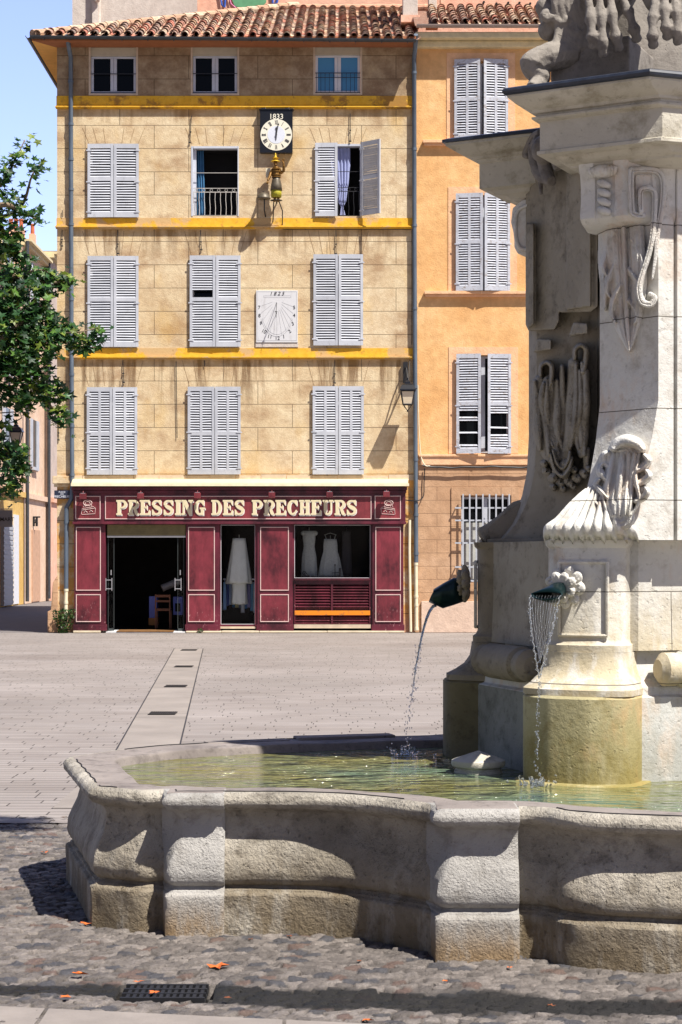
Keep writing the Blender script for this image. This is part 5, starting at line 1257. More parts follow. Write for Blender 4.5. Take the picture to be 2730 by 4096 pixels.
mb = MB(); mb.box(bx(290), bx(790), 48.2, 56, 0, 21); mb.build('wall', M['greywall'], bk)
mb = MB(); mb.box(bx(790)+.003, bx(3400), 48.25, 56, 0, 21); mb.build('side_wall', M['pinkwall'], bk)
mb = MB(); mb.box(bx(374), bx(398), 48.0, 48.19, 12, 21); mb.tube([(bx(384), 48.0, bz(0)), (bx(398), 47.9, bz(18))], .06, 8); mb.tube([(bx(400), 48.1, bz(200)), (bx(400), 48.1, 21)], .05, 8); mb.build('downpipe', M['greywall'], bk)
mb = MB(); mb.prism([(bx(925), bz(-10)), (bx(940), bz(25)), (bx(975), bz(34)), (bx(1040), bz(34)), (bx(1065), bz(12)), (bx(1075), bz(-60)), (bx(930), bz(-60))], 48.185, 48.195); mb.build('graffiti', M['graf_g'], bk)
mb = MB(); mb.tube([(bx(880), 48.19, bz(-30)), (bx(888), 48.19, bz(20)), (bx(900), 48.19, bz(30)), (bx(903), 48.19, bz(-20))], .03, 6); mb.tube([(bx(1090), 48.19, bz(-30)), (bx(1092), 48.19, bz(14)), (bx(1108), 48.19, bz(14)), (bx(1115), 48.19, bz(-20))], .035, 6); mb.build('graffiti_outline', M['graf_b'], bk)
mb = MB(); mb.tube([(bx(912), 48.19, bz(-30)), (bx(925), 48.19, bz(16)), (bx(948), 48.19, bz(36))], .022, 6); mb.build('graffiti_outline', M['graf_p'], bk)
# left street row, facing right, receding
def street_house(name, label, Y0, Y1, H_, mat, X=-12.3, low=None):
    o = thing(name, label, 'house', (X, (Y0+Y1)/2, 0)); mb = MB()
    mb.box(X-8, X, Y0+.02, Y1-.02, 0, H_); mb.build('wall', mat, o)
    if low: mb = MB(); mb.box(X-.002, X+.06, Y0+.05, Y1-.05, 0, 4.1); mb.box(X, X+.16, Y0+.05, Y1-.05, 4.1, 4.3); mb.build('ground_floor', low, o)
    mb = MB(); mb.box(X-8, X+.35, Y0, Y1, H_, H_+.10); mb.box(X-8, X+.2, Y0, Y1, H_-.14, H_-.001); mb.build('eaves', M['cornice'], o)
    return o
def sw(o, Y, z0, z1, wd, X=-12.3, mat='shutter'):
    mb = MB(); mb.box(X+.002, X+.03, Y-wd/2, Y+wd/2, z0, z1); f = mb.build('window', M['glass'], o)
    mb = MB(); 
    for s_ in (-1, 1): mb.box(X+.03, X+.07, Y+s_*wd/2-.02, Y+s_*(wd/2+.5), z0, z1)
    mb.box(X, X+.14, Y-wd/2-.1, Y+wd/2+.1, z0-.12, z0); mb.build('shutters', M[mat], f)
s1 = street_house('street_house', 'peach fronted street house with an ochre shop, at the far left edge', 56, 67.5, 12.2, M['creamwall'], low=M['ochre'])
s2 = street_house('street_house', 'narrow pale pink house halfway down the side street', 67.5, 72.6, 14.0, M['creamwall'], low=M['creamwall'])
s3 = street_house('street_house', 'faded lilac grey house at the far end of the side street', 72.6, 84, 14.4, M['lilac'], X=-12.1, low=M['pinkwall'])
for z in (5.4, 8.6, 11.6): sw(s1, 64.4, z, z+1.9, 1.0); sw(s2, 70.0, z, z+1.9, .9)
sw(s1, 61, 5.4, 7.3, 1.0); 
mb = MB(); mb.box(-12.25, -12.2, 69.2, 71.0, .05, 2.9); mb.build('door', simple('tan_door', lin((190, 150, 120)), .7), s2)
mb = MB(); mb.box(-12.24, -12.12, 62.9, 64.7, 0.05, 3.0); 
for k in range(16): mb.box(-12.12, -12.10, 62.9, 64.7, .1+k*.18, .2+k*.18)
mb.build('shop_shutter', M['greyboard'], s1)
mb = MB(); mb.box(-12.24, -12.2, 65.3, 66.3, .05, 3.4); mb.build('shop_door', M['frame_white'], s1)
for Yp, o_ in ((67.5, s1), (72.5, s2)):
    mb = MB(); mb.tube([(-12.1, Yp, 14), (-12.1, Yp, .1)], .07, 8); mb.build('downpipe', M['zinc_dark'], o_)
# house closing the view beyond the street
e1 = thing('end_house', 'grey rendered house wall with chimneys closing the end of the side street', 'house', (-14, 92, 0))
mb = MB(); mb.box(-22, -8, 92, 100, 0, 17.6); mb.build('wall', M['lilac'], e1); mb = MB(); mb.box(-22.3, -7.8, 91.7, 100.3, 17.6, 17.9); mb.build('roof', M['gutter_brown'], e1)
for (x, y0, y1, np_) in ((62, 905, 960, 3), (128, 925, 985, 1)):
    Yc = 75.; k = FPX/Yc; X = (x-1365)/k; Zt = EYE+(HOR-y0)/k; Zb = 13.9
    o = thing('roof_chimney', 'brick chimney with three clay pots above the side street' if np_ == 3 else 'single small clay chimney above the side street', 'chimney', (X, Yc, Zb))
    mb = MB(); mb.box(X-(.35 if np_ == 3 else .12), X+(.35 if np_ == 3 else .12), Yc, Yc+.4, Zb, Zt-.1); mb.build('stack', M['pinkwall'], o)
    for i in range(np_):
        mb = MB(); mb.lathe([(.09, 0), (.08, .35), (.10, .38), (.10, .45)], (X-.22+i*.22 if np_ == 3 else X, Yc+.2, Zt-.1), 10); mb.build('pot', simple('terracotta', lin((176, 96, 66)), .8), o)
# shop board and hanging signs
bd = thing('shop_board', 'grey hanging shop board reading DAMART at the left edge', 'sign', (-12.0, 62.0, 3))
kd = FPX/62.; dx_ = lambda x: (x-1365)/kd; dz_ = lambda y: EYE+(HOR-y)/kd
mb = MB(); mb.box(dx_(-28), dx_(50), 62.0, 62.06, dz_(2108), dz_(2040)); mb.tube([(dx_(-30), 62.03, dz_(2036)), (dx_(50), 62.03, dz_(2036))], .02, 6); mb.build('board', M['greyboard'], bd)
text('DAMART', .19, (dx_(14), 61.995, dz_(2078)), M['ink'], bd, 'lettering')
hs = thing('iron_sign', 'dark wrought iron hanging sign over the side street door', 'sign', (-11.7, 69.5, 3.0)); kd = FPX/69.5
mb = MB(); X = lambda x: (x-1365)/kd; Z = lambda y: EYE+(HOR-y)/kd
mb.tube([(X(100), 69.5, Z(2068)), (X(162), 69.5, Z(2068))], .035, 6); mb.tube([(X(128), 69.5, Z(2068)), (X(128), 69.5, Z(2040)), (X(124), 69.5, Z(2030))], .03, 6)
for x in (112, 124, 136, 148): mb.tube([(X(x), 69.5, Z(2070)), (X(x), 69.5, Z(2105))], .05, 6)
for k in range(12): mb.tube([(X(128+18*math.cos(k)), 69.5, Z(2085+10*math.sin(k))), (X(128+18*math.cos(k+1)), 69.5, Z(2085+10*math.sin(k+1)))], .025, 5)
mb.build('ironwork', M['iron'], hs)
kl = FPX/60.; l2 = lantern('street_lantern', 'black four sided lantern hanging over the side street under the tree', (66-1365)/kl, EYE+(HOR-1690)/kl, EYE+(HOR-1790)/kl, 60., 1.25)
mb = MB(); xl2 = (66-1365)/kl; zt_ = EYE+(HOR-1690)/kl
mb.tube([(xl2, 60, zt_), (xl2, 60, zt_+.05), (xl2+.18, 60, zt_+.15), (xl2+.14, 60, zt_+.35), (xl2-.1, 60, zt_+.36), (xl2-.9, 60, zt_+.30)], .02, 6); mb.build('bracket', M['iron'], l2)

# ---------------------------------------------------------------- fountain basin
def plan():
    """smooth outline of the basin foot; sections between the piers bulge, and turn in at their ends"""
    segs = [([(1.90, 7.12), (1.45, 7.17), (1.12, 7.25), (.95, 7.34), (.87, 7.45), (.80, 7.49)], 1),
            ([(.76, 7.49), (.41, 7.49)], 0),
            ([(.395, 7.52), (.33, 7.62), (.14, 7.80), (-.073, 7.91), (-.30, 7.945), (-.535, 7.95)], 1),
            ([(-.56, 7.95), (-.78, 7.95)], 0),
            ([(-.79, 8.02), (-.83, 8.045), (-.92, 8.025), (-1.03, 8.075), (-1.135, 8.14)], 1), ([(-1.16, 8.15), (-1.175, 8.19), (-1.465, 9.33), (-1.475, 9.39), (-1.46, 9.45), (-1.42, 9.52)], 0),
            ([(-1.40, 9.55), (-1.15, 9.92), (-.9, 10.10), (-.388, 10.36), (-.1, 10.45), (.26, 10.55), (.55, 10.62), (.85, 10.95), (1.2, 11.7), (1.40, 12.17)], 1)]
    half = []
    for pts, sm_ in segs:
        q = [tuple(v)[:2] for v in cr([(a, b, 0) for a, b in pts], 6)] if sm_ else pts
        for v in q:
            if not half or (Vector(half[-1])-Vector(v)).length > .01: half.append((v[0], v[1]))
    cx, cy = FC
    return half+[(2*cx-x, 2*cy-y) for x, y in half]
FC = (1.65, 9.65)
PL = plan()
# resample finely
def resample(P, st):
    out = []; n = len(P)
    for i in range(n):
        a = Vector(P[i]); b = Vector(P[(i+1) % n]); L = (b-a).length; k = max(1, int(L/st))
        for j in range(k): out.append(a+(b-a)*(j/k))
    return out
PR = resample(PL, .03); nP = len(PR)
def normals(P, k=1):
    n = len(P); out = []
    for i in range(n):
        d = (P[(i+k) % n]-P[(i-k) % n]); d = d.normalized() if d.length > 1e-6 else Vector((1, 0)); out.append(Vector((-d.y, d.x)))
    return out
NR = normals(PR, 3)
# orientation: inward normals should point to the centre on average
sgn = 1 if sum(NR[i].dot(Vector(FC)-PR[i]) for i in range(nP)) > 0 else -1
NR = [v*sgn for v in NR]
sm = [sum((PR[(i+k) % nP] for k in range(-6, 7)), Vector((0, 0)))/13 for i in range(nP)]
NS = [v*sgn for v in normals(sm, 9)]
rb = random.Random(21)
def ispier(p): return (.415 < p.x < .755 and p.y < 7.6) or (-.785 < p.x < -.545 and p.y < 8)
prof_lip = [(.045, .556), (.03, .562), (.004, .572), (-.012, .590), (-.014, .610), (-.002, .630), (.022, .641), (.04, .642)]
prof_bowl = [(.046, .216), (.030, .222), (.014, .240), (.006, .275), (.014, .325), (.036, .38), (.062, .43), (.076, .48), (.076, .52), (.060, .548), (.045, .556)]
prof_plinth = [(0.0, -.04), (0.0, .10), (-.002, .175), (.004, .183), (.020, .190), (.024, .197), (.040, .205), (.046, .216)]
def sweep(prof, mask, name, mat, amp=.003, sub=3):
    P2 = []
    for a, b in zip(prof[:-1], prof[1:]):
        for j in range(sub): P2.append((a[0]+(b[0]-a[0])*j/sub, a[1]+(b[1]-a[1])*j/sub))
    P2.append(prof[-1]); mb = MB(); m = len(P2); runs = []; idx = [i for i in range(nP)]
    for i in idx:
        j = (i+1) % nP
        if not mask((PR[i]+PR[j])/2): continue
        vs = []
        for q in (i, j):
            deep = 1.0
            for (o_, z) in P2:
                h = math.sin(q*1.7+z*23)*.5+math.sin(q*.73-z*41)*.5
                p = PR[q]+NR[q]*(o_*deep+h*amp); vs.append((p.x, p.y, z))
        mb.add(vs, [(t, m+t, m+t+1, t+1) for t in range(m-1)])
    o = mb.build(name, mat, basin, fixn=False)
    b = bmesh.new(); b.from_mesh(o.data); bmesh.ops.remove_doubles(b, verts=b.verts, dist=.0004); bmesh.ops.recalc_face_normals(b, faces=b.faces); b.to_mesh(o.data); b.free()
    o.data.shade_smooth(); o.data.set_sharp_from_angle(angle=R(38)); return o
basin = thing('fountain_basin', 'lobed grey limestone fountain basin with rolled rim and pale repaired piers', 'fountain basin', (FC[0], FC[1], 0))
nopier = lambda p: not ispier(p)
sweep(prof_plinth, nopier, 'plinth', M['basin']); sweep(prof_bowl, nopier, 'bowl', M['basin']); sweep(prof_lip, nopier, 'rim_roll', M['basin'])
PIERCAP = 1
for lo, hi in ((-1, -.3), (.3, .8)):
    mk = lambda p, lo=lo, hi=hi: ispier(p) and lo < p.x < hi
    ids = [i for i in range(nP) if mk(PR[i])]; ids.sort(key=lambda i: PR[i].x)
    xa, xb = PR[ids[0]].x-(.012 if hi < 0 else .040), PR[ids[-1]].x+.030; yp = sum(PR[i].y for i in ids)/len(ids); pr_ = .075 if hi > 0 else .035
    for nm, pf in (('pier_plinth', prof_plinth), ('pier_shaft', prof_bowl), ('pier_rim', prof_lip)):
        mb = MB(); P2 = []
        for a_, b_ in zip(pf[:-1], pf[1:]):
            for j in range(3): P2.append((a_[0]+(b_[0]-a_[0])*j/3, a_[1]+(b_[1]-a_[1])*j/3))
        P2.append(pf[-1]); nx_ = 16; rings = []
        for (o_, z) in P2:
            ring = []
            for i in range(nx_+1):
                u = i/nx_; xl_ = xa+o_*.85*(1 if hi < 0 or True else 0); x = xl_+(xb-xl_)*u; c_ = .012*(max(0, 1-u*nx_*.9)**2+max(0, 1-(1-u)*nx_*.9)**2)
                ring.append((x, yp-pr_+o_*.9+c_+.0012*math.sin(i*2.1+z*60), z))
            ring += [(xb, yp+.14, z), (xa-.03, yp+.14, z)]; rings.append(ring)
        mb.loft(rings); o = mb.build(nm, M['pier'], basin); o.data.shade_smooth(); o.data.set_sharp_from_angle(angle=R(42))
    mb = MB(); mb.box(xa+.004, xb-.004, yp-pr_+.03, yp+.2, .60, .6435); mb.build('pier_cap', M['rimtop'], basin, bevel=.006)
# rim top and inner wall
mb = MB(); WZ = .588; RW = .25; rings = []
for (k, z) in ((0, .642), (.15, .6385), (.5, .637), (.9, .636), (.97, .632), (1.0, .622)):
    rings.append([((PR[i]+NR[i]*.04)*(1-k)+(sm[i]+NS[i]*RW)*k).to_3d()+Vector((0, 0, z+.003*math.sin(i*.37)*k)) for i in range(nP)])
rings.append([(sm[i]+NS[i]*(RW+.01)).to_3d()+Vector((0, 0, .3)) for i in range(nP)])
mb.loft(rings, cap=False); o = mb.build('rim_top', M['rimtop'], basin); o.data.shade_smooth(); o.data.set_sharp_from_angle(angle=R(40))
# crack line between roll and rim stones
mb = MB(); pts = []
for i in range(nP):
    p = PR[i]+NR[i]*(.046+.004*math.sin(i*.9)); pts.append((p.x, p.y, .6425))
run = []
for i in range(nP):
    if math.sin(i*.11)+.5*math.sin(i*.31) > -.35: run.append(pts[i])
    else:
        if len(run) > 3: mb.tube(run, .004, 5, cap=False)
        run = []
if len(run) > 3: mb.tube(run, .004, 5, cap=False)
mb.build('rim_crack', M['dark'], basin)
# water surface with ripples
def water():
    inner = [sm[i]+NS[i]*(RW-.02) for i in range(nP)]
    mb = MB(); vs = [(p.x, p.y, WZ) for p in inner]; c = (FC[0], FC[1], WZ); n = nP
    ks = 6; allv = []
    for k in range(ks):
        t = k/ks; allv += [(c[0]+(p[0]-c[0])*(1-t), c[1]+(p[1]-c[1])*(1-t), WZ) for p in vs]
    allv.append(c); fs = []
    for k in range(ks-1):
        for i in range(n): fs.append((k*n+i, k*n+(i+1) % n, (k+1)*n+(i+1) % n, (k+1)*n+i))
    for i in range(n): fs.append(((ks-1)*n+i, (ks-1)*n+(i+1) % n, len(allv)-1))
    mb.add(allv, fs); o = mb.build('basin_water', M['water']); o.data.shade_smooth(); tag(o, kind='structure'); return o
water()
# dressed stones of the far rim
mb = MB()
for (x, y, w_, d_, h_, a) in ((.02, 10.44, .60, .13, .035, .28), (-.55, 10.24, .5, .1, .015, .35)):
    mb.box(-w_/2, w_/2, -d_/2, d_/2, .634, .637+h_*.5, M=Matrix.Translation((x, y, 0)) @ Matrix.Rotation(a, 4, 'Z'))
mb.build('raised_stone', M['rimtop'], basin, bevel=.012)

# ---------------------------------------------------------------- fountain monument
U = [Vector((-.447, -.894, 0)), Vector((-.894, .447, 0)), Vector((.447, .894, 0)), Vector((.894, -.447, 0))]
T = [Vector((.894, -.447, 0)), Vector((-.447, -.894, 0)), Vector((-.894, .447, 0)), Vector((.447, .894, 0))]
O3 = Vector((FC[0], FC[1], 0))
def PP(k, r_, s_, z): return O3+U[k]*r_+T[k]*(s_-(.025 if k == 0 else 0))+Vector((0, 0, z))
mon = thing('fountain_monument', 'pale stone fountain monument with scrolled piers, cornices and carved leaves standing in the basin', 'monument', (FC[0], FC[1], .3))
def pier_plan(k, R_, w_, z, r0=.12, bulge=.03, corner=.05):
    pts = []
    pts.append((r0, -w_))
    c = min(corner, w_*.6)
    for i in range(4):
        a = -math.pi/2+i*math.pi/8; pts.append((R_-c+c*math.sin(a+math.pi/2), -w_+c-c*math.cos(a+math.pi/2)))
    for i in range(1, 8): s_ = -w_+c+(2*w_-2*c)*i/8; pts.append((R_+bulge*(1-(s_/w_)**2), s_))
    for i in range(4):
        a = i*math.pi/8+math.pi/8; pts.append((R_-c+c*math.cos(a), w_-c+c*math.sin(a)))
    pts.append((r0, w_))
    return [PP(k, a, b, z) for a, b in pts]
def pier_loft(k, levels, name, mat, bulge=.03, corner=.05, dr=0, auto=35, r0=.12):
    mb = MB(); mb.loft([pier_plan(k, R_+dr, w_, z, r0, bulge, corner) for R_, w_, z in levels]); o = mb.build(name, mat, mon, auto=auto); return o
def bayring(a, z, cut=.5, concave=0):
    """ring of the core: four bay faces at distance a, clipped towards the piers"""
    pts = []
    for k in range(4):
        u1, u2 = U[k], U[(k+1) % 4]; v = (u1+u2).normalized(); tdir = (u2-u1).normalized(); hw = a*cut
        for i in range(7):
            t = -1+2*i/6; pts.append(O3+v*(a-concave*(1-t*t))+tdir*(hw*t)+Vector((0, 0, z)))
    return pts
def bay_loft(levels, name, mat, auto=35):
    mb = MB(); mb.loft([bayring(a, z, c, cc) for a, z, c, cc in levels]); return mb.build(name, mat, mon, auto=auto)
# base courses
bay_loft([(.80, .35, .62, 0), (.80, 1.01, .62, 0), (.775, 1.02, .62, 0), (.77, 1.06, .62, 0), (.70, 1.10, .6, 0), (.66, 1.24, .6, 0)], 'bay_plinth', M['fplinth_w'])
mb = MB(); _u = (U[0]+U[1]).normalized(); _t = (U[1]-U[0]).normalized(); mb.loft([[O3+_u*a+_t*b+Vector((0, 0, z)) for a, b in ((.6, -.49), (.804, -.49), (.804, .49), (.6, .49))] for z in (.35, 1.006)]); mb.build('bay_plinth_stain_shade_slab', M['fstainshade'], mon)  # thin slab, bay shade and water stain put into its colour
bay_loft([(.72, 1.241, .55, 0), (.71, 1.5, .55, .0), (.71, 1.799, .55, .0)], 'pedestal_core', [M['fstone'], M['fsootshade']])
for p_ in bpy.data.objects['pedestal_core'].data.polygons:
    if p_.normal.x < -.6: p_.material_index = 1  # left-facing sides take the sooty stone with shade painted in
def off_poly(P, d, fac=None):
    """inset a convex outline (counter-clockwise seen from above) by d"""
    n = len(P); L_ = []
    for i in range(n):
        a, b = Vector(P[i]), Vector(P[(i+1) % n]); t = (b-a).normalized(); nn = Vector((-t.y, t.x)); L_.append((a+nn*(d*(fac[i] if fac else 1)), t))
    out = []
    for i in range(n):
        (p, t), (q, u) = L_[i-1], L_[i]; den = t.x*u.y-t.y*u.x; k_ = ((q-p).x*u.y-(q-p).y*u.x)/den; out.append(p+t*k_)
    return out
Bp = Vector((1.588, 8.755)); Ap = Vector((1.336, 9.033)); vF = Vector((.316, -.949)); tF = Vector((.949, .316)); nC = Vector((-.741, -.672))
Ep = Vector((1.09, 9.75))
def body_ring(z):
    f0 = np.interp(z, [1.79, 1.86, 1.95, 2.05, 2.13, 2.3, 2.5, 3.2, 3.6, 4.1], [.17, .165, .145, .11, .08, .035, .0, .0, .03, .05])
    f1 = np.interp(z, [1.2, 1.5, 1.75, 1.82, 1.9, 1.98, 2.07, 2.2, 2.4, 4.1], [.30, .28, .26, .20, .125, .075, .04, .012, .0, .0]); fr_ = float(np.interp(z, [1.2, 1.79], [1.0, 1.0]))
    A_ = Ap+nC*f0*1.0; B_ = Bp+tF*(-f0/.914); W1 = B_+tF*(.09+f0/.914); 
    pts = [A_, A_+(B_-A_)*.33, A_+(B_-A_)*.66, B_, Bp+tF*.085, Bp+tF*.087-vF*.02, Bp+tF*.098-vF*.02, Bp+tF*.10+vF*.012, Bp+tF*1.30+vF*.012, Bp+tF*1.5-vF*.4, Vector((2.6, 10.9)), Vector((1.6, 10.9)),
           Ep+Vector((.12, .65))+U[1].to_2d()*f1*.7, Ep+Vector((-.02, .22))+U[1].to_2d()*f1, Ep+U[1].to_2d()*f1, Ep+Vector((.03, -.04))+U[1].to_2d()*f1*.9, Ep+Vector((.09, -.12))+U[1].to_2d()*f1*.35, Ap+Vector((.03, .30)), Ap+Vector((.02, .12))+nC*f0*.3, Ap+Vector((.01, .06))+nC*f0*.7]
    return [(p.x, p.y, z) for p in pts]
mb = MB(); mb.loft([[(x_, y_, z) for x_, y_ in ((.845, 9.86), (.80, 10.06), (.95, 10.5), (1.7, 10.6), (1.5, 9.4), (1.25, 9.30))] for z in (1.241, 1.5, 1.82)]); mb.build('bay_wall', M['fdark'], mon, auto=28)  # soot and bay shade put into the stone colour
mb = MB(); mb.loft([body_ring(z) for z in (1.80, 1.82, 1.86, 1.9, 1.95, 2.0, 2.07, 2.13, 2.2, 2.3, 2.4, 2.5, 2.8, 3.2, 3.6, 3.9, 4.02)]); sh_ = mb.build('shaft', [M['fstone'], M['fsootshade']], mon, auto=28)
for p_ in sh_.data.polygons:      # soot and shade painted into the bay turned from the sun
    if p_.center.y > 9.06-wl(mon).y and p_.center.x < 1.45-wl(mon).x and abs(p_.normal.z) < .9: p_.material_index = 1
CR = [(.83, 8.745), (1.48, 8.40), (2.95, 8.89), (3.4, 10.0), (2.3, 11.3), (1.215, 9.50)]
levels = [(.33, 3.66), (.30, 3.665), (.27, 3.676), (.25, 3.68), (.245, 3.692), (.215, 3.70), (.195, 3.715), (.185, 3.732), (.115, 3.736), (.115, 3.752), (.127, 3.757), (.127, 3.900), (.105, 3.905), (.095, 3.912), (.095, 3.922), (.115, 3.926), (.115, 3.938), (.100, 3.942), (.092, 3.955), (.06, 3.968), (.03, 3.985), (.012, 4.002), (.0, 4.012), (0, 4.030)]
mb = MB(); mb.loft([[(p.x, p.y, z) for p in off_poly(CR, d, (1, .55, 1, 1, 1, 1))] for d, z in levels]); mb.build('cornice', M['fupper'], mon, auto=24)
mb = MB(); mb.loft([[(p.x, p.y, z) for p in off_poly(CR, d)] for d, z in ((-.006, 4.022), (-.016, 4.028), (-.020, 4.040), (-.016, 4.052), (.0, 4.060))]); mb.build('lead_flashing', M['lead'], mon)
for k in range(4):
    dr = {0: 0, 1: -.0, 2: 0, 3: 0}[k]; dc = {1: -.09}.get(k, 0)
    pier_loft(k, [(1.09, .295, .35), (1.09, .295, 1.012), (1.08, .285, 1.024)], 'pier_plinth', M['fplinth'] if k != 1 else M['fmossshade'], bulge=.05, corner=.14)  # far pier takes the stones darkened for its shade
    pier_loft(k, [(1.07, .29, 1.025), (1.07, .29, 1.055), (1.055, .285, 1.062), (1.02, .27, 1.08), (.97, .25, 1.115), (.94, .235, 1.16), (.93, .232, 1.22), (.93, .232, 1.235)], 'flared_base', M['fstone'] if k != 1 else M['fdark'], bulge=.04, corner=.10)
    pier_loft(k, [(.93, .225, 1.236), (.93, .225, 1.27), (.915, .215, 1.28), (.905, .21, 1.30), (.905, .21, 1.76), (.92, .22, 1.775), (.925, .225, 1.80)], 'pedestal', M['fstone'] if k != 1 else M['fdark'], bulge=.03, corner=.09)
    # raised frame of the panel
    mb = MB(); R_ = .927
    fr = [(-.12, 1.32), (.135, 1.32), (.135, 1.69), (-.12, 1.69)]
    for a, b in zip(fr, fr[1:]+fr[:1]):
        pth = [(a[0]+(b[0]-a[0])*q/8, a[1]+(b[1]-a[1])*q/8) for q in range(9)]; mb.tube([PP(k, .905+.03*(1-(p[0]/.21)**2)-(.02 if abs(p[0]) > .14 else 0)+.001, p[0], p[1]) for p in pth], .010, 6)
    mb.build('panel_frame', M['fstone'], mon)
    if k != 1: continue
    # cornice block of the far pier
    lv = [(.80, .14, 3.73), (.82, .15, 3.745), (.88, .18, 3.755), (.90, .185, 3.775), (.93, .20, 3.785), (.955, .225, 3.787), (.955, .225, 3.925), (.965, .235, 3.93), (.97, .24, 3.945), (.985, .255, 3.95), (.988, .258, 3.962), (1.01, .28, 3.966), (1.04, .31, 3.975), (1.065, .335, 3.99), (1.085, .355, 4.008), (1.10, .37, 4.012), (1.10, .37, 4.028)]
    o = pier_loft(k, lv, 'cornice', M['fupper'], bulge=0, corner=.006, dr=dc)
    mb = MB(); mb.loft([pier_plan(k, 1.115+dc, .385, 4.029, bulge=0, corner=.006), pier_plan(k, 1.115+dc, .385, 4.045, bulge=0, corner=.006), pier_plan(k, 1.09+dc, .36, 4.055, bulge=0, corner=.006)]); mb.build('lead_flashing', M['lead'], mon)
# torus rolls in the bays
for k in range(4):
    u1, u2 = U[k], U[(k+1) % 4]; v = (u1+u2).normalized(); td = (u2-u1).normalized()
    path = [O3+v*.80+td*t+Vector((0, 0, 1.15)) for t in (-.33, -.30, -.24, -.22, -.20, .20, .22, .24, .30, .33)]
    mb = MB(); mb.tube(path, [.05, .085, .085, .078, .095, .095, .078, .085, .085, .05], 18); mb.build('roll_moulding', M['fstone'] if k != 0 else M['fdark'], mon, auto=35)
# shell hoods with volute on each pedestal
def shell(k):
    """fluted hood: ribs fan from the volute down to a scalloped front edge"""
    SS = {0: .05, 1: -.06}.get(k, 0); wk = {1: .72}.get(k, 1.0); NU, NV = 96, 26; mb = MB()
    vv = [0, .2, .4, .6, .8, .93, 1.0, 1.03]; rr_ = [.64, .73, .82, .90, .965, .998, 1.008, .998]; zz = [2.055, 2.095, 2.065, 1.985, 1.900, 1.868, 1.848, 1.826]; hw = [.05, .075, .115, .165, .210, .238, .248, .248]
    if k == 1: zz = [q_-.05 for q_ in zz[:4]]+[1.885, 1.865, 1.848, 1.826]
    def row(v, off):
        r_, z, w_ = (float(np.interp(v, vv, a)) for a in (rr_, zz, hw)); out = []
        for i in range(NU+1):
            u = -1+2*i/NU; rib = abs(math.cos(u*math.pi*4.5))**.7; h = .030*rib*min(1, v*1.6+.25)-off
            sc = .016*math.cos(u*math.pi*9)*max(0, v-.7)/.33
            out.append(PP(k, r_+h*.55-.05*u*u*v+.35*sc-(.06 if k == 1 else 0), u*w_*wk+SS*(1.6-.6*v)-.03*(1-v)*u, z+h*.8-.4*abs(sc)-.045*u*u*(1-v)))
        return out
    rows = [row(1.03*i/NV, 0) for i in range(NV+1)]; low = [row(1.03*i/NV, .055) for i in range(NV+1)]
    n_ = NU+1; vs = [p for r_ in rows+low for p in r_]; fs = []; L = len(rows)*n_
    for a in range(NV):
        for b in range(NU):
            q = a*n_+b; fs += [(q, q+1, q+n_+1, q+n_), (L+q, L+q+n_, L+q+n_+1, L+q+1)]
    for b in range(NU): q = NV*n_+b; fs.append((q, q+1, L+q+1, L+q)); fs.append((b, L+b, L+b+1, b+1))
    for a in range(NV): q = a*n_; fs.append((q, q+n_, L+q+n_, L+q)); q += NU; fs.append((q, L+q, L+q+n_, q+n_))
    mb.add(vs, fs)
    o = mb.build('shell_hood', M['fstone'] if k == 0 else M['fsootshade'], mon, smooth=True)
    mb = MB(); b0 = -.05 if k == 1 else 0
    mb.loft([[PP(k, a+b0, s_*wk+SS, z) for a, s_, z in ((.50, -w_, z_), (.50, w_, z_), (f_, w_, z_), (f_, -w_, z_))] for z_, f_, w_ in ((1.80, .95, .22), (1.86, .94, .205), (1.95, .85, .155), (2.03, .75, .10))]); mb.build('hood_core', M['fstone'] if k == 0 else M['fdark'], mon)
    if k == 1: return o
    mb = MB(); mb.tube(cr([PP(k, .70+b0, SS*1.6+.03, 2.04), PP(k, .76+b0, SS*1.6+.06, 2.09), PP(k, .83+b0, .10+SS, 2.06), PP(k, .83+b0, .15+SS, 2.0), PP(k, .79+b0, .20+SS, 1.96), PP(k, .72+b0, .27+SS, 1.93)], 5), [.03, .034, .038, .04, .042, .044, .045, .045, .046, .046, .046, .045, .044, .042, .04, .038, .035, .032, .03, .028, .025, .022, .02, .018, .015, .01], 12)
    for i in range(5): t = i/4; mb.tube([PP(k, .86+b0-.10*t, .10+.14*t+SS, 2.085-.10*t), PP(k, .85+b0-.10*t, .155+.13*t+SS, 2.03-.10*t)], .012, 6)
    mb.build('volute', M['fstone'] if k == 0 else M['fsootshade'], mon, smooth=True); return o
for k in (0, 1, 3): shell(k)
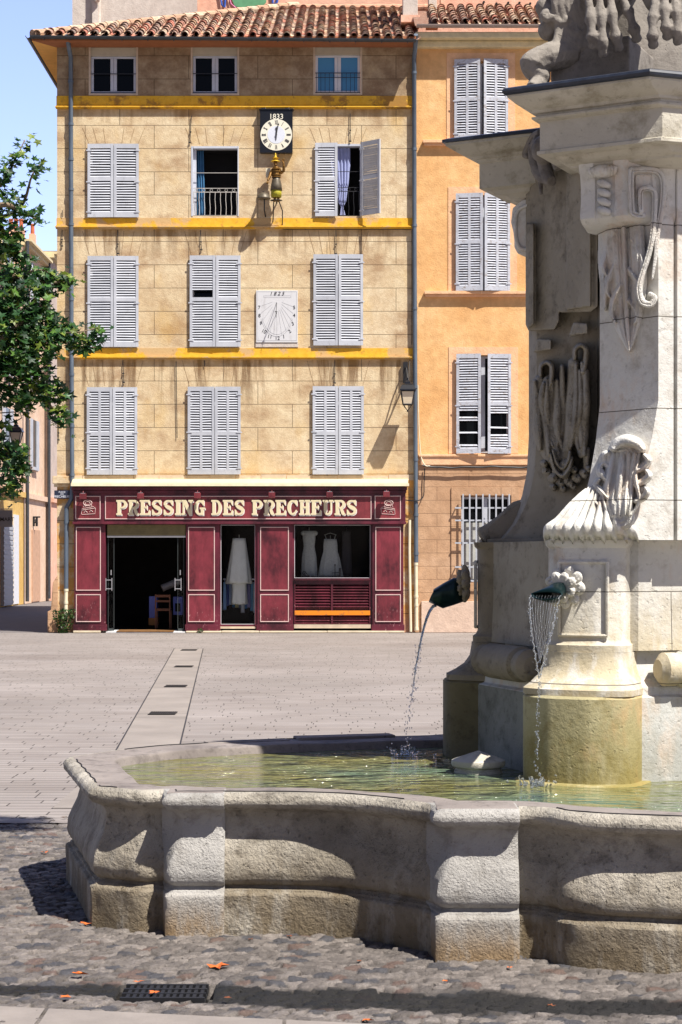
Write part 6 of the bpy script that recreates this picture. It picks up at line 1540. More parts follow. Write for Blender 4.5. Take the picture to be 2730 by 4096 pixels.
# helpers: read a point of the photograph onto a standing face of the monument
def onplane(x, y, P0_, n_, off=0.0):
    dx, dz = (x-1365)/FPX, (HOR-y)/FPX; n3 = Vector((n_.x, n_.y)); q = Vector(P0_)+n3*off
    Y = q.dot(n3)/(dx*n3.x+n3.y); return Vector((dx*Y, Y, EYE+dz*Y))
def c2(x, y): return 1600+x/1.3876, y/1.3876
def c4(x, y): return 1600+x/1.3876, 1600+y/1.3876
def onfin(x, y, off):
    f = 0.0; p = None
    for _ in range(4):
        p = onplane(x, y, Ap, nC, off+f); f = float(np.interp(p.z, [1.79, 1.86, 1.95, 2.05, 2.13, 2.3, 2.5], [.17, .165, .145, .11, .08, .035, .0]))
    return p
def relief(name, strokes, box, step, P0_, n_, cmap, mat, parent, fin=False, base=0.0, noise=.0012, seed=1):
    """carved relief as a height field standing on a stone face; strokes = (points, half widths, height, sharpness[, veins])"""
    x0, x1, y0, y1 = box; gx = np.arange(x0, x1+step, step); gy = np.arange(y0, y1+step, step); GX_, GY_ = np.meshgrid(gx, gy); H = np.full(GX_.shape, -.02)
    for st in strokes:
        pts, ws, hh, p = st[:4]; ve = st[4] if len(st) > 4 else 0
        P_ = [tuple(v)[:2] for v in cr([(a, b, 0) for a, b in pts], 6)] if len(pts) > 2 else pts; m_ = len(P_)
        wq = np.interp(np.linspace(0, 1, m_), np.linspace(0, 1, len(ws)), ws); best = np.full(GX_.shape, 9.0); side = np.zeros(GX_.shape); tt = np.zeros(GX_.shape)
        for i in range(m_-1):
            ax, ay = P_[i]; bx_, by_ = P_[i+1]; dx, dy = bx_-ax, by_-ay; L2_ = dx*dx+dy*dy+1e-9
            t = np.clip(((GX_-ax)*dx+(GY_-ay)*dy)/L2_, 0, 1); qx = GX_-ax-t*dx; qy = GY_-ay-t*dy; w_ = wq[i]+(wq[i+1]-wq[i])*t; d = np.sqrt(qx*qx+qy*qy)/np.maximum(w_, .1)
            m = d < best; best = np.where(m, d, best); side = np.where(m, np.sign(qx*dy-qy*dx)*d, side); tt = np.where(m, (i+t)/(m_-1), tt)
        c = np.clip(1-best, 0, 1); prof = np.clip(1-np.clip(best, 0, 1)**p, 0, 1)**(1/p)
        if ve: prof = prof*(1-.10*np.abs(np.sin(side*ve*math.pi)))
        if hh > 0: H = np.where(best < 1, np.maximum(H, hh*prof+.012*np.sin(tt*7+pts[0][0])*prof*(hh > .04)), H)
        else: H = np.where(best < 1, np.maximum(H+hh*prof, .004), H)
    rng = np.random.default_rng(seed); H = H+np.where(H > 0, rng.normal(0, noise, H.shape), 0)
    sx, sy = cmap(GX_, GY_); dx = (sx-1365)/FPX; dz = (HOR-sy)/FPX; off = H+base; f = np.zeros(H.shape)
    q = P0_.x*n_.x+P0_.y*n_.y
    for _ in range(5 if fin else 1):
        Y = (q+off+f)/(dx*n_.x+n_.y); Z = EYE+dz*Y
        if fin: f = np.interp(Z, [1.79, 1.86, 1.95, 2.05, 2.13, 2.3, 2.5], [.17, .165, .145, .11, .08, .035, .0])
    X = dx*Y; V = np.stack([X, Y, Z], -1).reshape(-1, 3); ny, nx = H.shape; idx = np.arange(nx*ny).reshape(ny, nx)
    act = H > -.015; keep = act[:-1, :-1] | act[:-1, 1:] | act[1:, 1:] | act[1:, :-1]
    fs = np.stack([idx[:-1, :-1], idx[:-1, 1:], idx[1:, 1:], idx[1:, :-1]], -1)[keep]
    used = np.unique(fs); remap = -np.ones(nx*ny, int); remap[used] = np.arange(len(used))
    mb = MB(); mb.add([tuple(v) for v in V[used].tolist()], [tuple(f_) for f_ in remap[fs].tolist()]); o = mb.build(name, mat, parent, smooth=True); return o

M4 = lambda x, y: (1600+x/1.3876, 1600+y/1.3876)
M2 = lambda x, y: (1600+x/1.3876, y/1.3876)
ac = [([(1225, 650), (1215, 560), (1225, 420), (1250, 290)], [78, 80, 74, 56], .050, 3.0, 3)]
for (bx0, tx0, w0, h0) in ((1125, 1160, 20, .052), (1160, 1185, 22, .060), (1192, 1210, 20, .056), (1218, 1238, 26, .066), (1262, 1272, 22, .060), (1292, 1302, 20, .056), (1315, 1325, 16, .052)):
    ac.append(([(bx0+(1230-bx0)*.35, 640), (bx0+14*math.sin(bx0), 550), ((bx0+tx0)/2+16*math.sin(bx0*3), 430), (tx0, 300)], [6, w0*.8, w0*1.1, w0], h0, 1.8))
for pts, w_ in (([(1160, 620), (1110, 590), (1080, 560), (1085, 530)], 20), ([(1150, 540), (1112, 500), (1090, 470), (1108, 440)], 22), ([(1155, 450), (1120, 410), (1110, 380), (1128, 350)], 22), ([(1165, 370), (1135, 340), (1135, 305), (1160, 290)], 22),
                ([(1310, 560), (1350, 540), (1372, 510), (1360, 485)], 19), ([(1310, 470), (1350, 450), (1382, 420), (1366, 390)], 21), ([(1315, 390), (1350, 370), (1378, 335), (1355, 305)], 22)): ac.append((pts, [w_*.9, w_*1.15, w_*.95, w_*.5], .060, 1.9, 1.5))
ac += [([(1185, 268), (1215, 240), (1260, 228), (1310, 240), (1345, 272)], [24, 34, 38, 34, 22], .105, 2.2), ([(1200, 285), (1262, 275), (1330, 290)], [10, 12, 10], .05, 2)]
relief('acanthus_plume', ac, (1050, 1410, 180, 720), 2.6, Ap, nC, M4, M['fstone'], mon, fin=True, base=.0)
# near console: front with bead cord, right face with key scroll
Q0, Q1, Q2 = Vector((1.213, 8.848)), Vector((1.434, 8.73)), Vector((1.678, 8.786)); u0 = Vector((-.47, -.883))
mb = MB(); rings = []
for z, d in ((3.70, .03), (3.67, .03), (3.64, .012), (3.58, .0), (3.50, .0), (3.45, .012), (3.42, .01), (3.40, -.012), (3.388, -.05), (3.385, -.10)):
    a, b = Q0+u0*d, Q1+u0*d; c_ = Q2+vF*(d*.3)
    rings.append([(p.x, p.y, z) for p in (a, a+(b-a)*.30, a+(b-a)*.32-u0*.012, a+(b-a)*.70-u0*.012, a+(b-a)*.72, b, b+(c_-b)*.5, c_, Vector((1.68, 8.98)), Vector((1.36, 9.12)), Vector((1.27, 9.02)))])
mb.loft(rings); con = mb.build('console', M['fstone'], mon, auto=40)
mb = MB(); mid = Q0+(Q1-Q0)*.51
for i in range(4):
    z = 3.585-i*.045; a = mid+u0*.004; t_ = (Q1-Q0).normalized(); mb.tube(cr([(a.x-t_.x*.03, a.y-t_.y*.03, z+.018), (a.x+u0.x*.016, a.y+u0.y*.016, z), (a.x+t_.x*.03, a.y+t_.y*.03, z-.012)], 3), [.013, .016, .019, .021, .019, .016, .013][:7], 8)
for j in range(9):
    an = (j-4)*.24; a = mid+u0*.02; t_ = (Q1-Q0).normalized(); mb.tube([(a.x+t_.x*an*.055, a.y+t_.y*an*.055, 3.672), (a.x+u0.x*.022+t_.x*an*.075, a.y+u0.y*.022+t_.y*an*.075, 3.655), (a.x+t_.x*an*.06, a.y+t_.y*an*.06, 3.625)], .010, 6)
mb.ell((mid.x+u0.x*.012, mid.y+u0.y*.012, 3.65), (.065, .04, .035)); mb.build('bead_cord', M['fstone'], con, smooth=True)
nS = Vector(((Q2-Q1).y, -(Q2-Q1).x)).normalized()
def onS(x, y, off=.006): return onplane(*c2(x, y), Q1, nS, off)
ks_ = [([(1350, 1196), (1305, 1190), (1287, 1150), (1284, 965), (1300, 942), (1400, 942), (1448, 965), (1464, 1030), (1456, 1150), (1432, 1290), (1420, 1420), (1402, 1545)], [17, 18, 18, 18, 18, 18, 18, 18, 17, 15, 12, 6], .034, 5),
       ([(1340, 1172), (1336, 1068), (1360, 1046), (1396, 1050), (1416, 1085), (1410, 1240), (1388, 1390), (1350, 1510), (1328, 1600), (1345, 1672), (1392, 1690), (1414, 1655), (1390, 1632)], [15, 16, 16, 16, 16, 16, 16, 16, 18, 19, 19, 17, 12], .040, 5),
       ([(1318, 1160), (1310, 1000), (1322, 972), (1390, 972), (1424, 998), (1436, 1080)], [4, 4, 4, 4, 4, 3], .016, 2),
       ([(1346, 1196), (1300, 1186), (1290, 1150), (1288, 965), (1302, 948), (1400, 948), (1444, 970), (1458, 1030), (1450, 1150), (1426, 1290)], [2.6]*10, -.010, 1.5),
       ([(1340, 1160), (1342, 1070), (1360, 1054), (1394, 1058), (1410, 1085), (1404, 1240), (1382, 1390), (1344, 1510), (1324, 1600), (1340, 1676), (1390, 1690)], [2.6]*11, -.012, 1.5)]
relief('key_scroll', ks_, (1250, 1500, 900, 1730), 2.4, Q1, nS, M2, M['fstone'], con, base=.001)
lf = [([(1175, 1215), (1190, 1400), (1205, 1600), (1235, 1790), (1272, 1950)], [62, 66, 64, 50, 4], .070, 2.2, 2), ([(1300, 1215), (1315, 1400), (1322, 1570), (1300, 1780), (1275, 1950)], [58, 54, 52, 42, 4], .062, 2.2, 2),
      ([(1240, 1215), (1248, 1500), (1262, 1780), (1273, 1945)], [18, 22, 16, 4], .082, 1.8), ([(1128, 1215), (1127, 1450), (1140, 1600), (1140, 1715)], [22, 27, 25, 12], .05, 2, 1)]
for pts, w_, h_ in (([(1190, 1290), (1150, 1400), (1132, 1480), (1150, 1530)], [28, 30, 24, 6], .080), ([(1205, 1430), (1165, 1530), (1150, 1610), (1168, 1650)], [28, 30, 24, 6], .084), ([(1225, 1580), (1190, 1660), (1180, 1740), (1198, 1790)], [26, 28, 22, 5], .082),
                    ([(1285, 1330), (1330, 1400), (1345, 1470), (1325, 1510)], [26, 28, 22, 6], .074), ([(1275, 1500), (1322, 1570), (1335, 1630), (1315, 1670)], [26, 28, 22, 5], .076), ([(1265, 1670), (1300, 1720), (1310, 1770), (1296, 1800)], [22, 22, 16, 4], .074)): lf.append((pts, w_, h_, 1.8, 1.2))
lf += [([(1212, 1250), (1222, 1500), (1255, 1860)], [5, 5, 3], -.010, 1.4), ([(1268, 1250), (1282, 1500), (1275, 1860)], [5, 5, 3], -.010, 1.4)]
relief('leaf_pendant', lf, (1085, 1400, 1190, 1975), 2.6, Ap, nC, M2, M['fstone'], con, base=.0)
# far console seen from its side
mb = MB(); prof = [(.40, 3.70), (.70, 3.70), (.76, 3.66), (.77, 3.58), (.75, 3.50), (.75, 3.44), (.73, 3.40), (.68, 3.385), (.62, 3.40), (.56, 3.44), (.40, 3.46)]
mb.loft([[PP(1, a-.06, s_, z+.02) for a, z in prof] for s_ in (-.12, .14)]); con1 = mb.build('console', M['fstone'], mon, bevel=.01)
mb = MB(); mb.tube(cr([PP(1, a-.06, .148, z+.02) for a, z in [(.50, 3.44), (.53, 3.60), (.56, 3.66), (.68, 3.66), (.73, 3.62), (.735, 3.50), (.71, 3.43), (.66, 3.42), (.63, 3.46), (.63, 3.54), (.60, 3.60), (.57, 3.55), (.56, 3.44)]], 5), .011, 8); mb.build('key_scroll', M['fstone'], con1, smooth=True)
# cartouche with drapery in the shaded bay and its twins
def cartouche():
    a_, b_ = Ap+Vector((.02, .10)), Ep+Vector((.03, -.04)); td2 = (b_-a_).normalized(); v2 = Vector((td2.y, -td2.x)); 
    if v2.x > 0: v2 = -v2
    def G(x, y, off): return onplane(*c2(x, y), a_, v2, off)
    mb = MB()
    def slab(poly, off, th):
        ring0 = [G(x, y, off-th) for x, y in poly]; ring1 = [G(x, y, off) for x, y in poly]; mb.loft([ring0, ring1])
    slab([(700, 940), (930, 940), (1100, 940), (1100, 1700), (1060, 1730), (900, 1735), (885, 1720), (885, 1780), (860, 1830), (715, 1835), (700, 1800)], .05, .12)
    slab([(750, 940), (885, 940), (885, 1700), (750, 1760)], .03, .1)
    slab([(925, 940), (1060, 940), (1060, 1700), (925, 1720)], .085, .12); slab([(700, 1240), (745, 1240), (745, 1800), (715, 1820), (700, 1790)], .10, .12)
    for (x, y) in ((765, 1880), (965, 1790)): slab([(x, y), (x+75, y+6), (x+75, y+60), (x-25, y+75)], .07, .10)
    carve('hanging_blocks', mb, M['fsootshade'], mon, .0085, 1)
    dr = []
    for cx_, cy_ in ((815, -180), (1005, -275)): dr.append(([(cx_-32, cy_+40), (cx_-30, cy_-5), (cx_, cy_-28), (cx_+28, cy_-5), (cx_+26, cy_+60), (cx_+12, cy_+120)], [13, 14, 15, 16, 17, 18], .085, 2))
    # two falls and the swag between them
    for pts, ws, hh in (([(775, -110), (758, 0), (775, 160), (820, 300), (850, 345)], [30, 36, 40, 34, 20], .05), ([(825, -100), (820, 40), (840, 200), (870, 320)], [38, 40, 40, 30], .06), ([(880, -40), (880, 100), (890, 240), (900, 330)], [26, 30, 30, 24], .04),
                        ([(965, -200), (950, 0), (940, 200), (905, 350)], [34, 30, 34, 30], .06), ([(1020, -150), (1015, 40), (1010, 200), (1010, 300)], [32, 40, 40, 24], .05), ([(1035, 280), (1035, 390)], [22, 14], .04), ([(850, 330), (880, 375), (920, 350)], [26, 30, 24], .07)): dr.append((pts, ws, hh, 2.6, 0))
    rq = random.Random(4)
    for k_ in range(11):
        x = 745+rq.random()*305; gap = 905 < x < 925
        if gap: continue
        top = -120 if x < 900 else -210; side = 1 if x < 900 else -1
        dr.append(([(x, top+rq.uniform(0, 60)), (x+rq.uniform(-12, 12), 20), (x+side*10+rq.uniform(-12, 12), 170), (x+side*(30 if x < 990 else 5), 250+rq.uniform(0, 60))], [14, 22+rq.uniform(0, 10), 24+rq.uniform(0, 10), 14], rq.uniform(.056, .080), 2.0))
    for (x, y, r_) in ((815, 395, 24), (850, 430, 28), (890, 455, 28), (935, 450, 28), (980, 430, 26), (1020, 405, 24), (1045, 380, 18), (870, 395, 24), (920, 400, 26), (965, 385, 20), (800, 350, 20), (850, 480, 18), (905, 490, 16), (960, 475, 16)): dr.append(([(x-3, y), (x+3, y+2), (x+4, y+6)], [r_, r_, r_], .06+.02*math.sin(x), 2, 1.5))
    for pts in ([(838, 300), (862, 385), (905, 420), (940, 380), (955, 320)], [(850, 280), (872, 350), (905, 378), (935, 340), (945, 290)]): dr.append((pts, [10, 16, 17, 16, 10], .098, 1.8))
    relief('draped_cartouche', dr, (700, 1095, -320, 520), 3.0, a_, v2, M4, M['fsootshade'], mon, base=.0, noise=.0015)
cartouche()
# horned mask knots above the bays
def knot():
    a_, b_ = Ap+Vector((.02, .10)), Ep+Vector((.03, -.04)); td2 = (b_-a_).normalized(); v2 = Vector((td2.y, -td2.x))
    if v2.x > 0: v2 = -v2
    def G(x, y, off=.13): return onplane(*c2(x, y), a_, v2, off)
    mb = MB()
    for pts, r_ in (([(780, 735), (740, 760), (705, 830), (692, 862), (715, 870)], .022), ([(785, 780), (750, 840), (770, 960), (830, 1000)], .045), ([(800, 800), (800, 900), (830, 990), (845, 1005)], .045), ([(840, 850), (870, 900), (880, 940)], .035), ([(860, 850), (890, 880), (905, 910)], .02), ([(740, 800), (735, 860), (760, 930)], .03), ([(780, 1000), (785, 1080)], .015)):
        P_ = cr([G(*q) for q in pts], 4); mb.tube(P_, [r_*(1-.4*j/len(P_)) for j in range(len(P_))], 8)
    mb.ell(G(800, 830, .15), (.07, .07, .08))
    return carve('mask_knot', mb, M['fgrey'], mon, .009, 1)
knot()
# rosette of petals round the near spout and the two bronze spouts
SPO = {0: (Vector((1.115, 8.835)), Vector((-.60, -.80)), 1.545), 1: (Vector((.70, 9.98)), Vector((-.93, .10)).normalized(), 1.53)}
def SPp(k, d, s_, z): o_, dr_, _ = SPO[k]; pr = Vector((-dr_.y, dr_.x)); q = o_+dr_*d+pr*s_; return Vector((q.x, q.y, z))
def rosette(k):
    mb = MB(); rr = random.Random(8+k); d3 = Vector((SPO[k][1].x, SPO[k][1].y, 0)); p3 = Vector((-d3.y, d3.x, 0)); zc = 1.565
    for ring_, n_, rad, r_ in ((0, 9, .074, .038), (1, 7, .046, .032)):
        for i in range(n_):
            a = 2*math.pi*(i+.5*ring_)/n_+rr.uniform(-.15, .15); er = p3*math.cos(a)+Vector((0, 0, math.sin(a))); et = p3*-math.sin(a)+Vector((0, 0, math.cos(a)))
            rq = r_*rr.uniform(.85, 1.15); c = SPp(k, -.015+.03*ring_, .012, zc)+er*rad; er2 = (er+d3*.35).normalized(); nn = er2.cross(et).normalized()
            Mx = Matrix((er2*1.15*rq, et*.85*rq, nn*.50*rq)).transposed(); mb.ell(c, 1.0, 14, 10, M=Mx)
            for q in (-.45, 0, .45): mb.tube([c-er2*rq*.7+et*q*rq*.6+nn*rq*.45*(1 if nn.dot(d3) > 0 else -1), c+er2*rq*.7+et*q*rq+nn*rq*.42*(1 if nn.dot(d3) > 0 else -1)], .0045, 5)
    return carve('petal_rosette', mb, M['fstone'] if k == 0 else M['fdark'], mon, .0045, 1, disp=.002)
rosette(0); rosette(1)
def spout(k):
    """bronze lipped spout flaring outwards"""
    mb = MB(); n = 14; rings = []; zz = SPO[k][2]; dk = 1.0 if k == 0 else 1.9; L0 = .15 if k == 0 else .17
    for (t, w_, dz, dep, top) in ((-.02, .035, .0, .035, .045), (.35, .050, -.003, .045, .045), (.7, .070, -.008, .052, .028), (1.0, .090, -.014, .030, .012)):
        d = t*L0; ring = []
        for i in range(2*n):
            a = math.pi*i/n; s_ = -w_*math.cos(a); v = -dep*dk*math.sin(a) if i < n else top*(1.0 if k == 0 else 1.6)*abs(math.sin(a))
            ring.append(SPp(k, d+(.03*math.sin(a) if (t == 1.0 and i < n) else 0), s_, zz+dz+v))
        rings.append(ring)
    mb.loft(rings, cap=False); o = mb.build('spout', M['green_bronze'], mon, auto=50)
    so_ = o.modifiers.new('thickness', 'SOLIDIFY'); so_.thickness = .006; return o
spout(0); spout(1)
# water jets
def drops(mb, pts, r0, r1, n, spread, rr, seedless=0):
    for i in range(n):
        t = rr.random(); k = t*(len(pts)-1); a = int(k); f = k-a; p = Vector(pts[a]).lerp(Vector(pts[min(a+1, len(pts)-1)]), f)
        p += Vector((rr.gauss(0, spread), rr.gauss(0, spread), rr.gauss(0, spread))); mb.ell(p, (rr.uniform(r0, r1),)*2+(rr.uniform(r0, r1)*1.6,), 6, 5)
def jet(k, name, label, sheet=True):
    rr = random.Random(30+k); L0 = .16; zt = 1.525 if k == 0 else 1.44; base = SPp(k, L0, 0, zt); o = thing(name, label, 'water jet', (base.x, base.y, WZ), kind=None); o['group'] = 'water jets falling from the spouts'
    v0 = .22 if k == 0 else .42; g = 9.81
    def traj(t, s_): return SPp(k, L0+v0*t, s_, zt-.5*g*t*t)
    T_ = math.sqrt(2*(zt-WZ)/g); mb = MB()
    if k == 0:
        L = []; Rr = []
        for i in range(41):
            f = i/40; t = T_*.66*f**.6; cl = (1-f**1.6)
            L.append(traj(t, -.085*cl+.003*math.sin(i*1.7))); Rr.append(traj(t, .085*cl+.003*math.sin(i*1.3+2)))
        mb.tube(L, [.0026+.0018*math.sin(i*1.9)**2 for i in range(41)], 7); mb.tube(Rr, [.0026+.0018*math.sin(i*2.3)**2 for i in range(41)], 7)
        for s0 in (-.8, -.6, -.4, -.2, 0, .2, .4, .6, .8):
            pth = [traj(T_*.6*(i/24)**.6, .085*s0*(1-(i/24)**1.6)+.0015*math.sin(i+s0*9)) for i in range(25)]; mb.tube(pth, [.0008+.0007*math.sin(i*1.1+s0*9)**2 for i in range(25)], 4)
        drops(mb, [traj(T_*.66, 0), traj(T_*.8, 0), traj(T_*.97, 0)], .0018, .0045, 90, .006, rr); drops(mb, L[8:], .0015, .0035, 50, .006, rr); drops(mb, Rr[8:], .0015, .0035, 50, .006, rr)
    else:
        for s0 in range(12):
            a0 = rr.uniform(-1, 1); pth = [traj(T_*(.60+.02*s0)*(i/20)**.75, .038*a0*(1-.5*i/20)+.006*math.sin(i*1.1+s0)) for i in range(21)]; mb.tube(pth, [max(.0015, .0075+.003*math.sin(i*1.7+s0)**2-.0004*i) for i in range(21)], 6)
        drops(mb, [traj(T_*.5, 0), traj(T_*.75, 0), traj(T_*.98, 0)], .0018, .0050, 120, .014, rr)
    mb.build('stream', M['jet'], o, smooth=True)
    e = traj(T_, 0); mb = MB()
    for i in range(60):
        a = rr.uniform(0, 6.28); d_ = abs(rr.gauss(0, .06)); mb.ell((e.x+d_*math.cos(a), e.y+d_*math.sin(a)*.8, WZ+abs(rr.gauss(0, .022))), rr.uniform(.003, .008), 6, 5)
    for i in range(26):
        a = rr.uniform(0, 6.28); d_ = rr.uniform(.01, .08); mb.tube([(e.x+d_*math.cos(a), e.y+d_*math.sin(a), WZ), (e.x+(d_+.015)*math.cos(a), e.y+(d_+.015)*math.sin(a), WZ+rr.uniform(.01, .05))], [.006, .002], 5)
    mb.build('splash', M['jet'], o, smooth=True)
    return e
e0 = jet(0, 'water_jet', 'two thin threads of water falling from the near bronze spout')
e1_ = jet(1, 'water_jet', 'thick stream of water arching from the far bronze spout')
# limy ledge just at the waterline of the near plinth
mb = MB(); mb.loft([pier_plan(0, 1.09+d, .295+d, z, .3, .05, .14) for d, z in ((.03, .5), (.045, .582), (.03, .594), (0, .596))]); mb.build('lime_ledge', M['fplinth'], mon, auto=40)
# stone cap standing in the water
mb = MB(); cx_, cy_ = .72, 9.18
mb.lathe([(.126, .45), (.126, .598), (.119, .602), (.119, .612), (.138, .622), (.143, .637), (.139, .651), (.118, .660), (.06, .680), (.004, .700)], (cx_, cy_, 0), 40)
tag(mb.build('stone_cap', M['fupper'], auto=40), 'round stone cap with a low conical top standing in the basin water', 'stone cap')

# ---------------------------------------------------------------- lion sculptures above the cornice
st_ = thing('beast_statue', 'grey stone beast with long clawed feet crouching above the near cornice', 'statue', (1.3, 8.9, 4.05))
mb = MB(); rings = [pier_plan(0, r_, w_, z, .05, 0, .01) for r_, w_, z in ((.80, .21, 4.056), (.80, .21, 4.34), (.78, .20, 4.36))]; mb.loft(rings); mb.build('block', M['fgrey'], st_, bevel=.01)
def V3(x, y, Y): 
    """point seen at photo pixel (x, y) standing Y metres away: used to read the statue's measurements off the photograph"""
    k = FPX/Y; return Vector(((x-1365)/k, Y, EYE+(HOR-y)/k))
mb = MB()
# two feet: four toes each, drawn from the leg down over the block edge
for (x0, Y0, toes) in ((2440, 8.78, ((2355, -20, 2365, 95, 2370, 165), (2395, -40, 2408, 90, 2412, 200), (2440, -40, 2452, 80, 2472, 175), (2490, -20, 2520, 60, 2545, 140))),
                       (2680, 8.55, ((2625, -30, 2612, 90, 2612, 165), (2660, -50, 2660, 60, 2668, 130), (2695, -40, 2710, 70, 2712, 150), (2735, -30, 2752, 60, 2762, 130)))):
    for i, (xa, ya, xb, yb_, xc, yc) in enumerate(toes):
        pth = cr([V3(xa+6, ya-70, Y0+.12), V3(xa, ya, Y0+.03), V3((xa+xb)/2, (ya+yb_)/2, Y0-.01), V3(xb, yb_, Y0-.03), V3((xb+xc)/2, (yb_+yc)/2, Y0-.035), V3(xc, yc, Y0-.02), V3(xc+3, yc+22, Y0+.01)], 3)
        n_ = len(pth); mb.tube(pth, [.020+.011*math.exp(-((j/n_-.42)/.06)**2)+.014*math.exp(-((j/n_-.70)/.06)**2)+.010*math.exp(-((j/n_-.88)/.05)**2)-(.012 if j > n_-2 else 0) for j in range(n_)], 9)
    mb.ell(V3(x0, -40, Y0+.12), (.15, .12, .14)); mb.tube([V3(x0, -30, Y0+.12), V3(x0+10, -200, Y0+.18), V3(x0+20, -420, Y0+.28)], [.12, .12, .15], 12)
carve('clawed_feet', mb, M['fgrey'], st_, .008, 1)
mb = MB()
# darker crouching body at the left, with curls and a bent foreleg
for (x, y, Y_, r_) in ((2330, 60, 9.15, .17), (2290, 150, 9.1, .13), (2350, 190, 9.15, .13), (2270, 20, 9.1, .12), (2220, 60, 9.05, .085), (2195, 120, 9.05, .055), (2300, -80, 9.2, .2), (2230, -40, 9.1, .11), (2370, 240, 9.2, .10), (2330, 240, 9.1, .09), (2260, 230, 9.05, .08), (2400, 30, 9.1, .12), (2180, 30, 9.05, .05)): mb.ell(V3(x, y, Y_), r_, 14, 10)
mb.tube(cr([V3(2290, 215, 9.02), V3(2210, 225, 8.98), V3(2150, 245, 8.96), V3(2128, 270, 8.95), V3(2160, 305, 8.97), V3(2150, 340, 8.95)], 4), [.075]*6+[.07]*6+[.055]*6+[.045]*3, 10)
mb.tube([V3(2160, 300, 8.97), V3(2140, 345, 8.93), V3(2125, 352, 8.9)], [.04, .04, .03], 8)
for (cx_, cy_, rr_) in ((2245, 70, 26), (2240, 215, 24), (2300, 120, 20), (2330, 30, 22), (2190, 60, 18)):
    mb.tube([V3(cx_+(rr_*(1-i/16))*math.cos(i*.8), cy_+(rr_*(1-i/16))*math.sin(i*.8), 8.96+.03*(i/16)) for i in range(15)], .022, 7)
for i in range(9):
    x = 2230+i*17; mb.tube(cr([V3(x, -60, 8.98), V3(x-12+5*math.sin(i*2), 20, 8.95), V3(x+8, 95, 8.98), V3(x-8+8*math.sin(i), 170, 8.96), V3(x+5, 210, 9.0)], 4), [.022+.006*math.sin(j) for j in range(17)], 7)
carve('shaggy_body', mb, M['fgrey'], st_, .009, 1)
# central obelisk foot behind the beasts
mb = MB(); mb.loft([bayring(.40, 4.02, .7, 0), bayring(.38, 4.5, .7, 0), bayring(.34, 5.6, .7, 0)]); mb.build('obelisk_foot', M['fgrey'], mon)

# ---------------------------------------------------------------- plane tree at the left
SIZE = .98
tree = thing('plane_tree', 'leafy plane tree whose branches reach in from the left edge', 'tree', (-9.4, 30, 0))
rt = random.Random(77); D0 = 30.0; kt = FPX/D0
def TP(x, y, d=0): k = FPX/(D0+d); return Vector(((x-1365)/k, D0+d, EYE+(HOR-y)/k))
mb = MB(); mb.tube(cr([Vector((-9.4, 30, 0)), Vector((-9.35, 30, 1.5)), Vector((-9.5, 30.1, 3.2)), Vector((-9.3, 30, 5.5)), Vector((-9.6, 30.1, 8.5)), Vector((-9.3, 30, 12))], 4), [.36, .33, .31, .30, .29, .28, .27, .26, .25, .24, .22, .2, .19, .18, .16, .14, .12, .1, .08, .06, .03], 12); mb.build('trunk', M['bark'], tree, smooth=True)
br = [[(-760, 1700), (-400, 1560), (-60, 1420), (160, 1340), (300, 1330), (400, 1310)], [(-700, 1300), (-350, 1150), (0, 1120), (170, 1080), (240, 1150)], [(-650, 1000), (-300, 900), (-20, 760), (60, 640), (100, 560)],
      [(-650, 1050), (-200, 900), (60, 850), (130, 700), (165, 655)], [(-100, 1430), (80, 1500), (180, 1600), (275, 1690)], [(-760, 1750), (-300, 1760), (0, 1800), (90, 1880), (60, 1980)], [(-300, 900), (0, 820), (80, 850), (160, 880)],
      [(0, 1120), (200, 1130), (310, 1120)], [(-200, 1500), (60, 1560), (120, 1640)], [(-60, 1420), (120, 1260), (200, 1200)], [(-60,760),(0,900),(60,1000),(130,1050)]]
mb = MB()
leaves = []
for path in br:
    P = cr([TP(x, y, rt.uniform(-.4, .4)) for x, y in path], 6); n_ = len(P)
    mb.tube(P, [max(.010, .08*(1-j/n_)**1.3) for j in range(n_)], 6)
    for j, p in enumerate(P):
        t = j/n_
        if t < .35: continue
        for q_ in range(4):
            leaves.append((p+Vector((rt.gauss(0, .09), rt.gauss(0, .15), rt.gauss(0, .09))), rt.uniform(.07, .12)))
mb.build('branches', M['bark'], tree, smooth=True)
blobs = [(40, 1180, 170, 150, 1000), (-20, 1330, 230, 180, 1500), (130, 1400, 130, 120, 620), (60, 1530, 150, 110, 560), (-120, 1550, 180, 130, 500), (250, 1330, 80, 45, 170), (330, 1380, 75, 38, 170), (395, 1345, 32, 30, 60), (210, 1570, 70, 60, 170), (235, 1665, 42, 50, 80), (180, 1280, 70, 60, 150),
         (175, 1130, 70, 60, 150), (250, 1130, 45, 35, 55), (0, 690, 50, 55, 90), (30, 800, 55, 45, 65), (-60, 860, 120, 110, 330), (10, 950, 90, 70, 220), (70, 620, 25, 30, 20), (150, 670, 20, 20, 14), (130, 860, 35, 30, 26), (60, 1020, 60, 50, 90),
         (30, 1830, 90, 75, 320), (20, 1950, 60, 55, 150), (80, 1860, 40, 50, 80), (-60, 1780, 100, 100, 200), (10, 1700, 60, 50, 40), (100, 1620, 50, 50, 60),
         (-500, 1200, 380, 420, 900), (-500, 700, 380, 320, 500), (-800, 1300, 300, 500, 500), (-500, 300, 300, 250, 250)]
for (x, y, rx, ry, n_) in blobs:
    for i in range(int(n_*.66)):
        a = rt.uniform(0, 6.283); r_ = rt.random()**.5*rt.uniform(.7, 1.1); dd = rt.gauss(0, rx/kt*.55)
        p = TP(x+rx*r_*math.cos(a), y+ry*r_*math.sin(a), dd)
        # clumping: pull towards a few clump centres
        leaves.append((p, rt.uniform(.05, .14)))
leaves = [(p, q*SIZE) for p, q in leaves]
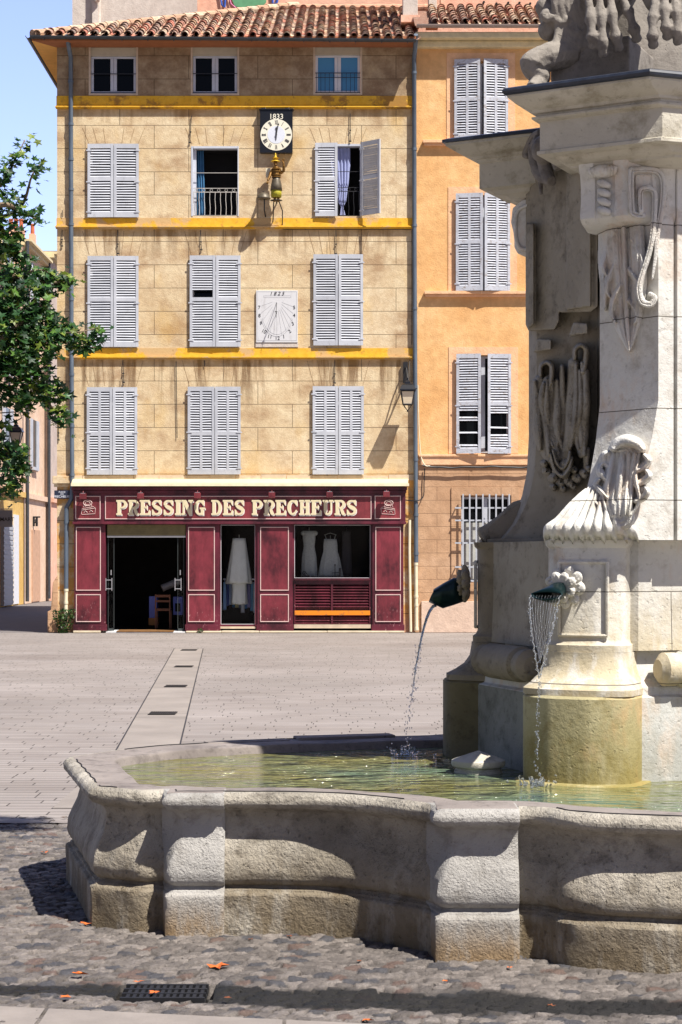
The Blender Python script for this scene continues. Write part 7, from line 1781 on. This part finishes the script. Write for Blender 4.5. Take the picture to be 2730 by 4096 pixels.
lm = MB(); pal = [(40, 74, 32), (50, 90, 36), (70, 110, 42), (30, 58, 30), (86, 122, 48), (46, 84, 44), (116, 134, 52), (58, 94, 58), (32, 62, 36)]
shape = []
for k in range(5):
    a = R(90+(k-2)*62); L_ = (.72, .92, 1.05, .92, .72)[k]; shape.append((L_*math.cos(a), L_*math.sin(a)))
    if k < 4: a = R(90+(k-1.5)*62); shape.append((.42*math.cos(a), .42*math.sin(a)))
shape.append((0, -.35))
for (p, s_) in leaves:
    nrm = Vector((rt.gauss(.15, .5), rt.gauss(-.45, .5), rt.gauss(.8, .5))).normalized(); e1v = nrm.cross(Vector((rt.gauss(0, 1), rt.gauss(0, 1), rt.gauss(0, 1)))).normalized(); e2v = nrm.cross(e1v)
    vs = [p+(e1v*a+e2v*b)*s_+nrm*(s_*.25*(abs(a)-.3)) for a, b in shape]+[p]; n_ = len(shape)
    c = lin(rt.choice(pal)); v_ = rt.uniform(.7, 1.25); lm.add(vs, [(i, (i+1) % n_, n_) for i in range(n_)], tuple(q_*v_ for q_ in c))
lm.build('crown', M['leaf'], tree, fixn=False)
# unseen second plane tree, added left of the frame so its bough shades the cobbles
t2 = thing('plane_tree', 'unseen plane tree, added out of frame so its bough shades the cobbles left of the basin', 'tree', (-4.9, 7.1, 0)); rt = random.Random(5)
mb = MB(); mb.tube(cr([Vector((-4.9, 7.1, -.05)), Vector((-4.8, 7.1, 3)), Vector((-4.95, 7.15, 6)), Vector((-4.7, 7.2, 9.4)), Vector((-4.6, 7.2, 11))], 5), [.34-.012*i for i in range(21)], 12); mb.build('trunk', M['bark'], t2, smooth=True)  # trunk of the added unseen tree
mb = MB(); mb.tube(cr([Vector((-4.8, 7.15, 8.4)), Vector((-2.5, 7.25, 9.2)), Vector((0, 7.35, 9.2)), Vector((1.9, 7.4, 9.0))], 6), [.14-.006*i for i in range(19)], 8); mb.build('branches', M['bark'], t2, smooth=True)  # bough of the added unseen tree, shades the cobbles
lm = MB()
for i in range(3400):
    a = rt.random(); x = -5.4+7.7*a; rr_ = (.45 if x > -3 else 1.4)*rt.random()**.5; b = rt.uniform(0, 6.28); p = Vector((x, 7.35+rr_*math.cos(b)*(1-.3*a), 9.1+rr_*.7*math.sin(b)+(.5 if x < -3 else 0)))
    nrm = Vector((rt.gauss(0, .6), rt.gauss(0, .6), rt.gauss(.8, .5))).normalized(); e1v = nrm.cross(Vector((rt.gauss(0, 1), rt.gauss(0, 1), rt.gauss(0, 1)))).normalized(); e2v = nrm.cross(e1v); s_ = rt.uniform(.08, .13); n_ = len(shape)
    lm.add([p+(e1v*q+e2v*r__)*s_ for q, r__ in shape]+[p], [(i_, (i_+1) % n_, n_) for i_ in range(n_)], lin(rt.choice(pal)))
for i in range(3600):  # dense crown shaped to block sky left of the monument
    a = rt.uniform(0, 6.28); u_ = rt.uniform(-1, 1); r__ = rt.random()**.45; q_ = math.sqrt(1-u_*u_)
    p = Vector((-5.4+2.0*r__*q_*math.cos(a), 7.6+2.6*r__*q_*math.sin(a), 6.6+3.2*r__*u_))
    nrm = Vector((rt.gauss(0, .6), rt.gauss(0, .6), rt.gauss(.8, .5))).normalized(); e1v = nrm.cross(Vector((rt.gauss(0, 1), rt.gauss(0, 1), rt.gauss(0, 1)))).normalized(); e2v = nrm.cross(e1v); s_ = rt.uniform(.12, .2); n_ = len(shape)
    lm.add([p+(e1v*q+e2v*r3)*s_ for q, r3 in shape]+[p], [(i_, (i_+1) % n_, n_) for i_ in range(n_)], lin(rt.choice(pal)))
lm.build('crown', M['leaf'], t2, fixn=False)  # crown of the added unseen tree
print('objects', len(bpy.data.objects))
